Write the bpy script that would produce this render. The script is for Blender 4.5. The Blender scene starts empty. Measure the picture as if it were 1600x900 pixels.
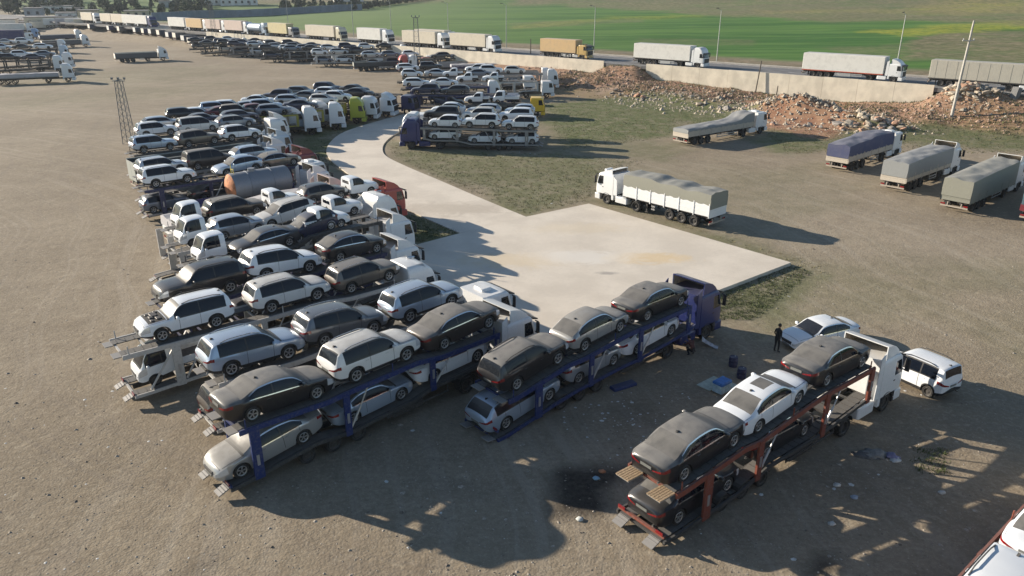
import bpy, bmesh, math, random
import numpy as np
from mathutils import Vector, Matrix, noise as mnoise
R = math.radians
random.seed(7)
sc = bpy.context.scene
COL = sc.collection

# ------------------------------------------------------------------ camera
CAM_H, FPX, PITCH = 20.0, 1200.0, math.atan(0.4)
SP, CP = math.sin(PITCH), math.cos(PITCH)
cam = bpy.data.objects.new('camera', bpy.data.cameras.new('camera'))
COL.objects.link(cam)
cam.location = (0, 0, CAM_H)
cam.rotation_euler = (math.pi/2 - PITCH, 0, 0)
cam.data.sensor_width = 36.0
cam.data.lens = 36.0*FPX/1600.0
cam.data.clip_end = 6000
sc.camera = cam

# ------------------------------------------------------------------ world, sun, exposure
SUN_EL, SUN_AZ = R(18.5), R(156)      # the sun stands to the left, a little beyond the rows
world = bpy.data.worlds.new('World'); sc.world = world
world.use_nodes = True
wn = world.node_tree.nodes; wl = world.node_tree.links
sky = wn.new('ShaderNodeTexSky'); sky.sky_type = 'NISHITA'; sky.sun_disc = False
sky.sun_elevation = SUN_EL
sky.sun_rotation = math.pi/2 - SUN_AZ
sky.air_density = 1.0; sky.dust_density = 0.15; sky.ozone_density = 1.6
bg = next(n for n in wn if n.type == 'BACKGROUND')
bg.inputs['Strength'].default_value = 0.07
wl.new(sky.outputs[0], bg.inputs[0])
sun = bpy.data.objects.new('sun', bpy.data.lights.new('sun', 'SUN'))
COL.objects.link(sun)
sun.data.energy = 5.0; sun.data.angle = R(0.53); sun.data.color = (1.0, 0.885, 0.73)
sd_ = Vector((math.cos(SUN_EL)*math.cos(SUN_AZ), math.cos(SUN_EL)*math.sin(SUN_AZ), math.sin(SUN_EL)))
sun.rotation_euler = sd_.to_track_quat('Z', 'Y').to_euler()
sun.location = (-60, 40, 60)
vs = sc.view_settings
vs.view_transform = 'Standard'; vs.look = 'None'; vs.exposure = 1.0; vs.gamma = 1.0
sc.display_settings.display_device = 'sRGB'

# ------------------------------------------------------------------ helpers
def at(px, py, h=0.0):
    """world point at height h seen at pixel (px, py) of the 1600x900 photograph"""
    u = (px-800)/FPX; v = (py-450)/FPX
    d = Vector((u, CP - v*SP, -SP - v*CP)); t = (h-CAM_H)/d.z
    return Vector((0, 0, CAM_H)) + d*t
def sst(a, b, x):
    t = np.clip((x-a)/(b-a), 0, 1) if isinstance(x, np.ndarray) else max(0.0, min(1.0, (x-a)/(b-a)))
    return t*t*(3-2*t)

def tag(o, label=None, cat=None, group=None, kind=None):
    if label: o['label'] = label
    if cat: o['category'] = cat
    if group: o['group'] = group
    if kind: o['kind'] = kind
    return o
def empty(name, loc=(0, 0, 0), rz=0.0):
    o = bpy.data.objects.new(name, None); COL.objects.link(o)
    o.empty_display_size = 0.3; o.location = loc; o.rotation_euler = (0, 0, rz)
    return o

class MB:
    """collects shapes; mesh() gives one mesh, build() links it as one object"""
    def __init__(s): s.v = []; s.f = []
    def add(s, vs, fs):
        n = len(s.v); s.v += [tuple(q) for q in vs]; s.f += [tuple(i+n for i in f) for f in fs]; return s
    def box(s, x0, x1, y0, y1, z0, z1, b=0.0):
        if b <= 0:
            vs = [(x, y, z) for z in (z0, z1) for y in (y0, y1) for x in (x0, x1)]
            return s.add(vs, [(0,2,3,1),(4,5,7,6),(0,1,5,4),(2,6,7,3),(0,4,6,2),(1,3,7,5)])
        # chamfered on the vertical and the top edges
        def ring(i, z): return [(x0+i, y0+b+0, z), (x0+b, y0+i, z), (x1-b, y0+i, z), (x1-i, y0+b, z), (x1-i, y1-b, z), (x1-b, y1-i, z), (x0+b, y1-i, z), (x0+i, y1-b, z)]
        vs = ring(0, z0) + ring(0, z1-b) + ring(b*.9, z1)
        fs = [tuple(range(7, -1, -1)), tuple(range(16, 24))]
        for k in (0, 8):
            for i in range(8): j = (i+1) % 8; fs.append((k+i, k+j, k+8+j, k+8+i))
        return s.add(vs, fs)
    def obox(s, M, sx, sy, sz):
        vs = [M @ Vector((x*sx/2, y*sy/2, z*sz/2)) for z in (-1, 1) for y in (-1, 1) for x in (-1, 1)]
        return s.add(vs, [(0,2,3,1),(4,5,7,6),(0,1,5,4),(2,6,7,3),(0,4,6,2),(1,3,7,5)])
    def bar(s, a, b, w, h=None, up=(0, 0, 1)):
        a = Vector(a); b = Vector(b); h = h or w
        d = b-a; L = d.length
        if L < 1e-6: return s
        d.normalize(); up = Vector(up)
        if abs(d.dot(up)) > .97: up = Vector((1, 0, 0))
        y = up.cross(d).normalized(); z = d.cross(y)
        vs = []
        for p in (a, b):
            for (i, j) in ((-1,-1),(1,-1),(1,1),(-1,1)): vs.append(p + y*(i*w/2) + z*(j*h/2))
        return s.add(vs, [(3,2,1,0),(4,5,6,7),(0,1,5,4),(1,2,6,5),(2,3,7,6),(3,0,4,7)])
    def path(s, pts, w, h):
        for a, b in zip(pts[:-1], pts[1:]): s.bar(a, b, w, h)
        return s
    def tube(s, a, b, r0, r1=None, n=8):
        a = Vector(a); b = Vector(b); r1 = r0 if r1 is None else r1
        d = (b-a).normalized(); up = Vector((0, 0, 1)) if abs(d.z) < .95 else Vector((1, 0, 0))
        y = up.cross(d).normalized(); z = d.cross(y); vs = []
        for p, r in ((a, r0), (b, r1)):
            for i in range(n):
                t = 2*math.pi*i/n; vs.append(p + y*(r*math.cos(t)) + z*(r*math.sin(t)))
        fs = [(i, (i+1) % n, n+(i+1) % n, n+i) for i in range(n)]
        return s.add(vs, fs + [tuple(range(n-1, -1, -1)), tuple(range(n, 2*n))])
    def lathe(s, prof, n=16, c=(0, 0, 0)):
        """prof: (radius, y) pairs turned round the Y axis"""
        m = len(prof); vs = []
        for i in range(n):
            t = 2*math.pi*i/n
            for r, y in prof: vs.append((c[0]+r*math.cos(t), c[1]+y, c[2]+r*math.sin(t)))
        fs = []
        for i in range(n):
            j = (i+1) % n
            for k in range(m-1): fs.append((i*m+k, i*m+k+1, j*m+k+1, j*m+k))
        return s.add(vs, fs)
    def prism(s, poly, y0, y1):
        """polygon in x,z pulled along y"""
        n = len(poly)
        vs = [(x, y0, z) for x, z in poly] + [(x, y1, z) for x, z in poly]
        fs = [tuple(range(n)), tuple(range(2*n-1, n-1, -1))] + [(i, n+i, n+(i+1) % n, (i+1) % n) for i in range(n)]
        return s.add(vs, fs)
    def mesh(s, name, smooth=0):
        me = bpy.data.meshes.new(name); me.from_pydata(s.v, [], s.f)
        bm = bmesh.new(); bm.from_mesh(me)
        bmesh.ops.remove_doubles(bm, verts=bm.verts, dist=1e-5)
        bmesh.ops.recalc_face_normals(bm, faces=bm.faces); bm.to_mesh(me); bm.free()
        if smooth:
            me.shade_smooth(); me.set_sharp_from_angle(angle=R(smooth))
        return me
    def build(s, name, m, parent=None, smooth=0):
        o = bpy.data.objects.new(name, s.mesh(name, smooth)); COL.objects.link(o)
        o.data.materials.append(m); o.parent = parent
        return o

# ------------------------------------------------------------------ materials
_mats = {}
class NT:
    def __init__(s, name):
        s.m = bpy.data.materials.new(name); s.m.use_nodes = True
        s.t = s.m.node_tree; s.n = s.t.nodes; s.l = s.t.links
        s.p = next(n for n in s.n if n.type == 'BSDF_PRINCIPLED')
    def new(s, k, **kw):
        n = s.n.new(k)
        for a, v in kw.items(): setattr(n, a, v)
        return n
    def put(s, v, sock):
        if hasattr(v, 'is_linked'): s.l.new(v, sock)
        elif isinstance(v, (tuple, list)) and len(v) == 3 and sock.type == 'RGBA': sock.default_value = (*v, 1)
        else: sock.default_value = v
    def noise(s, scale, detail=4, rough=.55, vec=None, dist=0.0):
        n = s.new('ShaderNodeTexNoise'); n.inputs['Scale'].default_value = scale
        n.inputs['Detail'].default_value = detail; n.inputs['Roughness'].default_value = rough
        n.inputs['Distortion'].default_value = dist
        if vec is not None: s.l.new(vec, n.inputs['Vector'])
        return n.outputs['Fac']
    def ramp(s, fac, lo, hi, a=0.0, b=1.0):
        n = s.new('ShaderNodeMapRange', interpolation_type='SMOOTHSTEP')
        for i, v in enumerate((fac, lo, hi, a, b)): s.put(v, n.inputs[i])
        return n.outputs[0]
    def mul(s, a, b, op='MULTIPLY'):
        n = s.new('ShaderNodeMath', operation=op); s.put(a, n.inputs[0]); s.put(b, n.inputs[1]); return n.outputs[0]
    def mix(s, fac, a, b):
        n = s.new('ShaderNodeMix', data_type='RGBA'); s.put(fac, n.inputs[0]); s.put(a, n.inputs[6]); s.put(b, n.inputs[7])
        return n.outputs[2]
    def mixf(s, fac, a, b):
        n = s.new('ShaderNodeMix', data_type='FLOAT'); s.put(fac, n.inputs[0]); s.put(a, n.inputs[2]); s.put(b, n.inputs[3])
        return n.outputs[0]
    def bump(s, h, strength=.3, dist=.05):
        n = s.new('ShaderNodeBump'); n.inputs['Strength'].default_value = strength; n.inputs['Distance'].default_value = dist
        s.l.new(h, n.inputs['Height']); s.l.new(n.outputs[0], s.p.inputs['Normal'])
    def set(s, **kw):
        for k, v in kw.items(): s.put(v, s.p.inputs[k.replace('_', ' ')])
        return s.m
    def pos(s): return s.new('ShaderNodeNewGeometry').outputs['Position']
    def obj(s): return s.new('ShaderNodeTexCoord').outputs['Object']

DUST = (.195, .187, .174)
def dusted(name, base, dust=.5, rough=.35, metal=0.0, coat=0.0, spec=.5, grime=.15):
    """paint, glass, cloth or metal with real dust lying on what faces up, and a little grime"""
    key = (name, base, dust, rough, metal)
    if key in _mats: return _mats[key]
    t = NT(name)
    nz = t.new('ShaderNodeSeparateXYZ'); t.l.new(t.new('ShaderNodeNewGeometry').outputs['Normal'], nz.inputs[0])
    up = t.ramp(nz.outputs['Z'], .58, .97)
    n1 = t.noise(1.7, 4, .6, t.obj()); n2 = t.noise(9.0, 3, .6, t.obj())
    m = t.mul(up, t.mul(t.ramp(n1, .25, .6, .65, 1.0), dust))
    g = t.mul(t.ramp(n2, .45, .75), grime)
    m = t.mul(m, g, 'MAXIMUM')
    c = t.mix(m, base, DUST)
    t.set(Base_Color=c, Metallic=t.mixf(m, metal, 0.0), Roughness=t.mixf(m, rough, .85), Specular_IOR_Level=spec)
    if coat: t.put(t.mixf(m, coat, 0.0), t.p.inputs['Coat Weight']); t.p.inputs['Coat Roughness'].default_value = .08
    _mats[key] = t.m
    return t.m
def flat(name, base, rough=.6, metal=0.0, scale=6.0, var=.25, bump=0.0):
    key = (name, base, rough, metal)
    if key in _mats: return _mats[key]
    t = NT(name); n = t.noise(scale, 5, .6, t.obj())
    f = t.ramp(n, .3, .7)
    c = t.mix(f, tuple(b*(1-var) for b in base), tuple(min(1, b*(1+var*.6)) for b in base))
    t.set(Base_Color=c, Roughness=rough, Metallic=metal)
    if bump: t.bump(n, bump, .03)
    _mats[key] = t.m
    return t.m

PAINT = dict(white=((.70, .725, .75), 0.0, .10), silver=((.42, .45, .49), .55, .18), paleblue=((.38, .45, .54), .45, .14),
    grey=((.14, .15, .165), .5, .22), darkgrey=((.05, .053, .06), .4, .3), black=((.010, .010, .013), 0.0, .28), dustyblack=((.011, .011, .013), 0.0, .92),
    brown=((.045, .036, .032), .2, .9), taupe=((.13, .115, .10), .4, .6), maroon=((.15, .02, .028), .1, .4), navy=((.016, .022, .055), .2, .4),
    bluegrey=((.13, .16, .21), .4, .4), dustywhite=((.66, .66, .64), 0.0, .6), dustysilver=((.36, .36, .35), .4, .9), cream=((.62, .58, .48), 0, .4))
def paint(k):
    b, m, d = PAINT[k]; return dusted('car_paint_'+k, b, d, .30, m, .5, .5, .04)
GLASS = dusted('car_glass', (.006, .009, .016), .4, .05, 0, 0, .28, .02)
GLASS_D = dusted('dusty_glass', (.014, .017, .022), .8, .10, 0, 0, .18, .10)
TYRE = dusted('tyre_rubber', (.018, .018, .018), .5, .8, 0, 0, .3, .35)
RIM = dusted('alloy_rim', (.42, .42, .42), .2, .35, .7)
DARKRIM = dusted('steel_rim', (.06, .056, .052), .2, .6, .3)
GLASS_C = dusted('clean_glass', (.006, .009, .016), .08, .05, 0, 0, .3, .02)
PLASTIC = dusted('black_plastic', (.02, .02, .021), .5, .55, 0, 0, .4, .15)
UNDER = flat('underbody', (.02, .019, .018), .8)
CHROME = dusted('chrome_trim', (.55, .55, .55), .2, .15, .9)
LAMP_W = dusted('headlamp', (.62, .64, .66), .2, .12, .3)
LAMP_R = dusted('tail_lamp', (.20, .010, .012), .12, .12)
LAMP_O = dusted('amber_lamp', (.6, .2, .02), .1, .2)
PLATE = flat('number_plate', (.16, .165, .155), .6, 0, 30, .1)

# ------------------------------------------------------------------ templates: parts with shared meshes, copied into things
class Part:
    def __init__(s, name, me, mat, loc=(0, 0, 0), kids=(), label=None, kind=None, rot=None):
        s.name, s.me, s.mat, s.loc, s.kids, s.label, s.kind, s.rot = name, me, mat, loc, list(kids), label, kind, rot
        if me is not None and len(me.materials) == 0: me.materials.append(None)
def put_part(p, parent, mats):
    o = bpy.data.objects.new(p.name, p.me); COL.objects.link(o)
    o.parent = parent; o.location = p.loc
    if p.rot: o.rotation_euler = p.rot
    m = mats.get(p.mat, p.mat) if isinstance(p.mat, str) else p.mat
    sl = o.material_slots[0]; sl.link = 'OBJECT'; sl.material = m
    if p.label: o['label'] = p.label
    if p.kind: o['kind'] = p.kind
    for k in p.kids: put_part(k, o, mats)
    return o
def make_thing(name, parts, label, cat, group, M, mats):
    r = bpy.data.objects.new(name, None); COL.objects.link(r); r.empty_display_size = .4
    r.matrix_world = M
    tag(r, label, cat, group)
    for p in parts: put_part(p, r, mats)
    return r

# ------------------------------------------------------------------ wheels
def wheel_meshes(r, w, spokes, key, n=20):
    t = MB().lathe([(r*.66, -w*.42), (r*.80, -w*.5), (r*.95, -w*.47), (r, -w*.32), (r, w*.32), (r*.95, w*.47), (r*.80, w*.5), (r*.66, w*.42), (r*.6, 0), (r*.66, -w*.42)], n)
    m = MB().lathe([(r*.67, -w*.43), (r*.64, -w*.46), (r*.57, -w*.40), (r*.56, -w*.22)], n)
    if spokes:
        for i in range(spokes):
            a = 2*math.pi*i/spokes; c, s_ = math.cos(a), math.sin(a)
            for da in (-.12, .12):
                c2, s2 = math.cos(a+da), math.sin(a+da)
                m.bar((c*r*.1, -w*.34, s_*r*.1), (c2*r*.6, -w*.40, s2*r*.6), r*.085, w*.08, up=(0, 1, 0))
        m.lathe([(0.001, -w*.44), (r*.12, -w*.42), (r*.15, -w*.30)], 10)
        back = MB().lathe([(0.001, -w*.15), (r*.6, -w*.15)], n)
    else:
        m.lathe([(0.001, -w*.30), (r*.2, -w*.30), (r*.22, -w*.20), (r*.42, -w*.16), (r*.56, -w*.22)], n)
        back = None
    return t.mesh('tyre_'+key, 50), m.mesh('rim_'+key, 40), (back.mesh('brake_'+key) if back else None)
CARW = wheel_meshes(.335, .235, 5, 'car')
SUVW = wheel_meshes(.365, .25, 5, 'suv')
VANW = wheel_meshes(.32, .20, 0, 'van')
TRW = wheel_meshes(.50, .32, 0, 'truck', 24)
DRW = wheel_meshes(.50, .58, 0, 'drive', 24)
SMW = wheel_meshes(.40, .36, 0, 'lowbed', 22)
def wheel_parts(W, x, y, z, rim=RIM, side=-1, lite=False):
    """near wheel (side -1) shows its rim to -y; the other side is turned round"""
    rot = None if side < 0 else (0, 0, math.pi)
    kids = []
    if not lite:
        kids = [Part('rim', W[1], rim)]
        if W[2]: kids.append(Part('brake_disc', W[2], UNDER))
    return Part('wheel', W[0], TYRE, (x, y, z), kids, rot=rot)

# ------------------------------------------------------------------ cars: a lofted body, its panes and lamps cut from the same loft
def curve(pts):
    xs = [p[0] for p in pts]; ys = [p[1] for p in pts]; n = len(xs)
    d = [(ys[i+1]-ys[i])/(xs[i+1]-xs[i]) for i in range(n-1)]
    m = [d[0]] + [0 if d[i-1]*d[i] <= 0 else 2*d[i-1]*d[i]/(d[i-1]+d[i]) for i in range(1, n-1)] + [d[-1]]
    def f(x):
        if x <= xs[0]: return ys[0]
        if x >= xs[-1]: return ys[-1]
        i = 0
        while x > xs[i+1]: i += 1
        h = xs[i+1]-xs[i]; t = (x-xs[i])/h
        return (ys[i]*(1+2*t)*(1-t)**2 + m[i]*h*t*(1-t)**2 + ys[i+1]*t*t*(3-2*t) + m[i+1]*h*t*t*(t-1))
    return f
SPEC = {
 'sedan': dict(L=4.86, ra=1.06, fa=3.90, r=.335, W=CARW,
   top=[(0,.96),(.06,1.04),(.30,1.085),(.62,1.11),(1.05,1.27),(1.50,1.41),(2.1,1.465),(2.55,1.45),(2.85,1.39),(3.25,1.20),(3.60,1.03),(3.75,.99),(4.3,.93),(4.62,.84),(4.78,.73),(4.86,.62)],
   belt=[(0,.88),(.3,.96),(.9,.965),(2,.93),(3.5,.90),(4.3,.84),(4.65,.72),(4.86,.56)], bot=[(0,.42),(.25,.30),(.7,.22),(4.2,.2),(4.6,.24),(4.86,.32)],
   hw=[(0,.70),(.07,.80),(.25,.87),(.9,.915),(2.4,.925),(3.9,.915),(4.4,.87),(4.7,.77),(4.82,.66),(4.86,.58)],
   rg=(.66,1.48), ws=(2.87,3.62), win=(.98,3.30), pil=(1.98,), chrome=1),
 'coupe': dict(L=4.6, ra=1.0, fa=3.72, r=.335, W=CARW,
   top=[(0,.92),(.06,1.0),(.25,1.04),(.5,1.07),(1.0,1.24),(1.55,1.36),(2.05,1.395),(2.45,1.37),(2.75,1.30),(3.1,1.13),(3.42,.98),(3.6,.95),(4.1,.89),(4.4,.79),(4.53,.69),(4.6,.58)],
   belt=[(0,.84),(.3,.92),(.9,.93),(2,.89),(3.3,.86),(4.1,.80),(4.4,.69),(4.6,.53)], bot=[(0,.40),(.25,.28),(.7,.2),(4.0,.18),(4.35,.22),(4.6,.3)],
   hw=[(0,.70),(.07,.80),(.25,.87),(.9,.91),(2.3,.915),(3.7,.90),(4.2,.86),(4.45,.76),(4.56,.65),(4.6,.56)],
   rg=(.56,1.5), ws=(2.72,3.44), win=(1.0,3.14), pil=(1.75,), chrome=1),
 'suv': dict(L=4.68, ra=.98, fa=3.70, r=.365, W=SUVW, rails=1, clad=1,
   top=[(0,.98),(.03,1.06),(.08,1.14),(.20,1.36),(.36,1.575),(.52,1.635),(1.2,1.69),(1.9,1.70),(2.35,1.68),(2.62,1.61),(3.0,1.37),(3.32,1.14),(3.5,1.09),(4.1,1.04),(4.45,.93),(4.6,.81),(4.68,.68)],
   belt=[(0,.95),(.15,1.05),(1,1.05),(2.2,1.03),(3.3,1.0),(4.1,.95),(4.45,.83),(4.68,.62)], bot=[(0,.50),(.2,.36),(.6,.29),(4.0,.28),(4.4,.31),(4.68,.40)],
   hw=[(0,.74),(.06,.83),(.22,.90),(.9,.935),(2.3,.94),(3.7,.93),(4.2,.90),(4.5,.81),(4.63,.70),(4.68,.62)],
   rg=(.10,.37), ws=(2.62,3.34), win=(.52,3.08), pil=(1.78,), chrome=0),
 'bigsuv': dict(L=4.80, ra=1.05, fa=3.83, r=.385, W=SUVW, rails=1, clad=1,
   top=[(0,1.05),(.02,1.12),(.06,1.19),(.14,1.45),(.26,1.68),(.40,1.75),(1.2,1.80),(2.1,1.80),(2.5,1.78),(2.75,1.71),(3.05,1.48),(3.35,1.23),(3.5,1.18),(4.2,1.14),(4.6,1.05),(4.74,.90),(4.80,.75)],
   belt=[(0,1.02),(.15,1.12),(1,1.12),(2.2,1.10),(3.3,1.09),(4.2,1.05),(4.6,.93),(4.80,.68)], bot=[(0,.55),(.2,.42),(.6,.36),(4.1,.35),(4.5,.37),(4.80,.46)],
   hw=[(0,.80),(.05,.87),(.2,.92),(.9,.945),(2.3,.95),(3.8,.94),(4.35,.915),(4.65,.83),(4.76,.74),(4.80,.66)],
   rg=(.07,.27), ws=(2.72,3.36), win=(.42,3.12), pil=(1.80,), chrome=0),
 'fastsuv': dict(L=4.75, ra=.98, fa=3.80, r=.365, W=SUVW, clad=1,
   top=[(0,1.02),(.04,1.10),(.14,1.15),(.55,1.34),(1.0,1.52),(1.5,1.63),(2.0,1.655),(2.45,1.63),(2.75,1.55),(3.12,1.31),(3.45,1.10),(3.6,1.05),(4.15,.99),(4.5,.88),(4.66,.76),(4.75,.64)],
   belt=[(0,.98),(.2,1.07),(1,1.06),(2.2,1.02),(3.4,.97),(4.15,.91),(4.5,.79),(4.75,.6)], bot=[(0,.50),(.2,.36),(.6,.27),(4.1,.26),(4.45,.29),(4.75,.38)],
   hw=[(0,.72),(.06,.82),(.22,.90),(.9,.935),(2.3,.935),(3.8,.92),(4.3,.885),(4.58,.79),(4.7,.68),(4.75,.6)],
   rg=(.18,1.02), ws=(2.75,3.47), win=(.62,3.2), pil=(1.95,), chrome=1),
 'wagon': dict(L=4.78, ra=1.05, fa=3.80, r=.335, W=CARW, rails=1,
   top=[(0,.93),(.03,1.0),(.1,1.07),(.35,1.27),(.62,1.41),(.85,1.445),(1.6,1.49),(2.2,1.485),(2.55,1.455),(2.8,1.39),(3.15,1.20),(3.5,1.02),(3.65,.98),(4.2,.92),(4.52,.83),(4.69,.72),(4.78,.60)],
   belt=[(0,.88),(.2,.96),(.9,.955),(2,.93),(3.4,.89),(4.2,.83),(4.55,.71),(4.78,.55)], bot=[(0,.42),(.25,.30),(.7,.22),(4.1,.2),(4.5,.24),(4.78,.32)],
   hw=[(0,.74),(.06,.82),(.22,.88),(.9,.91),(2.4,.915),(3.8,.905),(4.3,.86),(4.6,.76),(4.73,.65),(4.78,.57)],
   rg=(.12,.60), ws=(2.80,3.52), win=(.62,3.22), pil=(1.95,), chrome=0),
 'hatch': dict(L=4.15, ra=.75, fa=3.32, r=.31, W=CARW,
   top=[(0,.92),(.03,1.0),(.09,1.06),(.24,1.25),(.42,1.41),(.58,1.455),(1.3,1.51),(1.8,1.505),(2.1,1.47),(2.35,1.40),(2.7,1.20),(3.0,1.02),(3.15,.98),(3.65,.91),(3.95,.80),(4.08,.70),(4.15,.58)],
   belt=[(0,.88),(.2,.96),(.9,.95),(2,.92),(2.9,.89),(3.65,.83),(3.95,.70),(4.15,.53)], bot=[(0,.42),(.2,.30),(.5,.22),(3.6,.2),(3.9,.24),(4.15,.32)],
   hw=[(0,.72),(.06,.79),(.2,.85),(.7,.875),(2.0,.88),(3.2,.87),(3.7,.83),(3.98,.73),(4.1,.63),(4.15,.55)],
   rg=(.11,.41), ws=(2.35,3.03), win=(.48,2.78), pil=(1.5,), chrome=0),
 'minivan': dict(L=4.85, ra=.95, fa=3.85, r=.335, W=CARW,
   top=[(0,1.0),(.02,1.1),(.06,1.2),(.13,1.48),(.22,1.72),(.36,1.78),(1.2,1.82),(2.3,1.81),(2.8,1.77),(3.05,1.69),(3.5,1.38),(3.95,1.08),(4.1,1.03),(4.45,.95),(4.68,.84),(4.79,.72),(4.85,.62)],
   belt=[(0,.98),(.15,1.06),(1,1.05),(2.4,1.01),(3.8,.96),(4.45,.86),(4.7,.74),(4.85,.56)], bot=[(0,.46),(.2,.34),(.6,.25),(4.1,.24),(4.55,.26),(4.85,.34)],
   hw=[(0,.80),(.05,.87),(.2,.92),(.9,.94),(2.4,.945),(3.9,.93),(4.45,.88),(4.7,.78),(4.81,.68),(4.85,.6)],
   rg=(.07,.23), ws=(3.05,3.97), win=(.36,3.62), pil=(1.35,2.45), chrome=0),
 'van': dict(L=4.38, ra=.72, fa=3.53, r=.32, W=VANW, rails=1, clad=1, tallwin=1,
   top=[(0,1.05),(.02,1.2),(.05,1.35),(.09,1.55),(.15,1.74),(.28,1.79),(1.0,1.83),(1.9,1.82),(2.3,1.79),(2.55,1.71),(2.9,1.46),(3.2,1.20),(3.35,1.14),(3.85,1.05),(4.2,.90),(4.33,.77),(4.38,.64)],
   belt=[(0,1.03),(.15,1.12),(1,1.12),(2.2,1.07),(3.1,1.03),(3.85,.94),(4.2,.79),(4.38,.58)], bot=[(0,.42),(.2,.34),(.5,.26),(3.8,.24),(4.1,.26),(4.38,.34)],
   hw=[(0,.80),(.04,.85),(.15,.89),(.7,.90),(2.0,.905),(3.5,.89),(3.95,.84),(4.22,.74),(4.33,.64),(4.38,.56)],
   rg=(.05,.15), ws=(2.54,3.22), win=(.45,2.98), pil=(1.30,2.2), chrome=0),
 'truckcab': dict(L=1.86, ra=-9, fa=1.10, r=.32, W=VANW, cab=1,
   top=[(0,1.93),(.25,1.97),(.8,1.975),(1.1,1.94),(1.28,1.84),(1.5,1.46),(1.68,1.13),(1.78,1.05),(1.83,.95),(1.86,.80)],
   belt=[(0,1.16),(.8,1.15),(1.5,1.10),(1.7,1.03),(1.82,.88),(1.86,.72)], bot=[(0,.55),(.4,.50),(1.4,.40),(1.7,.38),(1.86,.42)],
   hw=[(0,.83),(.1,.85),(1.2,.86),(1.6,.84),(1.75,.80),(1.82,.74),(1.86,.68)],
   rg=None, ws=(1.28,1.72), win=(.36,1.46), pil=(.62,), chrome=0),
 'pickup': dict(L=2.9, ra=-9, fa=1.95, r=.335, W=CARW, cab=1,
   top=[(0,1.58),(.1,1.66),(.5,1.70),(.8,1.69),(1.0,1.63),(1.35,1.36),(1.62,1.13),(1.8,1.08),(2.4,1.02),(2.72,.92),(2.84,.80),(2.9,.68)],
   belt=[(0,1.06),(.8,1.05),(1.6,1.02),(2.4,.94),(2.72,.82),(2.9,.62)], bot=[(0,.40),(.4,.36),(2.3,.34),(2.7,.36),(2.9,.42)],
   hw=[(0,.84),(.1,.86),(1.5,.87),(2.3,.85),(2.65,.79),(2.83,.69),(2.9,.6)],
   rg=None, ws=(1.0,1.66), win=(.30,1.34), pil=(.50,), chrome=0),
}
NROW = 14
def car_loft(S):
    top, belt, bot, hwf = (curve(S[k]) for k in ('top', 'belt', 'bot', 'hw'))
    r = S['r']; AR = r+.055
    xs = set()
    L = S['L']
    for x in np.linspace(0, L, 34): xs.add(round(float(x), 4))
    for ax in (S['ra'], S['fa']):
        if ax < 0: continue
        for t in np.linspace(0, math.pi, 13): xs.add(round(ax - AR*math.cos(t), 4))
        xs.add(round(ax-AR-.012, 4)); xs.add(round(ax+AR+.012, 4))
    for e in (0, L):
        for d in (.03, .07, .13, .2): xs.add(round(abs(e-d), 4))
    key = [S['ws'][0], S['ws'][1], S['win'][0], S['win'][1]] + ([*S['rg']] if S['rg'] else [])
    for p in S['pil']: key += [p-.035, p+.035]
    if not S.get('cab'): key.append(S['ws'][1]+.10)
    for k in key:
        near = [x for x in xs if abs(x-k) < .03 and x not in (0, L)]
        for x in near: xs.discard(x)
        xs.add(round(k, 4))
    xs = sorted(x for x in xs if 0 <= x <= L)
    rings = []
    for x in xs:
        hw, zb, be, tp = hwf(x), bot(x), belt(x), top(x)
        za = zb
        inarch = False
        for ax in (S['ra'], S['fa']):
            if abs(x-ax) < AR+1e-6: za = max(za, r + math.sqrt(max(0, AR*AR-(x-ax)**2))); inarch = True
        tp = max(tp, be+.03); g = tp-be
        s = sst(.10, .45, g); sf = .25 + .66*s
        yb = hw*.968; yi = yb - .02 - (.33 if not S.get('cab') else .16)*g*s - .05*(1-s)
        if S.get('tallwin'): yi = yb - .02 - .20*g*s - .05*(1-s)
        h = be-za
        pts = [(0, za), (hw*.80, za), (hw*(.985 if inarch else .955), za), (hw*.99, za+.20*h), (hw, za+.5*h), (hw*.995, za+.8*h), (yb, be)]
        zt = be+g*sf
        for t, bul in ((.09, .004), (.5, .022), (.90, .008), (1.0, 0)):
            pts.append((yb + (yi-yb)*t + bul*s, be + (zt-be)*t))
        pts.append((yi*.90, be+g*(sf+(1-sf)*.42))); pts.append((yi*.5, be+g*(sf+(1-sf)*.84))); pts.append((0, tp))
        rings.append([(x, y, z) for y, z in pts])
    return xs, rings
_car = {}
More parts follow.
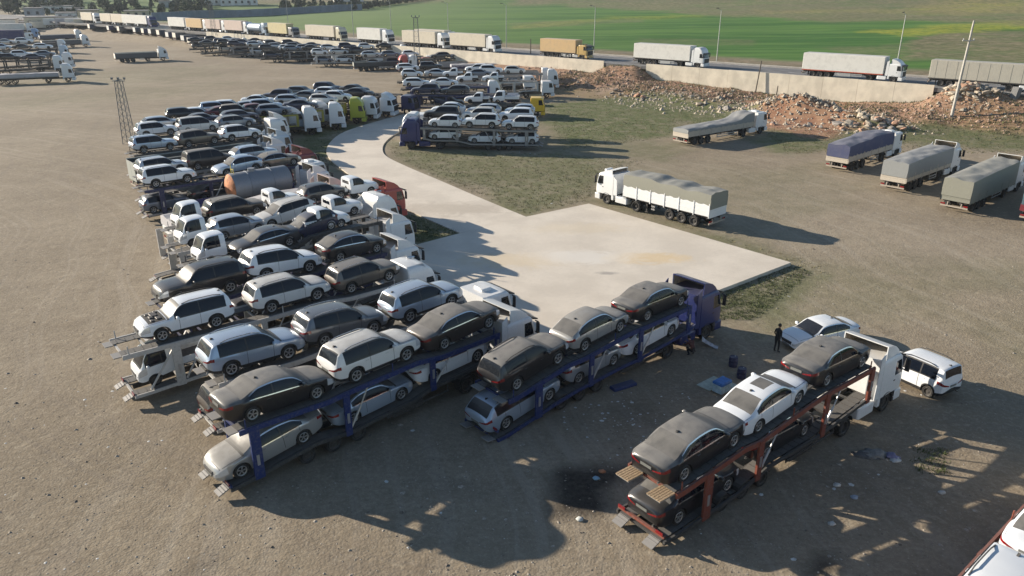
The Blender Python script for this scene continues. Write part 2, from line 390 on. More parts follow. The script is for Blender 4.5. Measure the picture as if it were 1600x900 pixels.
def car_template(kind, lite=False):
    if (kind, lite) in _car: return _car[(kind, lite)]
    S = SPEC[kind]; xs, rings = car_loft(S)
    cx = (S['ra']+S['fa'])/2 if S['ra'] > 0 else S['fa']
    L = S['L']; n = len(xs)
    groups = {}
    def quad(key, pts, m=1):
        mb = groups.setdefault(key, MB())
        mb.add([(x-cx, y*m, z) for x, y, z in pts], [(0, 1, 2, 3) if m > 0 else (3, 2, 1, 0)])
    def off(key, pts, d, m):
        a = Vector(pts[1])-Vector(pts[0]); b = Vector(pts[3])-Vector(pts[0]); nn = a.cross(b).normalized()*d
        if nn.dot((Vector(pts[0])+Vector(pts[2]))/2 - Vector((min(max(pts[0][0], .8), L-.8), 0, .6))) < 0: nn = -nn
        quad(key, [tuple(Vector(p)+nn) for p in pts], m)
    def side(m): return 'near' if m < 0 else 'far'
    rg, ws, win = S['rg'], S['ws'], S['win']
    for i in range(n-1):
        xm = (xs[i]+xs[i+1])/2
        for j in range(NROW-1):
            pts = [rings[i][j], rings[i+1][j], rings[i+1][j+1], rings[i][j+1]]
            for m in (1, -1):
                key = 'body'
                if j < 2: key = 'underbody'
                elif j == 2 and S.get('clad') and not lite: key = 'sill_cladding_'+side(m)
                elif 7 <= j <= 8 and win[0] < xm < win[1]:
                    key = 'side_window_'+side(m)
                    for p in S['pil']:
                        if abs(xm-p) < .034: key = 'door_pillar_%d_%s' % (S['pil'].index(p), side(m))
                elif S.get('bare') and j >= 11 and ws[1]+.14 < xm < L-.42: key = 'engine_bay'
                elif j >= 10 and ws[1] < xm < ws[1]+.10 and not lite and not S.get('cab'): key = 'cowl'
                elif j == 9 and win[0]-.02 < xm < win[1] and not lite: key = 'upper_trim_'+side(m)
                elif j == 6 and win[0]-.02 < xm < win[1] and not lite: key = 'window_trim_'+side(m)
                elif j >= 11 and ws[0] < xm < ws[1]: key = 'windscreen'
                elif rg and j >= 11 and rg[0] < xm < rg[1]: key = 'rear_window'
                elif S.get('sunroof') and j >= 12 and 2.0 < xm < 2.75: key = 'sunroof'
                quad(key, pts, m)
                if not lite:
                    if 3 <= j <= 5 and xm > L-.42 and j >= 4: off('head_'+side(m), pts, .006, m)
                    if j == 5 and xm < .30 and not S.get('cab'): off('tail_'+side(m), pts, .006, m)
    # end caps: rings shrinking to the middle
    for e, x, sgn in ((0, 0.0, -1), (n-1, L, 1)):
        ring = rings[e]; zc = (ring[0][2]+ring[-1][2])/2
        prev = ring
        for k, sc_ in enumerate((.80, .45, .12)):
            bul = sgn*(.022, .034, .038)[k] if not (S.get('cab') and e == 0) else 0
            cur = [(x+bul, y*sc_, zc+(z-zc)*sc_) for _, y, z in ring]
            for j in range(NROW-1):
                pts = [prev[j], cur[j], cur[j+1], prev[j+1]] if sgn > 0 else [cur[j], prev[j], prev[j+1], cur[j+1]]
                for m in (1, -1):
                    low = j <= 2
                    key = ('bumper' if sgn > 0 else 'bumper_rear') if (low and S.get('clad') and not lite) else ('underbody' if j < 1 else 'body')
                    quad(key, pts, m)
                    if not lite and k <= 1 and j == 5 and e == 0 and not S.get('cab'): off('tail_'+side(m), pts, .006, m)
                    if not lite and k == 0 and 4 <= j <= 5:
                        if False: off('tail_'+side(m), pts, .006, m)
                        if e == n-1: off('head_'+side(m), pts, .006, m)
            prev = cur
        cen = (x+(sgn*.038 if not (S.get('cab') and e == 0) else 0), 0, zc)
        for j in range(NROW-1):
            for m in (1, -1): quad('body', [prev[j], cen, cen, prev[j+1]][:3] + [prev[j+1]] if False else [prev[j], (cen[0], 0, cen[2]-.001), (cen[0], 0, cen[2]+.001), prev[j+1]], m)
    P = []
    def mesh(key, nm, sm=35): return groups[key].mesh(f'{kind}_{nm}', sm)
    P.append(Part('body', mesh('body', 'body', 40), 'paint'))
    P.append(Part('underbody', mesh('underbody', 'underbody'), UNDER))
    if lite:
        g = MB()
        for k in list(groups):
            if k.startswith(('side_window', 'windscreen', 'rear_window', 'door_pillar')): g.add(groups[k].v, groups[k].f)
        P.append(Part('window', g.mesh(kind+'_windows', 40), GLASS))
    else:
        for k in ('side_window_near', 'side_window_far'): P.append(Part('side_window', mesh(k, 'side_window'), GLASS))
        P.append(Part('windscreen', mesh('windscreen', 'windscreen'), 'dglass'))
        if 'rear_window' in groups: P.append(Part('rear_window', mesh('rear_window', 'rear_window'), 'dglass'))
        for k in sorted(groups):
            for st, mt in (('door_pillar', PLASTIC), ('window_trim', CHROME if S['chrome'] else PLASTIC), ('upper_trim', CHROME if S['chrome'] else PLASTIC), ('cowl', PLASTIC), ('engine_bay', UNDER), ('sill_cladding', PLASTIC), ('bumper', PLASTIC)):
                if k.startswith(st): P.append(Part(st, mesh(k, k), mt))
        if S.get('cab'): P.append(Part('rear_window', MB().box(-cx-.012, -cx+.01, -.52, .52, S['belt'][0][1]+.10, S['top'][0][1]-.16).mesh(kind+'_rear_window'), GLASS))
        if 'sunroof' in groups: P.append(Part('sunroof', mesh('sunroof', 'sunroof'), 'dglass'))
        for k in ('head_near', 'head_far'): P.append(Part('headlight', mesh(k, 'headlight'), LAMP_W))
        if 'tail_near' in groups:
            for k in ('tail_near', 'tail_far'): P.append(Part('tail_light', mesh(k, 'tail_light'), LAMP_R))
        fz = (S['belt'][-1][1]+S['bot'][-1][1])/2
        g = MB().box(L-.02-cx, L+.046-cx, -.38, .38, fz+.03, fz+.19)
        for q in range(3): g.box(L+.04-cx, L+.056-cx, -.37, .37, fz+.05+q*.05, fz+.065+q*.05)
        P.append(Part('grille', g.mesh(kind+'_grille'), PLASTIC))
        P.append(Part('number_plate', MB().box(L-cx, L+.056-cx, -.25, .25, fz-.10, fz+.0).mesh(kind+'_plate'), PLATE))
        if not S.get('cab'):
            rz = .86 if kind in ('sedan', 'coupe') else (S['belt'][0][1]-.16)
            P.append(Part('number_plate', MB().box(-.045-cx, 0-cx, -.26, .26, rz-.10, rz+.015).mesh(kind+'_rear_plate'), PLATE))
            P.append(Part('exhaust', MB().tube((-.03-cx, -.55, .33), (.2-cx, -.55, .33), .04).mesh(kind+'_exhaust'), CHROME))
        hwf = curve(S['hw']); bf = curve(S['belt']); tf = curve(S['top'])
        def ribbon(pts, nrm, w=.02):
            b = MB(); vs_ = []
            for i, p in enumerate(pts):
                d_ = Vector(pts[min(i+1, len(pts)-1)])-Vector(pts[max(i-1, 0)]); sd_q = d_.cross(nrm[i]).normalized()*w/2
                q = Vector(p)+nrm[i]*.004; vs_ += [q-sd_q, q+sd_q]
            b.add(vs_, [(2*i, 2*i+1, 2*i+3, 2*i+2) for i in range(len(pts)-1)]); return b
        def ix(x): return min(range(n), key=lambda i: abs(xs[i]-x))
        def col(x, j0, j1, m):
            r_ = rings[ix(x)]; ps = [(r_[j][0]-cx, r_[j][1]*m, r_[j][2]) for j in range(j0, j1+1)]
            return ps, [Vector((0, m, .15)).normalized()]*len(ps)
        gaps = []
        if not S.get('cab'):
            for m in (1, -1):
                for x in list(S['pil'])+[S['pil'][0]-(.86 if len(S['pil']) == 1 else 0), S['ws'][1]-.42]:
                    if abs(x-S['ra']) < S['r']+.12 and x < S['ra']: continue
                    ps, nr = col(x, 3, 6, m); gaps.append(ribbon(ps, nr, .018))
                i0_, i1_ = ix(S['ws'][1]+.08), ix(L-.24)
                ps = [(rings[i][10][0]-cx, rings[i][10][1]*m*.985, rings[i][10][2]+.004) for i in range(i0_, i1_)]
                gaps.append(ribbon(ps, [Vector((0, .35*m, .94))]*len(ps), .02))
            r_ = rings[ix(L-.20)]
            ps = [(r_[j][0]-cx, r_[j][1], r_[j][2]) for j in range(10, NROW)]; ps = ps+[(a_, -b_, c_) for a_, b_, c_ in ps[::-1][1:]]
            gaps.append(ribbon(ps, [Vector((.3, 0, .95))]*len(ps), .02))
            if kind in ('sedan', 'coupe', 'sunsedan'):
                for m in (1, -1):
                    i0_, i1_ = ix(.12), ix(rg[0]-.02)
                    ps = [(rings[i][10][0]-cx, rings[i][10][1]*m*.98, rings[i][10][2]+.004) for i in range(i0_, i1_+1)]
                    gaps.append(ribbon(ps, [Vector((0, .35*m, .94))]*len(ps), .02))
        for g_ in gaps: P.append(Part('panel_gap', g_.mesh(kind+'_gap'), PLASTIC))
        if S.get('bare'):
            g_ = MB(); x0_ = S['ws'][1]+.25-cx
            for a_, b_, c_, e_ in ((.25, -.25, .5, .12), (.15, .3, .35, .10), (.45, .05, .3, .14), (.55, -.45, .2, .1), (.08, -.55, .25, .1), (.5, .45, .25, .08)):
                z_ = tf(a_+S['ws'][1]+.25)-.03; g_.box(x0_+a_-c_/3, x0_+a_+c_/3, b_-c_/2, b_+c_/2, z_-.1, z_+e_*.6, .02)
            P.append(Part('engine', g_.mesh('bare_engine', 30), CHASSIS_E))
        mx = S['ws'][1]-.36
        for m in (1, -1):
            y = hwf(mx)*m; z = bf(mx)+.09
            P.append(Part('mirror', MB().box(mx-.07-cx, mx+.07-cx, min(y*.99, y+.21*m), max(y*.99, y+.21*m), z-.06, z+.08, .03).mesh(kind+'_mirror', 50), 'paint'))
        if S.get('rails'):
            for m in (1, -1):
                a, b = win[0]+.15, S['ws'][0]-.1
                y = .62*m if kind != 'van' else .70*m
                pts = [(x-cx, y, tf(x)+.005 + (.03 if 0 < k < 5 else -.03)) for k, x in enumerate(np.linspace(a, b, 6))]
                P.append(Part('roof_rail', MB().path(pts, .035, .03).mesh(kind+'_roof_rail'), 'rail'))
        if not S.get('cab'):
            fx = (rg[1] if rg else .5)+.20
            P.append(Part('antenna', MB().prism([(fx-cx-.10, tf(fx)-.02), (fx-cx+.12, tf(fx)-.02), (fx-cx-.06, tf(fx)+.065)], -.035, .035).mesh(kind+'_antenna'), PLASTIC))
        xd = [p for p in S['pil']]+[win[1]-.25]
        if kind not in ('truckcab', 'barecab'):
            for m in (1, -1):
                for x in xd[:2]:
                    y = hwf(x-.2)*m
                    P.append(Part('door_handle', MB().box(x-.30-cx, x-.12-cx, min(y*.985, y*1.02), max(y*.985, y*1.02), bf(x)-.14, bf(x)-.105).mesh(kind+'_handle'), 'paint'))
    W = S['W']; r = S['r']
    W = {id(CARW): CARW}.get(id(W), W)
    hwf = curve(S['hw'])
    sc_w = r/.335 if W is CARW else (r/.365 if W is SUVW else 1)
    for ax in (S['ra'], S['fa']):
        if ax < 0: continue
        for m in (-1, 1): P.append(wheel_parts(W, ax-cx, m*(hwf(ax)-.145), r if W is not VANW else .32, RIM if W is not VANW else DARKRIM, m, lite))
    if kind in ('truckcab', 'pickup', 'barecab', 'pickcab'):
        # ladder frame, rear axle and bed behind the cab
        rx = dict(truckcab=-2.45, pickup=-2.35, barecab=-1.55, pickcab=-1.6)[kind]
        tail = dict(truckcab=-3.35, pickup=-2.95, barecab=-1.95, pickcab=-2.05)[kind]
        back = -cx
        f = MB()
        for y in (-.36, .36): f.bar((tail+.05, y, .58), (.6 if kind in ('pickup', 'pickcab') else .55, y, .55), .08, .14)
        for q in np.linspace(tail+.1, back-.05, 6): f.bar((q, -.36, .58), (q, .36, .58), .07, .09)
        f.tube((rx, -.7, .33), (rx, .7, .33), .07)
        P.append(Part('frame', f.mesh(kind+'_frame'), UNDER))
        for m in (-1, 1): P.append(wheel_parts(W, rx, m*.68, .32 if W is VANW else .335, DARKRIM, m, lite))
        bed = MB(); deep = {'truckcab': .36, 'pickup': .20}.get(kind, .36)
        z0 = .76; z1 = z0+deep; y = .84
        bed.box(tail, back-.04, -y, y, z0-.06, z0)
        sides = []
        if kind not in ('barecab', 'pickcab'): P.append(Part('bed_floor', bed.mesh(kind+'_bed'), 'bed'))
        for m in (-1, 1):
            if kind in ('barecab', 'pickcab'): break
            sd = MB().box(tail, back-.04, m*y-.02, m*y+.02, z0+.001, z1)
            for q in np.linspace(tail+.04, back-.1, 5): sd.box(q-.03, q+.03, m*y-.03, m*y+.03, z0+.002, z1+.004)
            P.append(Part('bed_side', sd.mesh(kind+'_bed_side'), 'paint'))
        if kind not in ('barecab', 'pickcab'): P.append(Part('tailgate', MB().box(tail-.02, tail+.02, -y-.022, y+.022, z0+.001, z1+.003).mesh(kind+'_tailgate'), 'paint'))
        if kind == 'pickup': cx2 = 0
    wb = (S['fa']-S['ra']) if S['ra'] > 0 else dict(truckcab=2.45, pickup=2.35, barecab=1.55, pickcab=1.6)[kind]
    mid = 0 if S['ra'] > 0 else -wb/2
    _car[(kind, lite)] = (P, wb, mid)
    return _car[(kind, lite)]
SPEC['sunsedan'] = dict(SPEC['sedan'], sunroof=1)
SPEC['barehood'] = dict(SPEC['bigsuv'], bare=1)
CHASSIS_E = flat('engine_metal', (.09, .08, .075), .6, .3, 20, .6)
SPEC['barecab'] = dict(SPEC['truckcab']); SPEC['pickcab'] = dict(SPEC['pickup'])
CARGROUP = 'cars loaded on the carriers'
def place_car(kind, col, label, M, scale=1.0, lite=False, cat=None, group=CARGROUP, dust=True, name=None):
    P, wb, mid = car_template(kind, lite)
    nm = name or {'sedan': 'saloon_car', 'sunsedan': 'saloon_car', 'coupe': 'coupe_car', 'suv': 'suv_car', 'bigsuv': 'suv_car', 'fastsuv': 'suv_car', 'wagon': 'estate_car',
          'hatch': 'hatchback_car', 'minivan': 'minivan', 'van': 'small_van', 'barehood': 'suv_car', 'barecab': 'small_truck', 'pickcab': 'pickup_truck', 'truckcab': 'small_truck', 'pickup': 'pickup_truck'}[kind]
    ct = cat or {'minivan': 'minivan', 'van': 'van', 'truckcab': 'small truck', 'barecab': 'small truck', 'pickup': 'pickup', 'pickcab': 'pickup'}.get(kind, 'car')
    mats = dict(paint=paint(col), dglass=GLASS_D if dust else GLASS_C, rail=CHROME if col not in ('black', 'dustyblack', 'white') else PLASTIC, bed=flat('bed_floor', (.20, .19, .18), .8))
    return make_thing(nm, P, label, ct, group, M @ Matrix.Translation((-mid, 0, 0)) @ Matrix.Scale(scale, 4), mats)

# ------------------------------------------------------------------ lorry materials
def tpaint(k):
    b, d = {'white': ((.72, .73, .73), .25), 'blue': ((.012, .022, .115), .3), 'navy': ((.02, .022, .085), .35), 'red': ((.35, .03, .03), .3), 'maroon': ((.16, .02, .03), .3), 'yellow': ((.72, .45, .02), .25),
            'lime': ((.38, .40, .03), .25), 'cream': ((.62, .56, .42), .3), 'grey': ((.28, .28, .28), .3), 'paleblue': ((.5, .58, .66), .3), 'palered': ((.44, .07, .055), .35), 'skyblue': ((.2, .32, .5), .3), 'pink': ((.62, .5, .46), .3), 'tan': ((.5, .34, .12), .3)}[k]
    return dusted('lorry_paint_'+k, b, d, .38, 0, .3, .5, .12)
def steel(k):
    b = {'rust': (.20, .055, .035), 'blue': (.014, .030, .13), 'white': (.50, .49, .47), 'grey': (.26, .25, .24), 'dark': (.05, .05, .05), 'navy': (.03, .035, .09), 'red': (.26, .03, .03), 'yellow': (.34, .30, .05)}[k]
    return dusted('carrier_steel_'+k, b, .35, .55, .1, 0, .4, .35)
CHASSIS = dusted('chassis_steel', (.045, .042, .04), .45, .7, 0, 0, .3, .4)
PLATE_M = dusted('deck_plate', (.085, .08, .075), .5, .6, .3, 0, .4, .4)
WOOD = flat('plank_wood', (.36, .26, .16), .8, 0, 14, .4, .2)
TRGLASS = dusted('cab_glass', (.012, .016, .02), .25, .07, 0, 0, .6, .1)
ALU = dusted('tank_alloy', (.5, .5, .5), .35, .4, .7)
INNER = flat('spoiler_inside', (.42, .36, .28), .8)
def cloth(k):
    b = {'grey': (.235, .245, .245), 'olive': (.225, .225, .185), 'darkgrey': (.14, .15, .16), 'blue': (.045, .055, .125), 'pale': (.40, .39, .41), 'white': (.66, .65, .61), 'cream': (.60, .54, .43), 'tan': (.55, .38, .19), 'teal': (.05, .10, .13), 'dirty': (.42, .40, .34), 'yellow': (.58, .50, .28), 'pink': (.55, .44, .38), 'navy': (.03, .035, .12)}[k]
    key = 'cloth_'+k
    if key in _mats: return _mats[key]
    t = NT('tarpaulin_'+k); n1 = t.noise(1.2, 5, .65, t.obj()); n2 = t.noise(7, 4, .6, t.obj())
    c = t.mix(t.mul(t.ramp(n1, .4, .75), .22), b, DUST)
    c = t.mix(t.mul(t.ramp(n2, .5, .8), .16), c, tuple(q*.6 for q in b))
    nz = t.new('ShaderNodeSeparateXYZ'); t.l.new(t.new('ShaderNodeNewGeometry').outputs['Normal'], nz.inputs[0])
    c = t.mix(t.mul(t.ramp(nz.outputs['Z'], .6, .98), .45), c, (.26, .255, .25))
    t.set(Base_Color=c, Roughness=.75); t.bump(n2, .35, .04)
    _mats[key] = t.m
    return t.m

# ------------------------------------------------------------------ tractor cab: front face at x = 0, ground at z = 0
_cab = {}
def cab_parts(style='high', lite=False):
    """style: high (tall roof), fairing (open-backed wind deflector on the roof), low (plain roof)"""
    if (style, lite) in _cab: return _cab[(style, lite)]
    lv = [(.98, -.02, 1.24), (1.30, 0, 1.25), (1.78, -.02, 1.25), (1.90, -.04, 1.25), (2.68, -.24, 1.235), (2.80, -.28, 1.23)]
    if style == 'high': lv += [(3.25, -.46, 1.22), (3.58, -.75, 1.20), (3.76, -1.10, 1.12), (3.80, -1.35, 1.0)]
    elif style == 'round': lv += [(3.12, -.42, 1.2), (3.38, -.70, 1.14), (3.52, -1.05, 1.02), (3.56, -1.30, .85)]
    else: lv += [(2.92, -.42, 1.20), (2.98, -.60, 1.14)]
    XB = -2.25
    def ring(z, xf, hw):
        c = .24
        h = [(xf+.05, 0), (xf+.045, hw*.45), (xf, hw-c)]
        for a in (22, 45, 68): h.append((xf-c+c*math.cos(R(a)), hw-c+c*math.sin(R(a))))
        h += [(xf-c, hw), (-.98, hw), (-1.05, hw), (-1.9, hw), (XB+.06, hw), (XB, hw-.06), (XB, hw*.5), (XB, 0)]
        xl = XB if z < 3.5 else XB + (z-3.5)*.9
        return [(max(x, xl) if x < -1.5 else x, y, z) for x, y in h]
    RG = [ring(*q) for q in lv]; n = len(RG[0]); G = {}
    def quad(key, pts, m): G.setdefault(key, MB()).add([(x, y*m, z) for x, y, z in pts], [(0, 1, 2, 3)])
    for i in range(len(RG)-1):
        z = (lv[i][0]+lv[i+1][0])/2
        for j in range(n-1):
            for m in (1, -1):
                key = 'cab'; s = 'near' if m < 0 else 'far'
                if 1.85 < z < 2.7:
                    if j <= 3: key = 'windscreen'
                    elif j == 6: key = 'win_'+s
                if j <= 1 and 1.0 < z < 1.7: key = 'grille'
                quad(key, [RG[i][j], RG[i+1][j], RG[i+1][j+1], RG[i][j+1]], m)
    cb = G['cab']
    top = RG[-1]; cb.add([*top] + [(x, -y, z) for x, y, z in top[::-1][1:-1]], [tuple(range(2*n-2))])
    b0 = RG[0]; cb.add([*b0] + [(x, -y, z) for x, y, z in b0[::-1][1:-1]], [tuple(range(2*n-2))])
    for m in (1, -1):     # rear skirt behind the wheel arch and bumper corner in front of it
        cb.box(-2.25, -2.02, min(m*.9, m*1.24), max(m*.9, m*1.24), .55, .985)
    kids = []
    st = style + ('l' if lite else '')
    kids.append(Part('windscreen', G['windscreen'].mesh('cab_windscreen_'+st, 30), TRGLASS))
    for s in ('near', 'far'): kids.append(Part('side_window', G['win_'+s].mesh('cab_window_'+st+s), TRGLASS))
    bm_ = MB().box(-.62, .07, -1.25, 1.25, .38, .90, .06)
    kids.append(Part('bumper', bm_.mesh('cab_bumper_'+st, 40), 'paint'))
    kids.append(Part('grille', G['grille'].mesh('cab_grille_'+st, 30), PLASTIC))
    if not lite:
        v = MB()
        for m in (0,): v.prism([(-.22, 2.70), (.14, 2.60), (.16, 2.66), (-.28, 2.84)], -1.12, 1.12)
        kids.append(Part('sun_visor', v.mesh('cab_visor_'+st), PLASTIC))
        for m in (1, -1):
            kids.append(Part('headlight', MB().box(.0, .085, min(m*.72, m*1.14), max(m*.72, m*1.14), .56, .78).mesh('cab_headlight'+st+str(m)), LAMP_W))
            a, b = sorted((m*1.30, m*1.52))
            mr = MB().box(-.20, -.06, a, b, 1.95, 2.62, .04).bar((-.13, m*1.2, 2.64), (-.13, m*1.45, 2.64), .05).bar((-.13, m*1.2, 1.98), (-.13, m*1.45, 1.98), .05)
            kids.append(Part('mirror', mr.mesh('cab_mirror'+st+str(m)), PLASTIC))
            a, b = sorted((m*.95, m*1.24))
            kids.append(Part('step', MB().box(-.80, -.62, a, b, .36, .56).box(-.86, -.62, a, b, .62, .93).mesh('cab_step'+st+str(m)), PLASTIC))
            a, b = sorted((m*1.10, m*1.27))
            fen = MB()
            pts = [(-1.4+.60*math.cos(R(q)), m*1.18, .50+.60*math.sin(R(q))) for q in range(0, 181, 20)]
            fen.path(pts, .17, .03)
            kids.append(Part('mudguard', fen.mesh('cab_mudguard'+st+str(m)), PLASTIC))
            a, b = sorted((m*1.245, m*1.262))
            kids.append(Part('door_handle', MB().box(-1.02, -.86, a, b, 1.60, 1.66).mesh('cab_handle'+st+str(m)), PLASTIC))
        for m in (-.55, .55): kids.append(Part('wiper', MB().bar((.02, m-.3, 1.90), (-.02, m+.25, 2.05), .03, .02).mesh('cab_wiper'+st+str(m)), PLASTIC))
    if style == 'fairing' or style == 'box':
        hz = 3.72 if style == 'fairing' else 3.35
        f = MB(); pts = [(-.50, 2.93), (-.75, 3.22), (-1.10, 3.48), (-1.5, hz-.10), (-1.95, hz)]
        if style == 'box': pts = [(-.75, 2.95), (-1.0, 3.15), (-1.5, 3.28), (-1.95, hz)]
        hw = [1.08, 1.10, 1.12, 1.13, 1.13]
        inner = MB()
        for (p0, w0), (p1, w1) in zip(zip(pts[:-1], hw), zip(pts[1:], hw[1:])):
            for t, q in ((0, f), (.05, inner)):
                A = [(p0[0]-t*.3, -w0+t, p0[1]-t), (p1[0], -w1+t, p1[1]-t), (p1[0], w1-t, p1[1]-t), (p0[0]-t*.3, w0-t, p0[1]-t)]
                q.add(A, [(0, 1, 2, 3)])
                for m in (-1, 1):
                    q.add([(p0[0]-t*.3, m*(w0-t), p0[1]-t), (p1[0], m*(w1-t), p1[1]-t), (p1[0], m*(w1-t), 2.93), (p0[0]-t*.3, m*(w0-t), 2.93)], [(0, 1, 2, 3)])
        e = pts[-1]; w = hw[-1]
        f.add([(e[0], -w, 2.93), (e[0], -w, e[1]), (e[0], w, e[1]), (e[0], w, 2.93), (e[0], -w+.05, 2.93), (e[0], -w+.05, e[1]-.05), (e[0], w-.05, e[1]-.05), (e[0], w-.05, 2.93)], [(0, 1, 5, 4), (1, 2, 6, 5), (2, 3, 7, 6)])
        kids.append(Part('roof_spoiler', f.mesh('cab_spoiler_'+st, 40), 'paint'))
        if not lite: kids.append(Part('spoiler_lining', inner.mesh('cab_spoiler_in_'+st), INNER))
    if not lite:
        for m in (1, -1):
            a, b = sorted((m*1.20, m*1.245))
            h = 3.5 if style in ('high', 'fairing') else 2.8
            kids.append(Part('side_deflector', MB().prism([(-2.26, 1.05), (-2.26, h), (-2.62, h-.25), (-2.70, 1.05)], a, b).mesh('cab_deflector'+st+str(m)), 'paint'))
        if style in ('low', 'box'): kids.append(Part('air_conditioner', MB().box(-1.75 if style == 'low' else -.72, -1.05 if style == 'low' else -.35, -.45, .45, 2.97, 3.16, .06).mesh('cab_ac_'+st, 40), 'paint'))
        if style in ('high', 'round'):
            hn = MB().tube((-1.3, .5, lv[-1][0]+.06), (-.75, .5, lv[-1][0]-.02), .035, .075, 8)
            kids.append(Part('air_horn', hn.mesh('cab_horn_'+st), CHROME))
    _cab[(style, lite)] = Part('cab', cb.mesh('cab_'+st, 38), 'paint', kids=kids)
    return _cab[(style, lite)]
_tr = {}
def tractor_parts(style, lite=False, wb=3.7, x0=0.0, rear=1.05):
    key = (style, lite, wb, rear)
    if key not in _tr:
        P = [cab_parts(style, lite)]
        d = -1.4-wb
        c = MB()
        for m in (-.40, .40): c.bar((d-rear, m, .84), (-.5, m, .80), .09, .26)
        for q in np.linspace(d-rear+.1, -.8, 5): c.bar((q, -.4, .84), (q, .4, .84), .09, .16)
        c.box(d-.45, d+.45, -.45, .45, .97, 1.12)
        P.append(Part('chassis', c.mesh('tractor_chassis_%s%s%.1f' % (style, lite, wb)), CHASSIS))
        for m in (-1, 1):
            P.append(wheel_parts(TRW, -1.4, m*1.06, .5, DARKRIM, m, lite))
            P.append(wheel_parts(DRW, d, m*.95, .5, DARKRIM, m, lite))
        if not lite:
            for m in (-1, 1):
                a, b = sorted((m*.62, m*1.20))
                P.append(Part('fuel_tank', MB().box(-3.9 if wb > 3 else -3.5, -2.45, a, b, .42, 1.0, .08).mesh('fuel_tank%s%.1f%d' % (style, wb, m), 40), 'skirt'))
                g = MB(); pts = [(d+.62*math.cos(R(q)), m*.95, .5+.62*math.sin(R(q))) for q in range(15, 166, 15)]
                g.path(pts, .60, .03)
                P.append(Part('mudguard', g.mesh('drive_guard%s%.1f%d' % (style, wb, m)), PLASTIC))
        _tr[key] = P
    return _tr[key]
def shifted(parts, dx, ry=None):
    return [Part(p.name, p.me, p.mat, (p.loc[0]+dx, p.loc[1], p.loc[2]), p.kids, p.label, p.kind, p.rot) for p in parts]
def MZ(p, heading, z=0.0):
    return Matrix.Translation((p[0], p[1], z)) @ Matrix.Rotation(heading, 4, 'Z')

def lorry(label, M, paintk, style, trailer, cabx, group, lite=False, wb=3.7, cat='lorry', name='lorry', skirt=None, extra=None):
    """M: root at the tail of the trailer; cab front at x = cabx; trailer: parts in root space"""
    P = shifted(tractor_parts(style, lite, wb), cabx) + trailer
    mats = dict(paint=tpaint(paintk), rearbar=dusted('dirty_bar', (.36, .31, .25), .4, .7, 0, 0, .4, .5), skirt=tpaint(skirt) if skirt else (tpaint(paintk) if paintk in ('white',) else ALU))
    return make_thing(name, P, label, cat, group, M, mats)

def axle_parts(xs, W=TRW, y=1.0, r=.5, lite=False, rim=DARKRIM):
    P = []
    for x in xs:
        if not lite: P.append(Part('axle', MB().tube((x, -y+.1, r), (x, y-.1, r), .07).mesh('axle'), CHASSIS))
        for m in (-1, 1): P.append(wheel_parts(W, x, m*y, r, rim, m, lite))
    return P
def tail_gear(L, lite, z=1.12, rear_bar=True, frame_m=None):
    """chassis rails, underrun bar, lamps, landing legs of a semi-trailer with its rear end at x = 0"""
    P = []
    c = MB()
    for m in (-.5, .5): c.bar((.05, m, z-.18), (L-.1, m, z-.10), .12, .30)
    for q in np.linspace(.3, L-.3, 7): c.bar((q, -1.15, z-.12), (q, 1.15, z-.12), .08, .12)
    P.append(Part('chassis', c.mesh('trailer_chassis'), frame_m or CHASSIS))
    u = MB().bar((.03, -1.2, .55), (.03, 1.2, .55), .10, .14)
    for m in (-.6, .6): u.bar((.03, m, .55), (.10, m, z-.2), .08)
    P.append(Part('underrun_bar', u.mesh('underrun_bar'), 'rearbar'))
    if not lite:
        for m in (-1, 1):
            a, b = sorted((m*.80, m*1.18))
            P.append(Part('tail_light', MB().box(-.035, .0, a, b, .66, .80).mesh('trailer_lamp'), LAMP_R))
            P.append(Part('landing_leg', MB().bar((L-2.6, m*.9, .22), (L-2.6, m*.9, z-.15), .14).box(L-2.75, L-2.45, m*.9-.12, m*.9+.12, .14, .22).mesh('landing_leg'), CHASSIS))
            P.append(Part('mud_flap', MB().box(1.15, 1.18, m*1.0-.3, m*1.0+.3, .28, .95).mesh('mud_flap'), PLASTIC))
            P.append(Part('side_guard', MB().bar((5.8, m*1.2, .62), (L-3.3, m*1.2, .62), .03, .12).bar((5.8, m*1.2, .9), (L-3.3, m*1.2, .9), .03, .12).bar((5.9, m*1.2, .55), (5.9, m*1.2, 1.0), .05).bar((L-3.4, m*1.2, .55), (L-3.4, m*1.2, 1.0), .05).mesh('side_guard'), ALU))
    return P
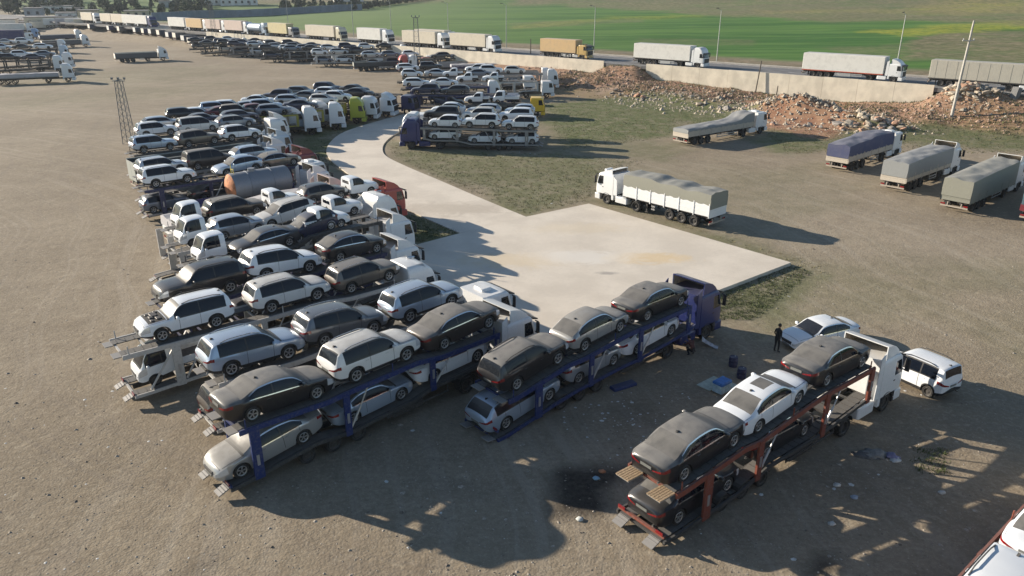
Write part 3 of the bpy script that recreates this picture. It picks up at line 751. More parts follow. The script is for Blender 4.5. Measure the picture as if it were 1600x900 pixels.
def box_trailer(L, body, lite=False, H=4.0, rail=None, ribs=True):
    """closed box or curtain body, rear doors, rails"""
    P = axle_parts((1.9, 3.2, 4.5) if L > 9 else (1.3, 2.6), lite=lite) + tail_gear(L, lite)
    b = MB().box(.06, L, -1.275, 1.275, 1.17, H, .05)
    P.append(Part('box_body', b.mesh('box_body'), body))
    if not lite:
        for m in (-1, 1):
            P.append(Part('side_rail', MB().box(0.02, L+.01, m*1.285-.02, m*1.285+.02, 1.10, 1.26).mesh('side_rail'), rail or CHASSIS))
            if ribs:
                for k, q in enumerate(np.linspace(.9, L-.8, 9)):
                    P.append(Part('curtain_strap', MB().box(q-.03, q+.03, m*1.282-.012, m*1.282+.012, 1.28, H-.12).mesh('curtain_strap'), body))
            a, b = sorted((m*.01, m*1.24))
            P.append(Part('rear_door', MB().box(0.0, .05, a, b, 1.22, H-.08).mesh('rear_door'), body, kids=[
                Part('lock_bar', MB().tube((-.03, m*.45, 1.2), (-.03, m*.45, H-.15), .025).mesh('lock_bar'), ALU), Part('lock_bar', MB().tube((-.03, m*.95, 1.2), (-.03, m*.95, H-.15), .025).mesh('lock_bar'), ALU)]))
        P.append(Part('pallet_box', MB().box(6.2, 8.4, -1.2, -.7, .45, 1.0).mesh('pallet_box'), ALU))
    return P
def tarp_trailer(L, prof, board, side, cover, lite=False, seed=1, skirt_drop=.45, panels=True, inner_m=None, rear_open=False, stakes=None):
    """drop-side or tipper body: boards of height `board`, a sheet of cloth over a load with profile prof [(x, z)]"""
    P = axle_parts((1.6, 2.92, 4.24), lite=lite) + tail_gear(L, lite)
    z0 = 1.22
    P.append(Part('load_floor', MB().box(.05, L, -1.2, 1.2, z0-.1, z0).mesh('load_floor'), CHASSIS))
    stk = []
    np_ = 6 if L > 9 else 4
    for m in (-1, 1):
        for k in range(np_):
            a = .05+(L-.05)*k/np_; b = .05+(L-.05)*(k+1)/np_
            bd = MB().box(a+.03, b-.03, m*1.25-.025, m*1.25+.025, z0, z0+board)
            bd.box(a+.06, b-.06, m*1.275-.012, m*1.275+.012, z0+board*.30, z0+board*.40).box(a+.06, b-.06, m*1.275-.012, m*1.275+.012, z0+board*.66, z0+board*.76)
            kid = []
            if not lite:
                kid = [Part('stake', MB().box(a-.04, a+.04, m*1.28-.04, m*1.28+.04, z0-.12, z0+board+.01).mesh('stake'), stakes or side)]
            P.append(Part('side_board', bd.mesh('side_board'), side, kids=kid))
    if not rear_open:
        P.append(Part('tailboard', MB().box(.0, .05, -1.25, 1.25, z0-.15, z0+board).box(-.02, .01, -1.2, 1.2, z0+board*.3, z0+board*.4).mesh('tailboard'), side))
    P.append(Part('headboard', MB().box(L, L+.06, -1.26, 1.26, z0-.1, max(z0+board, prof[-1][1] if prof else 0)).mesh('headboard'), side))
    if prof:
        f = curve([(x, z) for x, z in prof]); nx = 40; ny = 10
        vs = []; fs = []
        rnd = random.Random(seed)
        for i in range(nx+1):
            x = -.03+(L+.06)*i/nx
            zt = f(x)
            bow = .10*math.sin(math.pi*((i*7/nx) % 1))
            row = []
            low = min(z0+board-skirt_drop*.6, zt-.2)
            row.append((x, -1.30, low+.05*math.sin(i*2.1+seed)))
            row.append((x, -1.30, (low+zt)/2))
            for j in range(ny+1):
                y = -1.27+2.54*j/ny
                nz = mnoise.noise(Vector((x*.55+seed*7, y*.9, seed)))*.16 + mnoise.noise(Vector((x*1.6, y*2, seed*3)))*.06
                ed = 1-abs(y/1.27)**4
                row.append((x, y, zt + (nz+bow*.4+.05)*ed - .03*(1-ed)))
            row.append((x, 1.30, (low+zt)/2)); row.append((x, 1.30, low+.05*math.sin(i*1.7+seed)))
            vs += row
        w = ny+5
        for i in range(nx):
            for j in range(w-1): fs.append((i*w+j, (i+1)*w+j, (i+1)*w+j+1, i*w+j+1))
        # cloth hanging over both ends
        for i, dx in ((0, -.03), (nx, .03)):
            base = len(vs); r0 = [vs[i*w+j] for j in range(w)]
            for j, (x, y, z) in enumerate(r0): vs.append((x+dx, y, min(z, z0+board*.55) if 1 < j < w-2 else z-.05))
            for j in range(w-1): fs.append((i*w+j, i*w+j+1, base+j+1, base+j))
        me = MB().add(vs, fs).mesh('tarp_sheet', 60)
        P.append(Part('tarpaulin', me, cover))
    return P

# ------------------------------------------------------------------ car carriers
def lerp_poly(pts, s):
    if s <= pts[0][0]: return pts[0][1]
    for (a, za), (b, zb) in zip(pts[:-1], pts[1:]):
        if s <= b: return za + (zb-za)*(s-a)/max(1e-6, b-a)
    return pts[-1][1]
def deck(P, nm, pts, railm, rail_h, lite, cross=1.15, plates=True):
    """two wheel tracks, two side rails and the cross members of one deck"""
    for m in (-1, 1):
        P.append(Part(nm+'_rail', MB().path([(s, m*1.22, z-rail_h/2+.02) for s, z in pts], .09, rail_h).mesh(nm+'_rail'), railm))
        if plates:
            tr = MB().path([(s, m*.80, z-.03) for s, z in pts], .56, .045)
            for s in np.arange(pts[0][0]+.2, pts[-1][0]-.1, .42 if not lite else 5):
                z = lerp_poly(pts, s); tr.bar((s, m*.80-.26, z), (s, m*.80+.26, z), .05, .02)
            P.append(Part(nm+'_track', tr.mesh(nm+'_track'), PLATE_M))
    for s in np.arange(pts[0][0]+.1, pts[-1][0], cross):
        z = lerp_poly(pts, s)-.11
        P.append(Part('cross_member', MB().bar((s, -1.18, z), (s, 1.18, z), .10, .09).mesh('cross_member'), railm))
def carrier_parts(up, low, posts, railm, lite=False, axles=(0, 1.33, 2.66), braces=(), wood_ramps=False, front=None, rear_post=True, lowrail=None, ram=True):
    P = axle_parts(axles, SMW, 1.0, .40, lite)
    if up: deck(P, 'upper_deck', up, railm, .24, lite)
    if low: deck(P, 'lower_deck', low, lowrail or railm, .17, lite)
    for k, s in enumerate(posts):
        zu = lerp_poly(up, s) if up else 2.6; zl = lerp_poly(low, s)
        w = .44 if (k == 0 and rear_post) else .32
        for m in (-1, 1):
            a, b = sorted((m*1.20, m*1.30))
            po = MB().box(s-w/2, s+w/2, a, b, zl-.18, zu-.02)
            kid = []
            if not lite:
                a2, b2 = sorted((m*1.30, m*1.33))
                kid = [Part('lock_plate', MB().box(s-.06, s+.06, a2, b2, zl+.5, zl+1.0).mesh('lock_plate'), ALU)]
            P.append(Part('deck_post', po.mesh('deck_post'), railm, kids=kid))
    if ram and up and not lite:
        for s in posts[1:3]:
            for m in (-1, 1):
                zu = lerp_poly(up, s+1.1); zl = lerp_poly(low, s+.1)
                P.append(Part('hydraulic_ram', MB().tube((s+.15, m*1.18, zl+.1), (s+.75, m*1.18, (zl+zu)/2), .06).tube((s+.75, m*1.18, (zl+zu)/2), (s+1.2, m*1.18, zu-.2), .035).mesh('hydraulic_ram'), ALU))
    for a, b in braces:
        for m in (-1, 1):
            P.append(Part('brace', MB().bar((a, m*1.22, lerp_poly(low, a)+.1), (b, m*1.22, lerp_poly(up, b)-.25), .10, .07).mesh('deck_brace'), railm))
    # chassis beam under the lower deck
    s0, s1 = low[0][0]+.3, low[-1][0]
    c = MB()
    for m in (-.45, .45): c.path([(s, m, lerp_poly(low, s)-.26) for s in np.linspace(s0, s1, 6)], .12, .26)
    P.append(Part('chassis', c.mesh('carrier_chassis'), CHASSIS))
    u = MB().bar((s0-.25, -1.2, .52), (s0-.25, 1.2, .52), .10, .12)
    for m in (-.5, .5): u.bar((s0-.25, m, .52), (s0+.1, m, low[0][1]-.2), .07)
    P.append(Part('underrun_bar', u.mesh('carrier_underrun'), railm))
    if not lite:
        for m in (-1, 1):
            a, b = sorted((m*.80, m*1.16))
            P.append(Part('tail_light', MB().box(s0-.34, s0-.30, a, b, .58, .70).mesh('carrier_lamp'), LAMP_R))
            P.append(Part('tool_box', MB().box(4.6, 6.4, *sorted((m*.75, m*1.18)), .42, .80, .03).mesh('carrier_box'), CHASSIS))
            P.append(Part('side_guard', MB().bar((4.2, m*1.22, .62), (8.0, m*1.22, .66), .04, .10).bar((4.3, m*1.22, .62), (4.3, m*1.22, .95), .05).bar((7.9, m*1.22, .62), (7.9, m*1.22, 1.0), .05).mesh('carrier_guard'), CHASSIS))
            for k, ax in enumerate(axles):
                g = MB().path([(ax+.47*math.cos(R(q)), m*1.0, .40+.45*math.sin(R(q))) for q in range(20, 161, 20)], .38, .02)
                P.append(Part('mudguard', g.mesh('carrier_guard_arch'), PLASTIC))
            # loading ramps at the tail
            zt = low[0][1]
            rp = MB().bar((low[0][0]+.02, m*.80, zt-.06), (low[0][0]-.46, m*.80, max(.12, zt-.24)), .52, .05)
            for q in np.linspace(.06, .42, 4): rp.bar((low[0][0]-q, m*.80-.26, zt-.02-.40*q/.85), (low[0][0]-q, m*.80+.26, zt-.02-.40*q/.85), .04, .03)
            P.append(Part('loading_ramp', rp.mesh('loading_ramp'), steel('grey')))
            if up:
                zt = up[0][1]; slats = []
                if wood_ramps:
                    for q in range(6):
                        y = m*.80-.29+.116*q
                        slats.append(Part('slat', MB().box(up[0][0]-.82, up[0][0]+.02, y-.045, y+.045, zt-.04, zt-.005).mesh('ramp_slat'), WOOD))
                P.append(Part('deck_ramp', MB().box(up[0][0]-(.80 if wood_ramps else .38), up[0][0], m*.80-.33, m*.80+.33, zt-.09, zt-.045).mesh('deck_ramp'), steel('grey'), kids=slats))
                for s in (up[0][0]+.3, (up[0][0]+up[-1][0])/2+.4, up[-1][0]-.4):
                    z = lerp_poly(up, s)
                    P.append(Part('stanchion', MB().tube((s, m*1.20, z), (s, m*1.20, z+.42), .03).mesh('stanchion'), railm))
    return P

class Row:
    """one carrier: s runs along it from the last trailer axle to the cab, near = side turned to the camera"""
    def __init__(s, c, heading, near=-1):
        s.c = Vector((c[0], c[1])); s.h = heading; s.d = Vector((math.cos(heading), math.sin(heading)))
        s.left = Vector((-s.d.y, s.d.x)); s.near = near; s.up = []; s.low = []; s.z0 = 0.0
    def M(s, z=0.0): return MZ((s.c.x, s.c.y), s.h, z+s.z0)
    def hit(s, px, py, lat=.88):
        o = s.c + s.left*(s.near*lat)
        u = (px-800)/FPX; v = (py-450)/FPX
        r = Vector((u, CP-v*SP, -SP-v*CP)); r2 = Vector((r.x, r.y))
        t = o.dot(s.left)/r2.dot(s.left)
        p = r2*t
        return (p-o).dot(s.d), CAM_H + r.z*t
    def car(s, lvl, kind, col, a, b, label, face=1, lite=False, zlim=None, dust=True, name=None, wbm=None):
        """a, b: pixels of the near wheels' contact (tail end first), or (s, z) metres if small"""
        P, wb, mid = car_template(kind, lite)
        if b is not None and a[0] > 60:
            s1, z1 = s.hit(*a); s2, z2 = s.hit(*b)
            k = max(.95, min(1.05, math.hypot(s2-s1, z2-z1)/wb))
        else:
            s1, z1 = a if a[0] < 60 else s.hit(*a)
            pitch0 = b[0] if b else 0.0
            s2, z2 = s1+wb, z1+pitch0*wb; k = 1.0
        sm, zm = (s1+s2)/2, (z1+z2)/2
        pt = math.atan2(z2-z1, s2-s1)
        if lvl: (s.up if lvl == 'U' else s.low).extend([(sm-wb*k/2-.35, zm-(wb*k/2+.35)*math.tan(pt)), (sm+wb*k/2+.35, zm+(wb*k/2+.35)*math.tan(pt))])
        M = s.M() @ Matrix.Translation((sm, 0, zm+.012)) @ Matrix.Rotation(-pt, 4, 'Y')
        if face < 0: M = M @ Matrix.Rotation(math.pi, 4, 'Z')
        return place_car(kind, col, label, M, k, lite, dust=dust, name=name)
    def profile(s, pts, tail, front, zt=None, zf=None):
        pts = sorted(pts); out = []
        for q in pts:
            if out and q[0]-out[-1][0] < .25: out[-1] = (out[-1][0], min(out[-1][1], q[1]))
            else: out.append(q)
        out = [q for q in out if tail+.2 < q[0] < front-.2]
        return [(tail, zt if zt is not None else (out[0][1] if out else 1))] + out + [(front, zf if zf is not None else (out[-1][1] if out else 1))]
def finish(row, label, steelk, paintk, style, cabx=14.2, tail=-3.2, upfront=11.3, lowtail=-3.6, lowz=(.72, 1.0, 1.45), posts=(-2.2, 2.2, 7.0, 11.2), lite=False, wb=3.7, uptail=None, up=None, group='car carriers parked side by side', skirt=None, lowrail=None, cat='car carrier', **kw):
    railm = steel(steelk)
    up = up or (row.profile(row.up, tail, upfront) if row.up else [(tail, 2.75), (upfront, 2.85)])
    base = [(lowtail, lowz[0]), (-.6, lowz[0]+.18), (3.0, lowz[1]), (7.6, lowz[1]+.12), (8.6, lowz[2]-.1), (11.0, lowz[2])]
    low = row.profile(row.low, lowtail, 11.0, lowz[0] if not row.low else None, lowz[2]) if row.low else base
    P = carrier_parts(up, low, posts, railm, lite, lowrail=lowrail, **kw)
    mats = dict(paint=tpaint(paintk), skirt=tpaint(skirt or paintk))
    return make_thing('car_carrier', shifted(tractor_parts(style, lite, wb), cabx) + P, label, cat, group, row.M(), mats)

# ------------------------------------------------------------------ ground
RD0 = Vector((66.9, 124.6)); RU = Vector((-.770, .638)); RM = Vector((.638, .770))   # road: a point of its near edge, its course, its outward side
RZ = 4.3
def road_pt(t, sd, z=RZ): p = RD0 + RU*t + RM*sd; return Vector((p.x, p.y, z))
def grid_axis(a, b, step, lo, hi, grow=1.13):
    c = list(np.arange(a, b+.01, step)); d = step; x = c[0]; left = []
    while x > lo: d *= grow; x -= d; left.append(x)
    d = step; x = c[-1]; right = []
    while x < hi: d *= grow; x += d; right.append(x)
    return np.array(left[::-1] + c + right)
def vnoise(X, Y, s, seed=0):
    """value noise on arrays"""
    rs = np.random.RandomState(seed); T = rs.rand(256, 256)
    x = X/s; y = Y/s; xi = np.floor(x).astype(int); yi = np.floor(y).astype(int); fx = x-xi; fy = y-yi
    fx = fx*fx*(3-2*fx); fy = fy*fy*(3-2*fy)
    g = lambda i, j: T[(xi+i) % 256, (yi+j) % 256]
    return (g(0,0)*(1-fx)+g(1,0)*fx)*(1-fy) + (g(0,1)*(1-fx)+g(1,1)*fx)*fy
def fbm(X, Y, s, seed=0, oct=4):
    r = 0; a = .5; t = 0
    for k in range(oct): r = r + a*vnoise(X, Y, s/2**k, seed+k); t += a; a *= .55
    return r/t
def foot_z(t):      # height of the ground at the foot of the wall, t along the road from its right end
    return np.interp(t, [-60, -10, 15, 60, 110, 170, 230, 330], [3.6, 2.6, .8, 2.3, 2.3, 2.2, 2.0, 2.0])
GAPS = ((52, 62, 2.8), (-200, -.5, 2.0))
MOUNDS = [(at(1262, 180, .5), 7.6, 3.8, 3.3), (at(1205, 178, .3), 6, 3, 1.4), (at(1350, 196, .2), 7.0, 2.6, 1.7), (at(1510, 182, .6), 4.6, 2.6, 1.7), (at(1130, 160, .8), 10, 3, .8), (at(1040, 148, 1.0), 9, 3, .6)]
def ground_z(X, Y):
    X = np.asarray(X, float); Y = np.asarray(Y, float)
    dx = X-RD0.x; dy = Y-RD0.y
    t = dx*RU.x+dy*RU.y; sd = dx*RM.x+dy*RM.y
    ft = foot_z(t)
    gap = np.zeros_like(X)
    for a, b, w in GAPS: gap = np.maximum(gap, sst(a-w, a+w, t)*(1-sst(b-w, b+w, t)))
    rw_ = np.interp(t, [60, 95], [16, 5.5]); ramp = np.clip((sd+.8+rw_)/rw_, 0, 1); ramp = ramp*ramp*(3-2*ramp)
    z = ft*ramp
    z = z + gap*np.clip(4.05-ft, 0, 5)*sst(-7, -.5, sd)
    z = np.where(sd > 3, ft + (4.1-ft)*sst(3, 9, sd), z)
    z = z + np.clip(gap, 0, 1)*np.where((sd > 3) & (sd < 9), (4.05-z), 0)
    far = np.maximum(0, sd-20)
    z = z + .016*far*sst(-420, -60, -t)
    D = np.hypot(X, Y)
    z = z + .055*np.maximum(0, D-470) + 26*sst(600, 1500, D)*(fbm(X, Y, 420, 5)-.3)
    rough = sst(-15, -9, sd)*(1-sst(-1.5, .5, sd))*(1-sst(60, 95, t))
    z = z + rough*((fbm(X, Y, 5, 11)-.5)*1.5)
    for c, rx, ry, h in MOUNDS:
        a = -.69; u = (X-c.x)*math.cos(a)+(Y-c.y)*math.sin(a); v = -(X-c.x)*math.sin(a)+(Y-c.y)*math.cos(a)
        z = z + h*np.exp(-((u/rx)**2+(v/ry)**2)*1.6)*(.75+.5*fbm(X, Y, 2.5, 21))
    z = z + (fbm(X, Y, 14, 3)-.5)*.16*(1-sst(-16, -10, sd)) + (fbm(X, Y, 30, 4)-.5)*1.2*sst(22, 60, sd)
    return z
def gz(p): return float(ground_z(np.array([p[0]]), np.array([p[1]]))[0])
def inpoly(PX, PY, poly):
    r = np.zeros(PX.shape, bool); n = len(poly)
    for i in range(n):
        (x1, y1), (x2, y2) = poly[i], poly[(i+1) % n]
        c = ((y1 > PY) != (y2 > PY)) & (PX < (x2-x1)*(PY-y1)/((y2-y1) or 1e-9)+x1)
        r ^= c
    return r
def wpoly(pix, z=0.0): return [tuple(at(x, y, z)[:2]) for x, y in pix]
def soft(X, Y, poly, w, seed, s=6):
    """polygon mask in world space with a ragged, noisy edge of width w"""
    d = np.full(X.shape, 1e9); n = len(poly)
    for i in range(n):
        ax, ay = poly[i]; bx, by = poly[(i+1) % n]
        ex, ey = bx-ax, by-ay; q = np.clip(((X-ax)*ex+(Y-ay)*ey)/max(1e-9, ex*ex+ey*ey), 0, 1)
        d = np.minimum(d, np.hypot(X-ax-q*ex, Y-ay-q*ey))
    d = np.where(inpoly(X, Y, poly), d, -d)
    return sst(-w, w, d + (fbm(X, Y, s, seed)-.5)*w*3.2)
xs = grid_axis(-130, 120, 1.15, -900, 900); ys = grid_axis(4, 255, 1.15, -60, 1250, 1.09)
GX, GY = np.meshgrid(xs, ys); GZ = ground_z(GX, GY)
me = bpy.data.meshes.new('ground')
nx, ny = len(xs), len(ys)
vv = np.stack([GX, GY, GZ], -1).reshape(-1, 3)
i0 = (np.arange(ny-1)[:, None]*nx+np.arange(nx-1)).ravel()
ff = np.stack([i0, i0+1, i0+nx+1, i0+nx], -1)
me.vertices.add(len(vv)); me.vertices.foreach_set('co', vv.ravel())
me.loops.add(ff.size); me.loops.foreach_set('vertex_index', ff.ravel().astype(np.int32))
me.polygons.add(len(ff)); me.polygons.foreach_set('loop_start', np.arange(0, ff.size, 4).astype(np.int32)); me.polygons.foreach_set('loop_total', np.full(len(ff), 4, np.int32))
me.update(calc_edges=True); me.shade_smooth()
X, Y = GX, GY
SDm = (X-RD0.x)*RM.x+(Y-RD0.y)*RM.y; Tm = (X-RD0.x)*RU.x+(Y-RD0.y)*RU.y
# A: R thin dull grass, G lush field, B red earth, A dark oily ground
grassA = np.zeros_like(X)
for k, (pl, am) in enumerate([
    ([(470, 200), (560, 192), (520, 215), (508, 242), (530, 268), (490, 262), (468, 235)], .8),
    ([(620, 330), (725, 362), (650, 384), (618, 352)], .8),
    ([(606, 218), (660, 236), (860, 240), (1010, 250), (960, 262), (930, 300), (918, 316), (822, 336), (690, 282), (614, 246)], .62),
    ([(850, 162), (1000, 142), (1210, 190), (1180, 205), (1060, 190), (1040, 215), (880, 232), (850, 200)], .85),
    ([(1190, 200), (1290, 195), (1600, 190), (1600, 240), (1420, 225), (1230, 240), (1160, 222)], .75),
    ([(880, 300), (960, 316), (1110, 366), (1260, 415), (1230, 418), (1080, 360), (930, 316)], .55),
    ([(1120, 470), (1240, 420), (1290, 430), (1180, 505), (1120, 505)], .6),
    ([(900, 250), (1290, 262), (1330, 330), (1270, 400), (1120, 350), (960, 300)], .22), ([(1130, 470), (1290, 420), (1600, 430), (1600, 560), (1420, 520), (1200, 500)], .25), ([(840, 205), (1060, 225), (1040, 250), (850, 240)], .4),
    ([(0, 170), (300, 150), (350, 130), (0, 150)], .18),
    ([(0, 125), (130, 110), (360, 100), (300, 125), (0, 140)], .2)]):
    grassA = np.maximum(grassA, am*soft(X, Y, wpoly(pl), 2.2 if am > .3 else 6, 40+k))
lush = sst(24, 34, SDm+(fbm(X, Y, 25, 9)-.5)*14)
D = np.hypot(X, Y)
red = np.zeros_like(X)
grassA = np.maximum(grassA, .75*sst(-26, -20, SDm+(fbm(X, Y, 8, 51)-.5)*8)*(1-sst(-14, -8, SDm+(fbm(X, Y, 6, 52)-.5)*9))*(1-sst(60, 85, Tm)))
red = np.maximum(red, sst(-15, -9, SDm+(fbm(X, Y, 7, 31)-.5)*7)*(1-sst(-1, 2, SDm))*(1-sst(75, 120, Tm))*.8)
red = np.maximum(red, soft(X, Y, wpoly([(1200, 140), (1330, 150), (1340, 190), (1290, 205), (1180, 190)], 1), 1.5, 33))
red = np.maximum(red, .8*soft(X, Y, wpoly([(1430, 165), (1600, 160), (1600, 190), (1440, 188)], 1), 1.5, 34))
red = np.maximum(red, .45*soft(X, Y, wpoly([(860, 142), (990, 138), (1060, 150), (990, 152), (850, 156)]), 1, 36))
dark = np.zeros_like(X)
for k, (px, py, rx, ry, am) in enumerate([(903, 768, 1.45, 1.9, 1), (950, 742, 1.5, .9, .95), (1280, 876, .55, .5, .9), (1180, 870, .3, .2, .6), (770, 700, .5, .4, .3), (345, 790, .4, .3, .45), (310, 875, .4, .4, .35), (1110, 560, 1.2, .5, .45), (1145, 640, .7, .5, .35), (1000, 640, 1.6, .8, .25), (900, 660, 1.3, .8, .22)]):
    c = at(px, py); q = np.hypot((X-c.x)/rx, (Y-c.y)/ry) + (fbm(X, Y, 1.1, 60+k)-.5)*.9
    dark = np.maximum(dark, am*(1-sst(.8, 1.2, q)))
# B: R yellow flowers, G pale track, B dry brown hill, A built-up pale ground
far = sst(250, 330, D)
yel = sst(.52, .64, fbm(X, Y, 34, 71))*sst(60, 120, SDm)*sst(-40, 60, X-Y*.12)*(1-sst(260, 420, SDm)*.3)
brown = np.maximum(sst(.50, .62, fbm(X, Y, 55, 77, 5)-.05)*sst(60, 150, SDm)*sst(20, 90, X-Y*.16)*.8, sst(430, 520, D+ (fbm(X, Y, 80, 7)-.5)*90)*.9)
brown = np.maximum(brown, sst(14, 18, SDm)*(1-sst(22, 32, SDm+(fbm(X, Y, 9, 8)-.5)*8))*.8)
zz = GY*CP+(CAM_H-GZ)*SP; zz = np.where(zz > 5, zz, 1e9)
PXV = 800+FPX*GX/zz; PYV = 450+FPX*((CAM_H-GZ)*CP-GY*SP)/zz
far_ok = (SDm > 15)*1.0
def softp(poly, w, seed, s=20):      # the same as soft(), the outline given where it lies in the view
    d = np.full(X.shape, 1e9); n = len(poly)
    for i in range(n):
        ax, ay = poly[i]; bx, by = poly[(i+1) % n]; ex, ey = bx-ax, (by-ay)*6
        q = np.clip(((PXV-ax)*ex+(PYV-ay)*6*ey)/max(1e-9, ex*ex+ey*ey), 0, 1)
        d = np.minimum(d, np.hypot(PXV-ax-q*ex, (PYV-ay)*6-q*ey))
    d = np.where(inpoly(PXV, PYV, poly), d, -d)
    return sst(-w, w, d+(fbm(X, Y, s, seed, 5)-.5)*w*4)*far_ok
brown = np.maximum(brown*.0, sst(14, 18, SDm)*(1-sst(22, 32, SDm+(fbm(X, Y, 9, 8)-.5)*8))*.8)
for pl, w_, am in (([(700, -40), (820, 8), (960, 13), (1130, 24), (1300, 34), (1420, 33), (1620, 40), (1700, -40)], 14, .75), ([(1400, 66), (1470, 52), (1620, 50), (1620, 100), (1480, 92), (1400, 96)], 22, .8), ([(1290, 76), (1420, 66), (1420, 96), (1330, 92)], 18, .4),
                   ([(300, -40), (330, 6), (540, 8), (700, 1), (760, -40)], 10, .9), ([(1000, 60), (1180, 62), (1180, 72), (1000, 70)], 10, .3), ([(800, 36), (1000, 28), (1000, 34), (800, 44)], 8, .35)):
    brown = np.maximum(brown, am*softp(pl, w_, 90+int(w_)))
yel = yel*0
for pl, w_, am in (([(1440, 2), (1620, -2), (1620, 24), (1440, 22)], 20, .95), ([(1180, 16), (1440, 14), (1440, 21), (1180, 20)], 12, .6), ([(1340, 50), (1620, 28), (1620, 46), (1420, 56)], 16, .7), ([(800, 40), (960, 26), (1100, 22), (1100, 27), (960, 32), (800, 46)], 10, .35)):
    yel = np.maximum(yel, am*softp(pl, w_, 70+int(w_), 14))
track = .8*soft(X, Y, wpoly([(845, 148), (985, 141), (990, 147), (860, 158)]), .8, 38)
track = np.maximum(track, .12*soft(X, Y, wpoly([(930, 255), (1290, 300), (1600, 380), (1600, 470), (1280, 400), (1000, 300)]), 5, 39, 12))
built = sst(330, 400, D)*(1-sst(30, 120, X+Y*.28))*(1-sst(500, 620, D))*.35
for nm, ch in (('cover_a', (grassA, lush, red, dark)), ('cover_b', (yel, track, brown, built))):
    at_ = me.color_attributes.new(nm, 'FLOAT_COLOR', 'POINT')
    at_.data.foreach_set('color', np.stack(ch, -1).astype(np.float32).ravel())
ground = bpy.data.objects.new('ground', me); COL.objects.link(ground); ground['kind'] = 'structure'
t = NT('lot_ground')
P = t.pos()
def attr(n):
    a = t.new('ShaderNodeAttribute', attribute_name=n); s = t.new('ShaderNodeSeparateColor'); t.l.new(a.outputs['Color'], s.inputs[0])
    return s.outputs[0], s.outputs[1], s.outputs[2], a.outputs['Alpha']
a_gr, a_lu, a_rd, a_dk = attr('cover_a'); b_ye, b_tr, b_br, b_bu = attr('cover_b')
n_big = t.noise(.05, 5, .6, P); n_mid = t.noise(.45, 6, .65, P); n_fine = t.noise(4.5, 6, .7, P); n_peb = t.noise(17, 3, .6, P)
def arcs(cx_, cy_, seed):
    """faint curved wheel tracks: noise along the distance from a far centre"""
    sub = t.new('ShaderNodeVectorMath', operation='SUBTRACT'); t.l.new(P, sub.inputs[0]); sub.inputs[1].default_value = (cx_, cy_, 0)
    ln = t.new('ShaderNodeVectorMath', operation='LENGTH'); t.l.new(sub.outputs[0], ln.inputs[0])
    w = t.mul(t.mul(t.noise(.022, 2, .5, P), 22), ln.outputs['Value'], 'ADD')
    cb = t.new('ShaderNodeCombineXYZ'); t.put(t.mul(w, 1.1), cb.inputs[0]); cb.inputs[1].default_value = seed
    return t.noise(1.0, 3, .6, cb.outputs[0])
n_tr = arcs(-95, 20, 1.3); n_tr2 = arcs(60, 160, 7.7)
vor = t.new('ShaderNodeTexVoronoi', feature='F1'); vor.inputs['Scale'].default_value = 9.0; t.l.new(P, vor.inputs['Vector']); n_vor = vor.outputs['Distance']
c = t.mix(t.ramp(n_big, .35, .65), (.222, .181, .128), (.282, .234, .170))
n_m2 = t.noise(1.6, 5, .7, P, .6)
c = t.mix(t.mul(t.ramp(n_mid, .42, .70), .62), c, (.19, .152, .108))
c = t.mix(t.mul(t.ramp(n_m2, .52, .70), .45), c, (.168, .136, .095))
c = t.mix(t.mul(t.ramp(n_m2, .46, .32), .4), c, (.385, .335, .25))
c = t.mix(t.mul(t.mul(t.ramp(n_tr, .52, .60), t.ramp(n_big, .3, .6)), .26), c, (.37, .325, .265))
c = t.mix(t.mul(t.mul(t.ramp(n_tr2, .54, .62), t.ramp(n_big, .62, .38)), .28), c, (.17, .142, .115))
c = t.mix(t.mul(t.ramp(n_fine, .48, .72), .42), c, (.39, .335, .25))
c = t.mix(t.mul(t.ramp(n_fine, .5, .28), .4), c, (.155, .124, .09))
c = t.mix(t.mul(t.ramp(n_vor, .34, .16), t.mul(t.ramp(n_peb, .45, .65), .6)), c, (.42, .375, .305))
c = t.mix(t.mul(t.ramp(n_peb, .58, .72), .5), c, (.13, .11, .09))
c = t.mix(t.mul(b_tr, .8), c, (.42, .37, .31))
c = t.mix(t.mul(b_bu, 1.0), c, (.36, .33, .28))
gfac = t.mul(a_gr, t.ramp(t.mul(n_mid, t.mul(n_fine, .35), 'ADD'), .45, .75, .35, 1.0))
gcol = t.mix(t.ramp(n_fine, .35, .65), (.050, .078, .020), (.115, .140, .046))
c = t.mix(gfac, c, gcol)
rcol = t.mix(t.ramp(n_mid, .35, .65), (.25, .115, .07), (.42, .25, .16))
c = t.mix(t.mul(a_rd, .85), c, rcol)
mp3 = t.new('ShaderNodeMapping'); mp3.inputs['Rotation'].default_value = (0, 0, R(-12)); mp3.inputs['Scale'].default_value = (.012, .10, .1)
t.l.new(P, mp3.inputs['Vector']); n_row = t.noise(1.0, 6, .65, mp3.outputs[0], .6)
lcol = t.mix(t.ramp(n_row, .38, .62), (.030, .105, .012), (.080, .170, .028))
lcol = t.mix(t.mul(t.ramp(n_mid, .5, .8), .4), lcol, (.11, .125, .045))
spx = t.new('ShaderNodeSeparateXYZ'); t.l.new(P, spx.inputs[0])
lcol = t.mix(t.mul(t.ramp(spx.outputs['X'], 60, -90), .75), lcol, (.15, .20, .075))
c = t.mix(a_lu, c, lcol)
c = t.mix(t.mul(b_ye, t.ramp(n_mid, .35, .65, .25, .85)), c, (.42, .38, .035))
bcol = t.mix(t.ramp(n_mid, .4, .65), (.12, .105, .055), (.25, .19, .125))
c = t.mix(t.mul(b_br, t.ramp(n_big, .3, .55, .6, 1.0)), c, bcol)
c = t.mix(t.mul(a_dk, t.ramp(n_fine, .2, .7, 1.0, .8)), c, (.022, .019, .017))
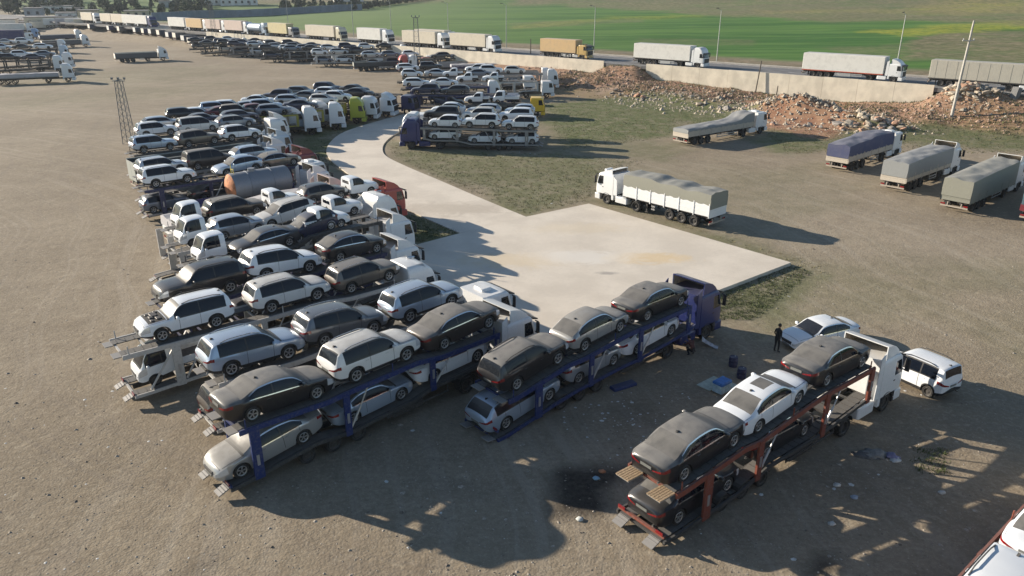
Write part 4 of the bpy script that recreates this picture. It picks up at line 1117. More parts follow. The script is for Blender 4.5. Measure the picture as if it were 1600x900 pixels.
t.set(Base_Color=c, Roughness=.95, Specular_IOR_Level=.2)
hh = t.mul(t.mul(n_fine, .28), t.mul(n_m2, .8), 'ADD'); hh = t.mul(hh, t.mul(n_mid, 1.4), 'ADD'); hh = t.mul(hh, t.mul(n_vor, -.25), 'ADD')
t.bump(hh, .42, .11)
me.materials.append(t.m)

# ------------------------------------------------------------------ road, wall, concrete apron
asph = flat('road_asphalt', (.14, .138, .14), .85, 0, .6, .3)
rm = MB(); n = 60
tt = np.linspace(-90, 520, n)
def strip(nm, s0, s1, z, m, t0=-90, t1=520, k=60, th=0.0):
    b = MB(); q = [road_pt(x, s0, z) for x in np.linspace(t0, t1, k)]; r = [road_pt(x, s1, z) for x in np.linspace(t0, t1, k)]
    vs = q+r; fs = [(i, i+1, k+i+1, k+i) for i in range(k-1)]
    if th:
        vs = vs + [v-Vector((0, 0, th)) for v in vs]; fs += [(2*k+i, 2*k+i+1, i+1, i) for i in range(k-1)] + [(k+i, k+i+1, 3*k+i+1, 3*k+i) for i in range(k-1)]
    b.add(vs, fs); return tag(b.build(nm, m), kind='structure')
strip('road', -.35, 16.0, RZ, asph, th=.6)
strip('road_shoulder', 13.3, 15.8, RZ+.004, flat('shoulder_gravel', (.30, .27, .23), .9, 0, .8, .3))
linem = flat('road_line', (.62, .62, .58), .7, 0, 2, .25)
strip('edge_line', .75, .90, RZ+.004, linem); strip('edge_line', 12.9, 13.05, RZ+.004, linem)
strip('kerb', 15.8, 16.05, RZ+.14, flat('kerb_concrete', (.42, .40, .36), .85, 0, 1.0, .2), th=.3)
for k in range(40):
    a = -40+k*9.0
    mk = strip('lane_line', 6.72, 6.86, RZ+.004, linem, a, a+3.2, 2)
# retaining wall in poured bays
conc = flat('wall_concrete', (.66, .60, .49), .9, 0, .5, .16, .15)
def wall_run(t0, t1, label, bay=6.0, slope_end=None):
    r = empty('retaining_wall', road_pt(t0, -.5, 0)); tag(r, label, 'wall', 'retaining wall along the raised road')
    k = max(1, round((t1-t0)/bay)); w = (t1-t0)/k
    for i in range(k):
        a = t0+i*w+.015; b = t0+(i+1)*w-.015
        p0 = road_pt(a, -.5, 0)-r.location; p1 = road_pt(b, -.5, 0)-r.location; o = RM*.28; ov = Vector((o.x, o.y, 0))
        zt = RZ+.42+.02*((i*7) % 3)
        lo = -1.5
        m = MB().add([p0+Vector((0, 0, lo)), p1+Vector((0, 0, lo)), p1+ov+Vector((0, 0, lo)), p0+ov+Vector((0, 0, lo)), p0+Vector((0, 0, zt)), p1+Vector((0, 0, zt)), p1+ov+Vector((0, 0, zt)), p0+ov+Vector((0, 0, zt))],
                 [(0,3,2,1),(4,5,6,7),(0,1,5,4),(1,2,6,5),(2,3,7,6),(3,0,4,7)])
        m.build('wall_panel', conc, r)
    return r
wall_run(0, 52, 'right run of the pale concrete wall, ending by the leaning pole')
wall_run(62, 215, 'long left run of the pale concrete wall behind the carriers')
# apron and drive: one slab
slab = NT('apron_concrete'); P = slab.pos()
s1 = slab.noise(.25, 5, .6, P); s2 = slab.noise(3.5, 5, .65, P); s3 = slab.noise(.6, 4, .6, P, 1.5)
c = slab.mix(slab.ramp(s1, .35, .65), (.53, .475, .40), (.615, .555, .47))
c = slab.mix(slab.mul(slab.ramp(s2, .45, .75), .3), c, (.43, .39, .34))
def blot(px, py, rx, ry, ang, col, am, c):
    w = at(px, py, .35)
    sub = slab.new('ShaderNodeVectorMath', operation='SUBTRACT'); slab.l.new(P, sub.inputs[0]); sub.inputs[1].default_value = w
    mpn = slab.new('ShaderNodeMapping'); mpn.inputs['Rotation'].default_value = (0, 0, ang); mpn.inputs['Scale'].default_value = (1/rx, 1/ry, 0)
    slab.l.new(sub.outputs[0], mpn.inputs[0])
    ln = slab.new('ShaderNodeVectorMath', operation='LENGTH'); slab.l.new(mpn.outputs[0], ln.inputs[0])
    d = slab.mul(ln.outputs['Value'], slab.mul(slab.mul(s3, .5, 'SUBTRACT'), 1.9), 'ADD')
    return slab.mix(slab.ramp(d, .35, 1.15, am, 0.0), c, col)
c = blot(1012, 402, 3.6, 1.5, R(25), (.58, .43, .23), .65, c)
c = blot(800, 405, 5.0, 2.0, R(-10), (.56, .45, .29), .5, c)
c = blot(910, 400, 4.5, 1.8, R(20), (.66, .63, .58), .6, c)
c = blot(900, 355, 5.0, 2.0, R(5), (.56, .47, .33), .4, c)
c = blot(950, 425, .9, .4, R(15), (.26, .24, .22), .7, c)
c = blot(690, 322, 8, 2.6, R(-50), (.36, .31, .25), .5, c)
slab.set(Base_Color=c, Roughness=.9); slab.bump(s2, .25, .02)
def slab_obj(nm, pix, z, h, joints=None):
    pts = [at(x, y, z) for x, y in pix]
    k = len(pts); b = MB(); b.add(pts + [p-Vector((0, 0, h)) for p in pts], [tuple(range(k))] + [(i, (i+1) % k, k+(i+1) % k, k+i) for i in range(k)])
    return tag(b.build(nm, slab.m), kind='structure')
slab_obj('concrete_apron', [(920, 318), (1236, 410), (1126, 452), (985, 505), (868, 552), (790, 565), (690, 480), (598, 402), (655, 381), (720, 364), (822, 338.5)], .26, .8)
def cr(pts, per=6):
    out = []
    for i in range(len(pts)-1):
        p0 = pts[max(0, i-1)]; p1 = pts[i]; p2 = pts[i+1]; p3 = pts[min(len(pts)-1, i+2)]
        for k in range(per):
            s = k/per; q = [.5*((2*p1[j])+(-p0[j]+p2[j])*s+(2*p0[j]-5*p1[j]+4*p2[j]-p3[j])*s*s+(-p0[j]+3*p1[j]-3*p2[j]+p3[j])*s**3) for j in (0, 1)]
            out.append(tuple(q))
    return out+[pts[-1]]
lft = cr([(719, 364), (668, 342), (622, 320), (575, 292), (537, 266), (513, 245), (512, 228), (530, 210), (560, 198), (598, 187), (640, 176), (690, 166)])
rgt = cr([(823, 339), (755, 311), (690, 283), (640, 262), (607, 246), (598, 235), (602, 222), (620, 208), (650, 196), (690, 186), (720, 180), (760, 172)])
b = MB(); A = [at(x, y, .12) for x, y in lft]; B = [at(x, y, .12) for x, y in rgt]; k = len(A)
dn = Vector((0, 0, .6))
b.add(A+B+[p-dn for p in A]+[p-dn for p in B], [(i, i+1, k+i+1, k+i) for i in range(k-1)] + [(i, i+1, 2*k+i+1, 2*k+i) for i in range(k-1)] + [(k+i, k+i+1, 3*k+i+1, 3*k+i) for i in range(k-1)])
tag(b.build('concrete_drive', slab.m), kind='structure')

# ------------------------------------------------------------------ the near carriers
H41 = R(41)
def row_at(off, t0, h=H41, near=-1):
    d = Vector((math.cos(h), math.sin(h))); n = Vector((-d.y, d.x))
    return Row(n*(off+.88) + d*t0, h, near)
def row_px(pa, pb, lat=1.17):
    A, B = at(*pa), at(*pb); d = (B-A); h = math.atan2(d.y, d.x)
    return Row((A.x-math.sin(h)*lat, A.y+math.cos(h)*lat), h)

# rust-red carrier, nearest on the right
r = row_px((1128, 799), (1380, 641))
r.car('U', 'sedan', 'dustyblack', (1068, 752), (1146, 699), 'dusty black saloon at the tail of the upper deck of the rust-red carrier')
r.car('U', 'sunsedan', 'white', (1186, 677), (1248, 632), 'white saloon with a dark sunroof, middle of the rust-red upper deck')
r.car('U', 'sedan', 'dustyblack', (1288, 606), (1346, 575), 'dusty black saloon behind the white cab of the rust-red carrier')
r.car('L', 'sedan', 'black', (1058, 820), (1136, 768), 'dark saloon sticking out of the lower tail of the rust-red carrier')
r.car('L', 'sedan', 'black', (3.2, .98), None, 'black saloon in the dark middle of the rust-red lower deck')
finish(r, 'rust-red two-deck car carrier with a white open-topped cab and wooden ramps', 'rust', 'white', 'fairing', cabx=14.1, tail=-3.1, upfront=10.9, posts=(-1.2, 2.1, 6.9, 10.7), wood_ramps=True, lowrail=steel('dark'), skirt='white')

# blue carrier with the blue cab
r = row_px((878, 640), (1037, 562))
r.car('U', 'suv', 'dustyblack', (809, 610), (873, 570), 'dusty black SUV at the tail of the blue-cab carrier upper deck')
r.car('U', 'fastsuv', 'dustysilver', (915, 550), (970, 520), 'silver fastback SUV in the middle of the blue-cab carrier upper deck')
r.car('U', 'sedan', 'dustyblack', (1007, 504), (1066, 478), 'dusty black saloon right behind the blue cab')
r.car('L', 'wagon', 'paleblue', (791, 671), (860, 626), 'silver estate car hanging out of the lower tail of the blue-cab carrier')
r.car('L', 'hatch', 'silver', (904, 600), (960, 571), 'silver hatchback between the posts of the blue-cab carrier lower deck')
r.car('L', 'sedan', 'white', (994, 555), (1049, 524), 'white saloon at the cab end of the blue-cab carrier lower deck')
finish(r, 'blue two-deck car carrier with a tall blue cab on the apron edge', 'blue', 'blue', 'fairing', cabx=13.6, tail=-3.6, upfront=10.4, lowtail=-4.3, lowz=(.42, 1.0, 1.40), posts=(-1.7, 2.0, 5.9, 10.2))

# blue carrier with the white cab, front of the left block
r = row_px((483, 724), (734, 612))
r.car('U', 'sedan', 'dustyblack', (393, 660), (498, 624), 'dusty black saloon at the upper tail of the nearest left carrier')
r.car('U', 'suv', 'dustywhite', (558, 598), (636, 565), 'dusty-roofed white SUV in the middle of the white-cab blue carrier')
r.car('U', 'sedan', 'brown', (695, 547), (765, 513), 'dusty dark brown saloon behind the white cab of the blue carrier')
r.car('L', 'sedan', 'dustysilver', (381, 746), (477, 693), 'silver saloon nosing out backwards below the nearest black saloon', face=-1)
r.car('L', 'coupe', 'paleblue', (555, 663), (629, 626), 'silver low coupe between the blue posts of the lower deck')
r.car('L', 'coupe', 'white', (678, 597), (747, 565), 'white low coupe at the cab end of the blue lower deck')
finish(r, 'blue two-deck car carrier with a white cab at the front of the left block', 'blue', 'white', 'fairing', cabx=14.3, tail=-2.9, upfront=11.5, posts=(-2.3, 2.1, 7.0, 11.3), lowrail=steel('dark'))

def first_s(r, px): return r.hit(*px)[0]
G2 = 'car carriers parked side by side'
# grey carrier behind it
r = row_at(32.46-.0, 13.4, R(40.3))
r.c = Vector((-13.0, 31.7)) + r.left*.88 + r.d*2.4
r.car('U', 'suv', 'paleblue', (363, 588), (452, 562), 'pale silver SUV on the upper tail of the second carrier in the left block')
r.car('U', 'suv', 'grey', (508, 543), (584, 523), 'dark grey dusty SUV in the middle of the second carrier')
r.car('U', 'suv', 'paleblue', (642, 504), (706, 480), 'blue-silver SUV with roof bars behind the boxy white cab')
r.car('L', 'suv', 'brown', (-2.7, .62), (.05,), 'brown SUV tail under the pale silver SUV, lower deck')
r.car('L', 'sedan', 'darkgrey', (2.2, .95), None, 'dark grey saloon in the lower deck shade below the dark grey SUV')
r.car('L', 'sedan', 'silver', (6.9, 1.25), None, 'silver saloon in the lower deck shade below the blue-silver SUV')
finish(r, 'pale grey car carrier with a boxy low white cab, second in the left block', 'white', 'white', 'low', cabx=14.5, posts=(-2.4, 2.2, 6.8, 11.0), braces=((-2.4, -.9),))

# third: white SUV with its bonnet off
r = row_at(38, 12, R(39.7)); r.c = Vector((-17.7, 35.3)) + r.left*.88 + r.d*2.5
r.car('U', 'barehood', 'white', (256, 535), (340, 513), 'white SUV facing backwards with its bonnet missing and engine bare', face=-1, name='suv_car')
bare = r
r.car('U', 'suv', 'dustywhite', (426, 490), (497, 470), 'white SUV with open side window behind the bonnetless SUV')
r.car('U', 'suv', 'taupe', (552, 459), (609, 440), 'brown-grey SUV with sunlit tailgate next to the round white cab')
r.car('L', 'truckcab', 'white', (-3.2, .62), (.04,), 'white small flatbed truck facing backwards inside the pale tail frame', face=-1)
r.car('L', 'hatch', 'grey', (5.6, 1.15), None, 'grey hatchback in the lower deck shade of the third carrier')
finish(r, 'pale grey car carrier with long bare tail beams, third in the left block', 'white', 'white', 'round', cabx=14.2, tail=-4.6, lowtail=-4.4, posts=(-2.1, 2.6, 7.2, 11.0), braces=((-3.6, -2.2), (-1.8, -.6)))

# fourth
r = row_at(42, 12, R(41.4)); r.c = Vector((-18.8, 40.0)) + r.left*.88 + r.d*2.3
r.car('U', 'bigsuv', 'black', (282, 478), (362, 458), 'black SUV facing backwards at the upper tail of the fourth carrier', face=-1)
r.car('U', 'suv', 'white', (416, 439), (484, 426), 'white SUV with roof bars and glass roof behind the black SUV')
r.car('U', 'fastsuv', 'black', (533, 410), (590, 396), 'black fastback SUV with a sunlit tail beside the tall white cab')
r.car('L', 'sedan', 'navy', (1.9, .95), None, 'dark blue saloon in the lower deck shade of the fourth carrier')
r.car('L', 'wagon', 'darkgrey', (6.5, 1.2), None, 'dark grey estate in the lower deck shade below the fastback')
finish(r, 'navy-decked car carrier with a white cab and roof spoiler, fourth in the left block', 'navy', 'white', 'fairing', cabx=14.2, posts=(-2.2, 2.4, 6.9, 10.9))

# fifth: tilted dark saloons and a truck cab
r = row_at(48.2, 17.4)
r.car('U', 'barecab', 'white', (-1.3, 2.75), (.02,), 'white small truck facing backwards, nearest of the three truck noses', face=-1)
r.car('U', 'sedan', 'darkgrey', (1.3, 2.75), (.05,), 'dark silver-nosed saloon facing backwards behind the nearest truck nose', face=-1)
r.car('U', 'hatch', 'navy', (4.9, 3.0), (.16,), 'dark hatchback tilted nose-down with a pale windscreen', face=-1)
r.car('U', 'pickup', 'white', (495, 365), (528, 358), 'white pickup with a rubble-filled bed beside the tilted hatchback')
finish(r, 'dark car carrier loaded with tilted cars, fifth in the left block', 'dark', 'white', 'fairing', cabx=14.3, tail=-2.6, upfront=11.4)
# sixth
r = row_at(52.8, 17.8)
r.car('U', 'barecab', 'white', (-1.25, 2.72), (.02,), 'white small truck facing backwards, middle one of three truck noses', face=-1)
r.car('U', 'hatch', 'silver', (1.0, 2.8), (.02,), 'silver hatchback with open tailgate behind the middle truck nose')
r.car('U', 'wagon', 'dustywhite', (4.6, 2.95), (.10,), 'white estate facing backwards and tilted over the lower cars', face=-1)
r.car('U', 'pickcab', 'white', (9.9, 2.6), (.01,), 'white pickup beside the tallest white cab at the drive corner')
finish(r, 'car carrier with the tallest white cab standing at the drive corner', 'white', 'white', 'high', cabx=15.6, tail=-2.5, upfront=12.2)
# seventh
r = row_at(57.0, 18.6)
r.car('U', 'barecab', 'white', (-.85, 2.72), (.02,), 'white small truck facing backwards, farthest of the three truck noses', face=-1)
r.car('U', 'suv', 'dustyblack', (1.75, 2.85), (.01,), 'black dusty SUV behind the farthest small truck nose')
r.car('U', 'pickcab', 'white', (6.0, 2.85), (.0,), 'white pickup just in front of the dusty black SUV')
r.car('U', 'hatch', 'darkgrey', (9.35, 2.85), (.02,), 'dark hatchback with a grey dusty roof between two white pickups')
r.car('U', 'pickcab', 'white', (13.2, 2.75), (.0,), 'white pickup next to the faded red cab')
finish(r, 'long car carrier with a faded red cab, loaded with white pickups', 'white', 'palered', 'fairing', cabx=18.1, tail=-2.0, lowtail=-2.2, upfront=15.2, posts=(-2.4, 2.4, 7.5, 13.0), axles=(0, 1.33, 2.66))
# eighth: sheeted flat trailer
M = row_at(61.6, 17.8).M()
lorry('long low trailer under a pale lavender sheet, behind the small truck noses', M, 'pink', 'fairing', tarp_trailer(12.6, [(0, 2.45), (6, 2.5), (10, 2.75), (12.6, 2.6)], .95, tpaint('white'), cloth('pale'), seed=5, skirt_drop=.9), 15.9, 'lorries in the left block')
# ninth: rusty tank on a purple flatbed
rr = row_at(67.0, 21.0); M = rr.M()
flatp = axle_parts((1.2, 2.5, 3.8)) + tail_gear(11, False)
flatp.append(Part('load_floor', MB().box(.05, 11, -1.25, 1.25, 1.10, 1.28).mesh('flat_floor'), dusted('purple_bed', (.045, .045, .16), .35, .6)))
for m in (-1, 1):
    flatp.append(Part('side_board', MB().box(.05, 11, m*1.27-.02, m*1.27+.02, 1.0, 1.75).mesh('purple_side'), dusted('purple_bed', (.045, .045, .16), .35, .6)))
lorry('purple-sided flatbed lorry carrying the rusty tank', M, 'white', 'fairing', flatp, 13.9, 'lorries in the left block')
tk = bpy.data.objects.new('storage_tank', None); COL.objects.link(tk); tk.matrix_world = M @ Matrix.Translation((7.0, 0, 2.62))
tag(tk, 'weathered grey storage tank with a rusty orange end on the purple flatbed', 'tank')
tankm = dusted('tank_steel', (.22, .24, .27), .25, .5, .4, 0, .4, .45)
rustm = flat('tank_rust', (.50, .20, .09), .8, 0, 2.5, .5)
def lathex(prof, n=28):
    b = MB(); m = len(prof); vs = [(x, r*math.cos(2*math.pi*i/n), r*math.sin(2*math.pi*i/n)) for i in range(n) for x, r in prof]
    return b.add(vs, [(i*m+k, i*m+k+1, ((i+1) % n)*m+k+1, ((i+1) % n)*m+k) for i in range(n) for k in range(m-1)])
lathex([(-2.7, 1.24), (-2.6, 1.28), (-1.2, 1.28), (-1.19, 1.31), (-1.05, 1.31), (-1.04, 1.28), (1.0, 1.28), (1.01, 1.31), (1.15, 1.31), (1.16, 1.28), (2.6, 1.28), (2.7, 1.24)]).build('tank_shell', tankm, tk, 40)
lathex([(-2.71, 1.24), (-2.86, 1.0), (-2.98, .6), (-3.02, .02)]).build('tank_end', rustm, tk, 60)
lathex([(2.71, 1.24), (2.86, 1.0), (2.98, .6), (3.02, .02)]).build('tank_end', tankm, tk, 60)
MB().tube((-.6, 0, 1.2), (-.6, 0, 1.5), .32, n=14).build('manhole', tankm, tk)
for q in (-1.6, 1.6): MB().box(q-.15, q+.15, -1.0, 1.0, -1.34, -.80).build('saddle', CHASSIS, tk)
b = MB().bar((-2.3, .4, 1.2), (-2.3, .4, 2.0), .05).bar((-2.3, .4, 1.6), (-2.3, 0, 1.6), .05).bar((-2.3, -.1, 1.2), (-2.3, -.1, 1.7), .05); b.build('vent_pipe', flat('yellow_pipe', (.6, .48, .1), .6), tk)
# tenth: blue-grey carrier behind the tank
r = row_at(70.9, 20.7)
r.c = Vector((-31.5, 66.6)) + r.left*.88 + r.d*2.4
r.car('U', 'bigsuv', 'white', (245, 294), (294, 286), 'white seven-seat SUV at the upper tail left of the rusty tank')
r.car('U', 'fastsuv', 'paleblue', (4.0, 2.9), (.02,), 'silver SUV facing backwards left of the rusty tank', face=-1)
r.car('U', 'sedan', 'taupe', (7.9, 2.95), (.02,), 'dusty dark saloon showing above the rusty tank')
r.car('L', 'hatch', 'bluegrey', (-3.0, .7), (.03,), 'pale blue hatchback tail low at the lower deck end')
r.car('L', 'sedan', 'darkgrey', (1.6, .95), None, 'dark saloon in the blue-grey lower deck behind the tank')
finish(r, 'blue-grey car carrier partly hidden by the rusty tank', 'navy', 'white', 'low', cabx=14.2, tail=-3.6, lowrail=steel('grey'))
# eleventh
r = row_at(75.6, 23.6)
r.car('U', 'suv', 'silver', (-2.7, 2.85), (.01,), 'silver SUV in front of the dark open trailer wall, tail end')
r.car('U', 'minivan', 'brown', (1.7, 2.9), (.01,), 'dusty brown minivan in front of the dark open trailer wall')
r.car('U', 'wagon', 'paleblue', (6.5, 2.95), (.01,), 'pale silver estate by the dark red cab')
finish(r, 'car carrier with a dark red cab beside the open dark trailer', 'grey', 'maroon', 'fairing', cabx=14.4, tail=-3.5)
# twelfth: empty open-topped trailer
dk = dusted('bin_green', (.055, .062, .065), .2, .7, 0, 0, .4, .3)
def bin_parts(L, h, m, rim):
    P = axle_parts((1.6, 2.9, 4.2)) + tail_gear(L, False)
    P.append(Part('load_floor', MB().box(.05, L, -1.2, 1.2, 1.1, 1.22).mesh('bin_floor'), CHASSIS))
    for q in (-1, 1):
        sd = MB().box(0.0, L, q*1.25-.03, q*1.25+.03, 1.1, 1.1+h)
        P.append(Part('side_wall', sd.mesh('bin_wall'), m, kids=[Part('top_rail', MB().box(-.02, L+.02, q*1.25-.07, q*1.25+.07, 1.1+h, 1.2+h).mesh('bin_rail'), rim)] +
                 [Part('rib', MB().box(x-.05, x+.05, q*1.25-.09, q*1.25+.09, 1.1, 1.1+h).mesh('bin_rib'), m) for x in np.linspace(.1, L-.1, 10)]))
    P.append(Part('headboard', MB().box(L, L+.06, -1.28, 1.28, 1.1, 1.1+h).mesh('bin_head'), m))
    for q in (-1, 1):
        a, b = sorted((q*.02, q*1.24)); P.append(Part('tail_door', MB().box(-.06, -.01, a, b, 1.1, 1.1+h).mesh('bin_door'), rim))
    return P
lorry('empty open-topped trailer with dark walls and a grey rim', row_at(82.5, 21.3).M(), 'white', 'fairing', bin_parts(13.4, 1.95, dk, dusted('bin_rim', (.27, .29, .27), .3, .7)), 16.6, 'lorries in the left block')
# thirteenth
r = row_at(86.9, 26.1); r.c = Vector((-39.2, 81.3)) + r.left*.88 + r.d*2.4
r.car('U', 'bigsuv', 'paleblue', (226, 240), (267, 235), 'pale blue SUV at the tail just behind the open dark trailer')
r.car('U', 'suv', 'taupe', (296, 231), (336, 225), 'dark grey-green SUV in the middle just behind the open dark trailer')
r.car('U', 'suv', 'white', (363, 221), (399, 217), 'clean white SUV at the cab end behind the open dark trailer')
finish(r, 'car carrier right behind the open dark trailer, with a low pale cab', 'dark', 'paleblue', 'fairing', cabx=14.4, tail=-3.5)
# fourteenth
r = row_at(95, 27, R(37)); r.c = Vector((-42.6, 90.2)) + r.left*.88 + r.d*2.4
r.car('U', 'suv', 'white', (-2.6, 2.9), (.01,), 'white SUV at the left end beside the two-tone white minibus')
r.car('U', 'minivan', 'dustywhite', (2.1, 2.9), (.01,), 'white and grey minibus with pillars in the far left row')
r.car('U', 'wagon', 'bluegrey', (6.8, 2.95), (.01,), 'blue-grey estate right of the white and grey minibus')
finish(r, 'car carrier carrying the white and grey minibus', 'dark', 'white', 'round', cabx=14.4, tail=-3.5, lite=True)
LB = 'car carriers along the curved drive'
def settle(px, py, dz=0.0):
    z = 0.0
    for _ in range(6): p = at(px, py, z+dz); z = .5*z+.5*gz(p)
    return Vector((p.x, p.y, z))
def far_row(c0, h, cars, label, steelk, paintk, style, cabx=14.3, lows=(), front=None, **kw):
    """c0: tail pixel of the upper deck's near wheel at the first car; or front: pixel of the cab's ground point"""
    if front:
        p = settle(*front); d = Vector((math.cos(h), math.sin(h))); n = Vector((-d.y, d.x))
        rw = Row(Vector((p.x, p.y)) - d*cabx + n*1.2, h)
    else:
        p = settle(c0[0], c0[1], 2.9); rw = Row((p.x, p.y), h); rw.c = Vector((p.x, p.y)) + rw.left*.88*(-rw.near) + rw.d*2.5
    s = -2.6
    mid = rw.c + rw.d*5; rw.z0 = gz(mid) if abs(gz(mid)) > .35 else 0.0
    for kind, col, lab, face in cars:
        if kind: rw.car('U', kind, col, (s, 2.9), (.01,), lab, face=face, lite=True)
        s += 4.75 if kind else 4.0
    for (sx, kind, col, lab) in lows: rw.car('L', kind, col, (sx, 1.0), None, lab, lite=True)
    finish(rw, label, steelk, paintk, style, cabx=cabx, lite=True, group=LB, **kw)
    return rw
far_row((240, 203), R(33), [('wagon', 'silver', 'silver estate behind the leftmost white SUV, back rows', 1), ('sedan', 'navy', 'dark plum saloon behind the white and grey minibus', 1), ('wagon', 'navy', 'dark blue estate behind the blue-grey estate', 1)], 'car carrier in the back rows behind the minibus', 'dark', 'white', 'fairing')
far_row((275, 190), R(30), [('suv', 'black', 'black SUV at the left end of the maroon row', 1), ('sedan', 'maroon', 'maroon saloon in the middle of the back rows', 1), ('hatch', 'maroon', 'maroon hatchback near the cluster of pale cabs', 1)], 'car carrier loaded with maroon cars in the back rows', 'dark', 'paleblue', 'fairing')
far_row((326, 180), R(26), [('suv', 'paleblue', 'pale SUV with a dark bonnet in the back rows', 1), ('wagon', 'silver', 'silver estate behind the maroon hatchback', 1)], 'short-loaded car carrier behind the maroon cars', 'dark', 'white', 'high')
far_row((372, 166), R(20), [('hatch', 'white', 'white hatchback standing alone against the bare dirt', 1), ('suv', 'brown', 'dark brown SUV above a yellow-green deck', 1), ('wagon', 'bluegrey', 'blue-grey estate above the left white cab of the drive', 1)], 'yellow-green decked car carrier with the leftmost white drive-side cab', 'yellow', 'white', 'high', front=(503, 210))
far_row(None, R(13), [('suv', 'white', 'white SUV two rows behind the yellow-green deck', 1), ('suv', 'paleblue', 'pale SUV above the second white drive-side cab', 1), ('sedan', 'navy', 'dark blue saloon left of the lime cab', 1)], 'car carrier with the second white drive-side cab, left of the lime cab', 'yellow', 'white', 'high', front=(541, 203))
far_row(None, R(6), [('sedan', 'white', 'white saloon near the dirt edge of the drive rows', 1), ('wagon', 'silver', 'silver estate behind the lime cab', 1), ('hatch', 'dustywhite', 'white-roofed hatchback just behind the lime cab', 1)], 'car carrier with a lime green cab', 'yellow', 'lime', 'high', front=(572, 194))
far_row(None, R(-2), [('suv', 'navy', 'dark blue SUV highest at the back of the drive rows', -1), ('sedan', 'grey', 'grey saloon behind the white cabs right of the lime one', 1), ('hatch', 'white', 'white hatchback above the cab right of the lime one', 1)], 'car carrier with the white cab just right of the lime cab', 'dark', 'white', 'round', front=(590, 189))
far_row(None, R(-10), [('wagon', 'grey', 'grey estate at the far end of the drive rows', 1), ('wagon', 'white', 'white estate above the rightmost drive-side white cab', 1), ('sedan', 'black', 'black saloon above the rightmost drive-side white cab', 1)], 'car carrier with the rightmost white drive-side cab', 'dark', 'white', 'fairing', front=(616, 184))
far_row(None, R(-15), [('suv', 'navy', 'dark blue SUV in the shaded stack right of the drive cabs', 1), ('sedan', 'darkgrey', 'dark grey saloon in the shaded stack right of the drive cabs', 1)], 'dark shaded car carrier right of the white drive-side cabs', 'dark', 'navy', 'low', front=(648, 180))

# ------------------------------------------------------------------ beyond the drive: blue-cab carrier facing left and its neighbours
p0 = at(835, 236); p1 = at(642, 233); hb = math.atan2(p1.y-p0.y, p1.x-p0.x)
RB = 'carriers beyond the drive'
rb = Row((p0.x, p0.y), hb, near=1); rb.c = Vector((p0.x, p0.y)) - rb.left*1.2 + rb.d*3.2
for a, b, k, lab in (((829, 204), (795, 203), 'suv', 'white SUV at the upper tail of the far blue-cab carrier'), ((769, 201), (733, 200), 'suv', 'white SUV in the upper middle of the far blue-cab carrier'), ((711, 200), (679, 199), 'hatch', 'white hatchback next to the far blue cab')):
    rb.car('U', k, 'white', a, b, lab)
for s, k, lab in ((-2.9, 'hatch', 'white hatchback at the lower tail of the far blue-cab carrier'), (1.9, 'hatch', 'white hatchback between the lower posts of the far blue-cab carrier'), (7.0, 'hatch', 'white hatchback on the lower deck beside the far blue cab')):
    rb.car('L', k, 'white', (s, .8 if s < 6 else 1.2), None, lab)
finish(rb, 'grey two-deck carrier with a dark blue cab facing left', 'grey', 'blue', 'high', cabx=14.0, posts=(-2.2, 1.9, 6.6, 10.8), group=RB, lowtail=-3.8)
def left_row(dy, shift, cars, label, steelk, paintk, style, lite=True, lift=2.9, **kw):
    c = rb.c - rb.left*dy + rb.d*shift
    q = Row(c, hb, near=1)
    s = -2.6
    for kind, col, lab, face in cars:
        if kind: q.car('U', kind, col, (s, lift), (.0,), lab, face=face, lite=lite)
        s += 4.9
    finish(q, label, steelk, paintk, style, lite=lite, group=RB, cabx=14.0, **kw)
left_row(4.3, .8, [('suv', 'white', 'white SUV second row back above the far blue-cab tail', 1), ('suv', 'dustywhite', 'white boxy SUV second row back in the middle', 1), ('bigsuv', 'black', 'black SUV loaded right behind the white left-facing cab', 1)], 'carrier with a white left-facing cab behind the far blue cab', 'grey', 'white', 'high')
left_row(8.6, .6, [('hatch', 'paleblue', 'pale hatchback third row back above the far carriers', 1), ('wagon', 'silver', 'silver estate third row back above the far carriers', 1), ('fastsuv', 'white', 'white fastback SUV above the black SUV and white cab', 1)], 'third carrier back, behind the white left-facing cab', 'dark', 'white', 'low')
# flatbeds and breakdown frames further back
def flat_deck(L, z=1.15, m=None):
    P = axle_parts((1.2, 2.5, 3.8), lite=True) + tail_gear(L, True)
    return P + [Part('load_floor', MB().box(.05, L, -1.25, 1.25, z-.1, z+.08).mesh('flat_deck'), m or PLATE_M)]
def far_lorry(px, h, trailer, cabx, label, paintk, style, group, z=0.0, lite=True, skirt=None, cat='lorry', wb=3.7):
    p = settle(px[0], px[1]); z = p.z if abs(p.z) > .35 else 0.0
    return lorry(label, MZ((p.x, p.y), h, z), paintk, style, trailer, cabx, group, lite, wb=wb, skirt=skirt, cat=cat)
FB = 'flatbed lorries beyond the drive'
pf = settle(851, 184); hy = R(-3); dy_ = Vector((math.cos(hy), math.sin(hy), 0)); ny_ = Vector((-dy_.y, dy_.x, 0))
py0 = pf - dy_*12.2 + ny_*1.2
lorry('yellow-cabbed flatbed lorry standing on the grass edge', MZ((py0.x, py0.y), hy), 'yellow', 'low', flat_deck(9.0, 1.9), 12.2, FB, True)
place_car('truckcab', 'white', 'white small truck on the flatbed of the yellow-cabbed lorry', MZ((py0.x, py0.y), hy) @ Matrix.Translation((6.0, 0, 2.0)) @ Matrix.Rotation(math.pi, 4, 'Z'), lite=True)
place_car('pickup', 'white', 'white pickup at the tail of the yellow-cabbed lorry', MZ((py0.x, py0.y), hy) @ Matrix.Translation((1.6, 0, 2.0)) @ Matrix.Rotation(math.pi, 4, 'Z'), lite=True)
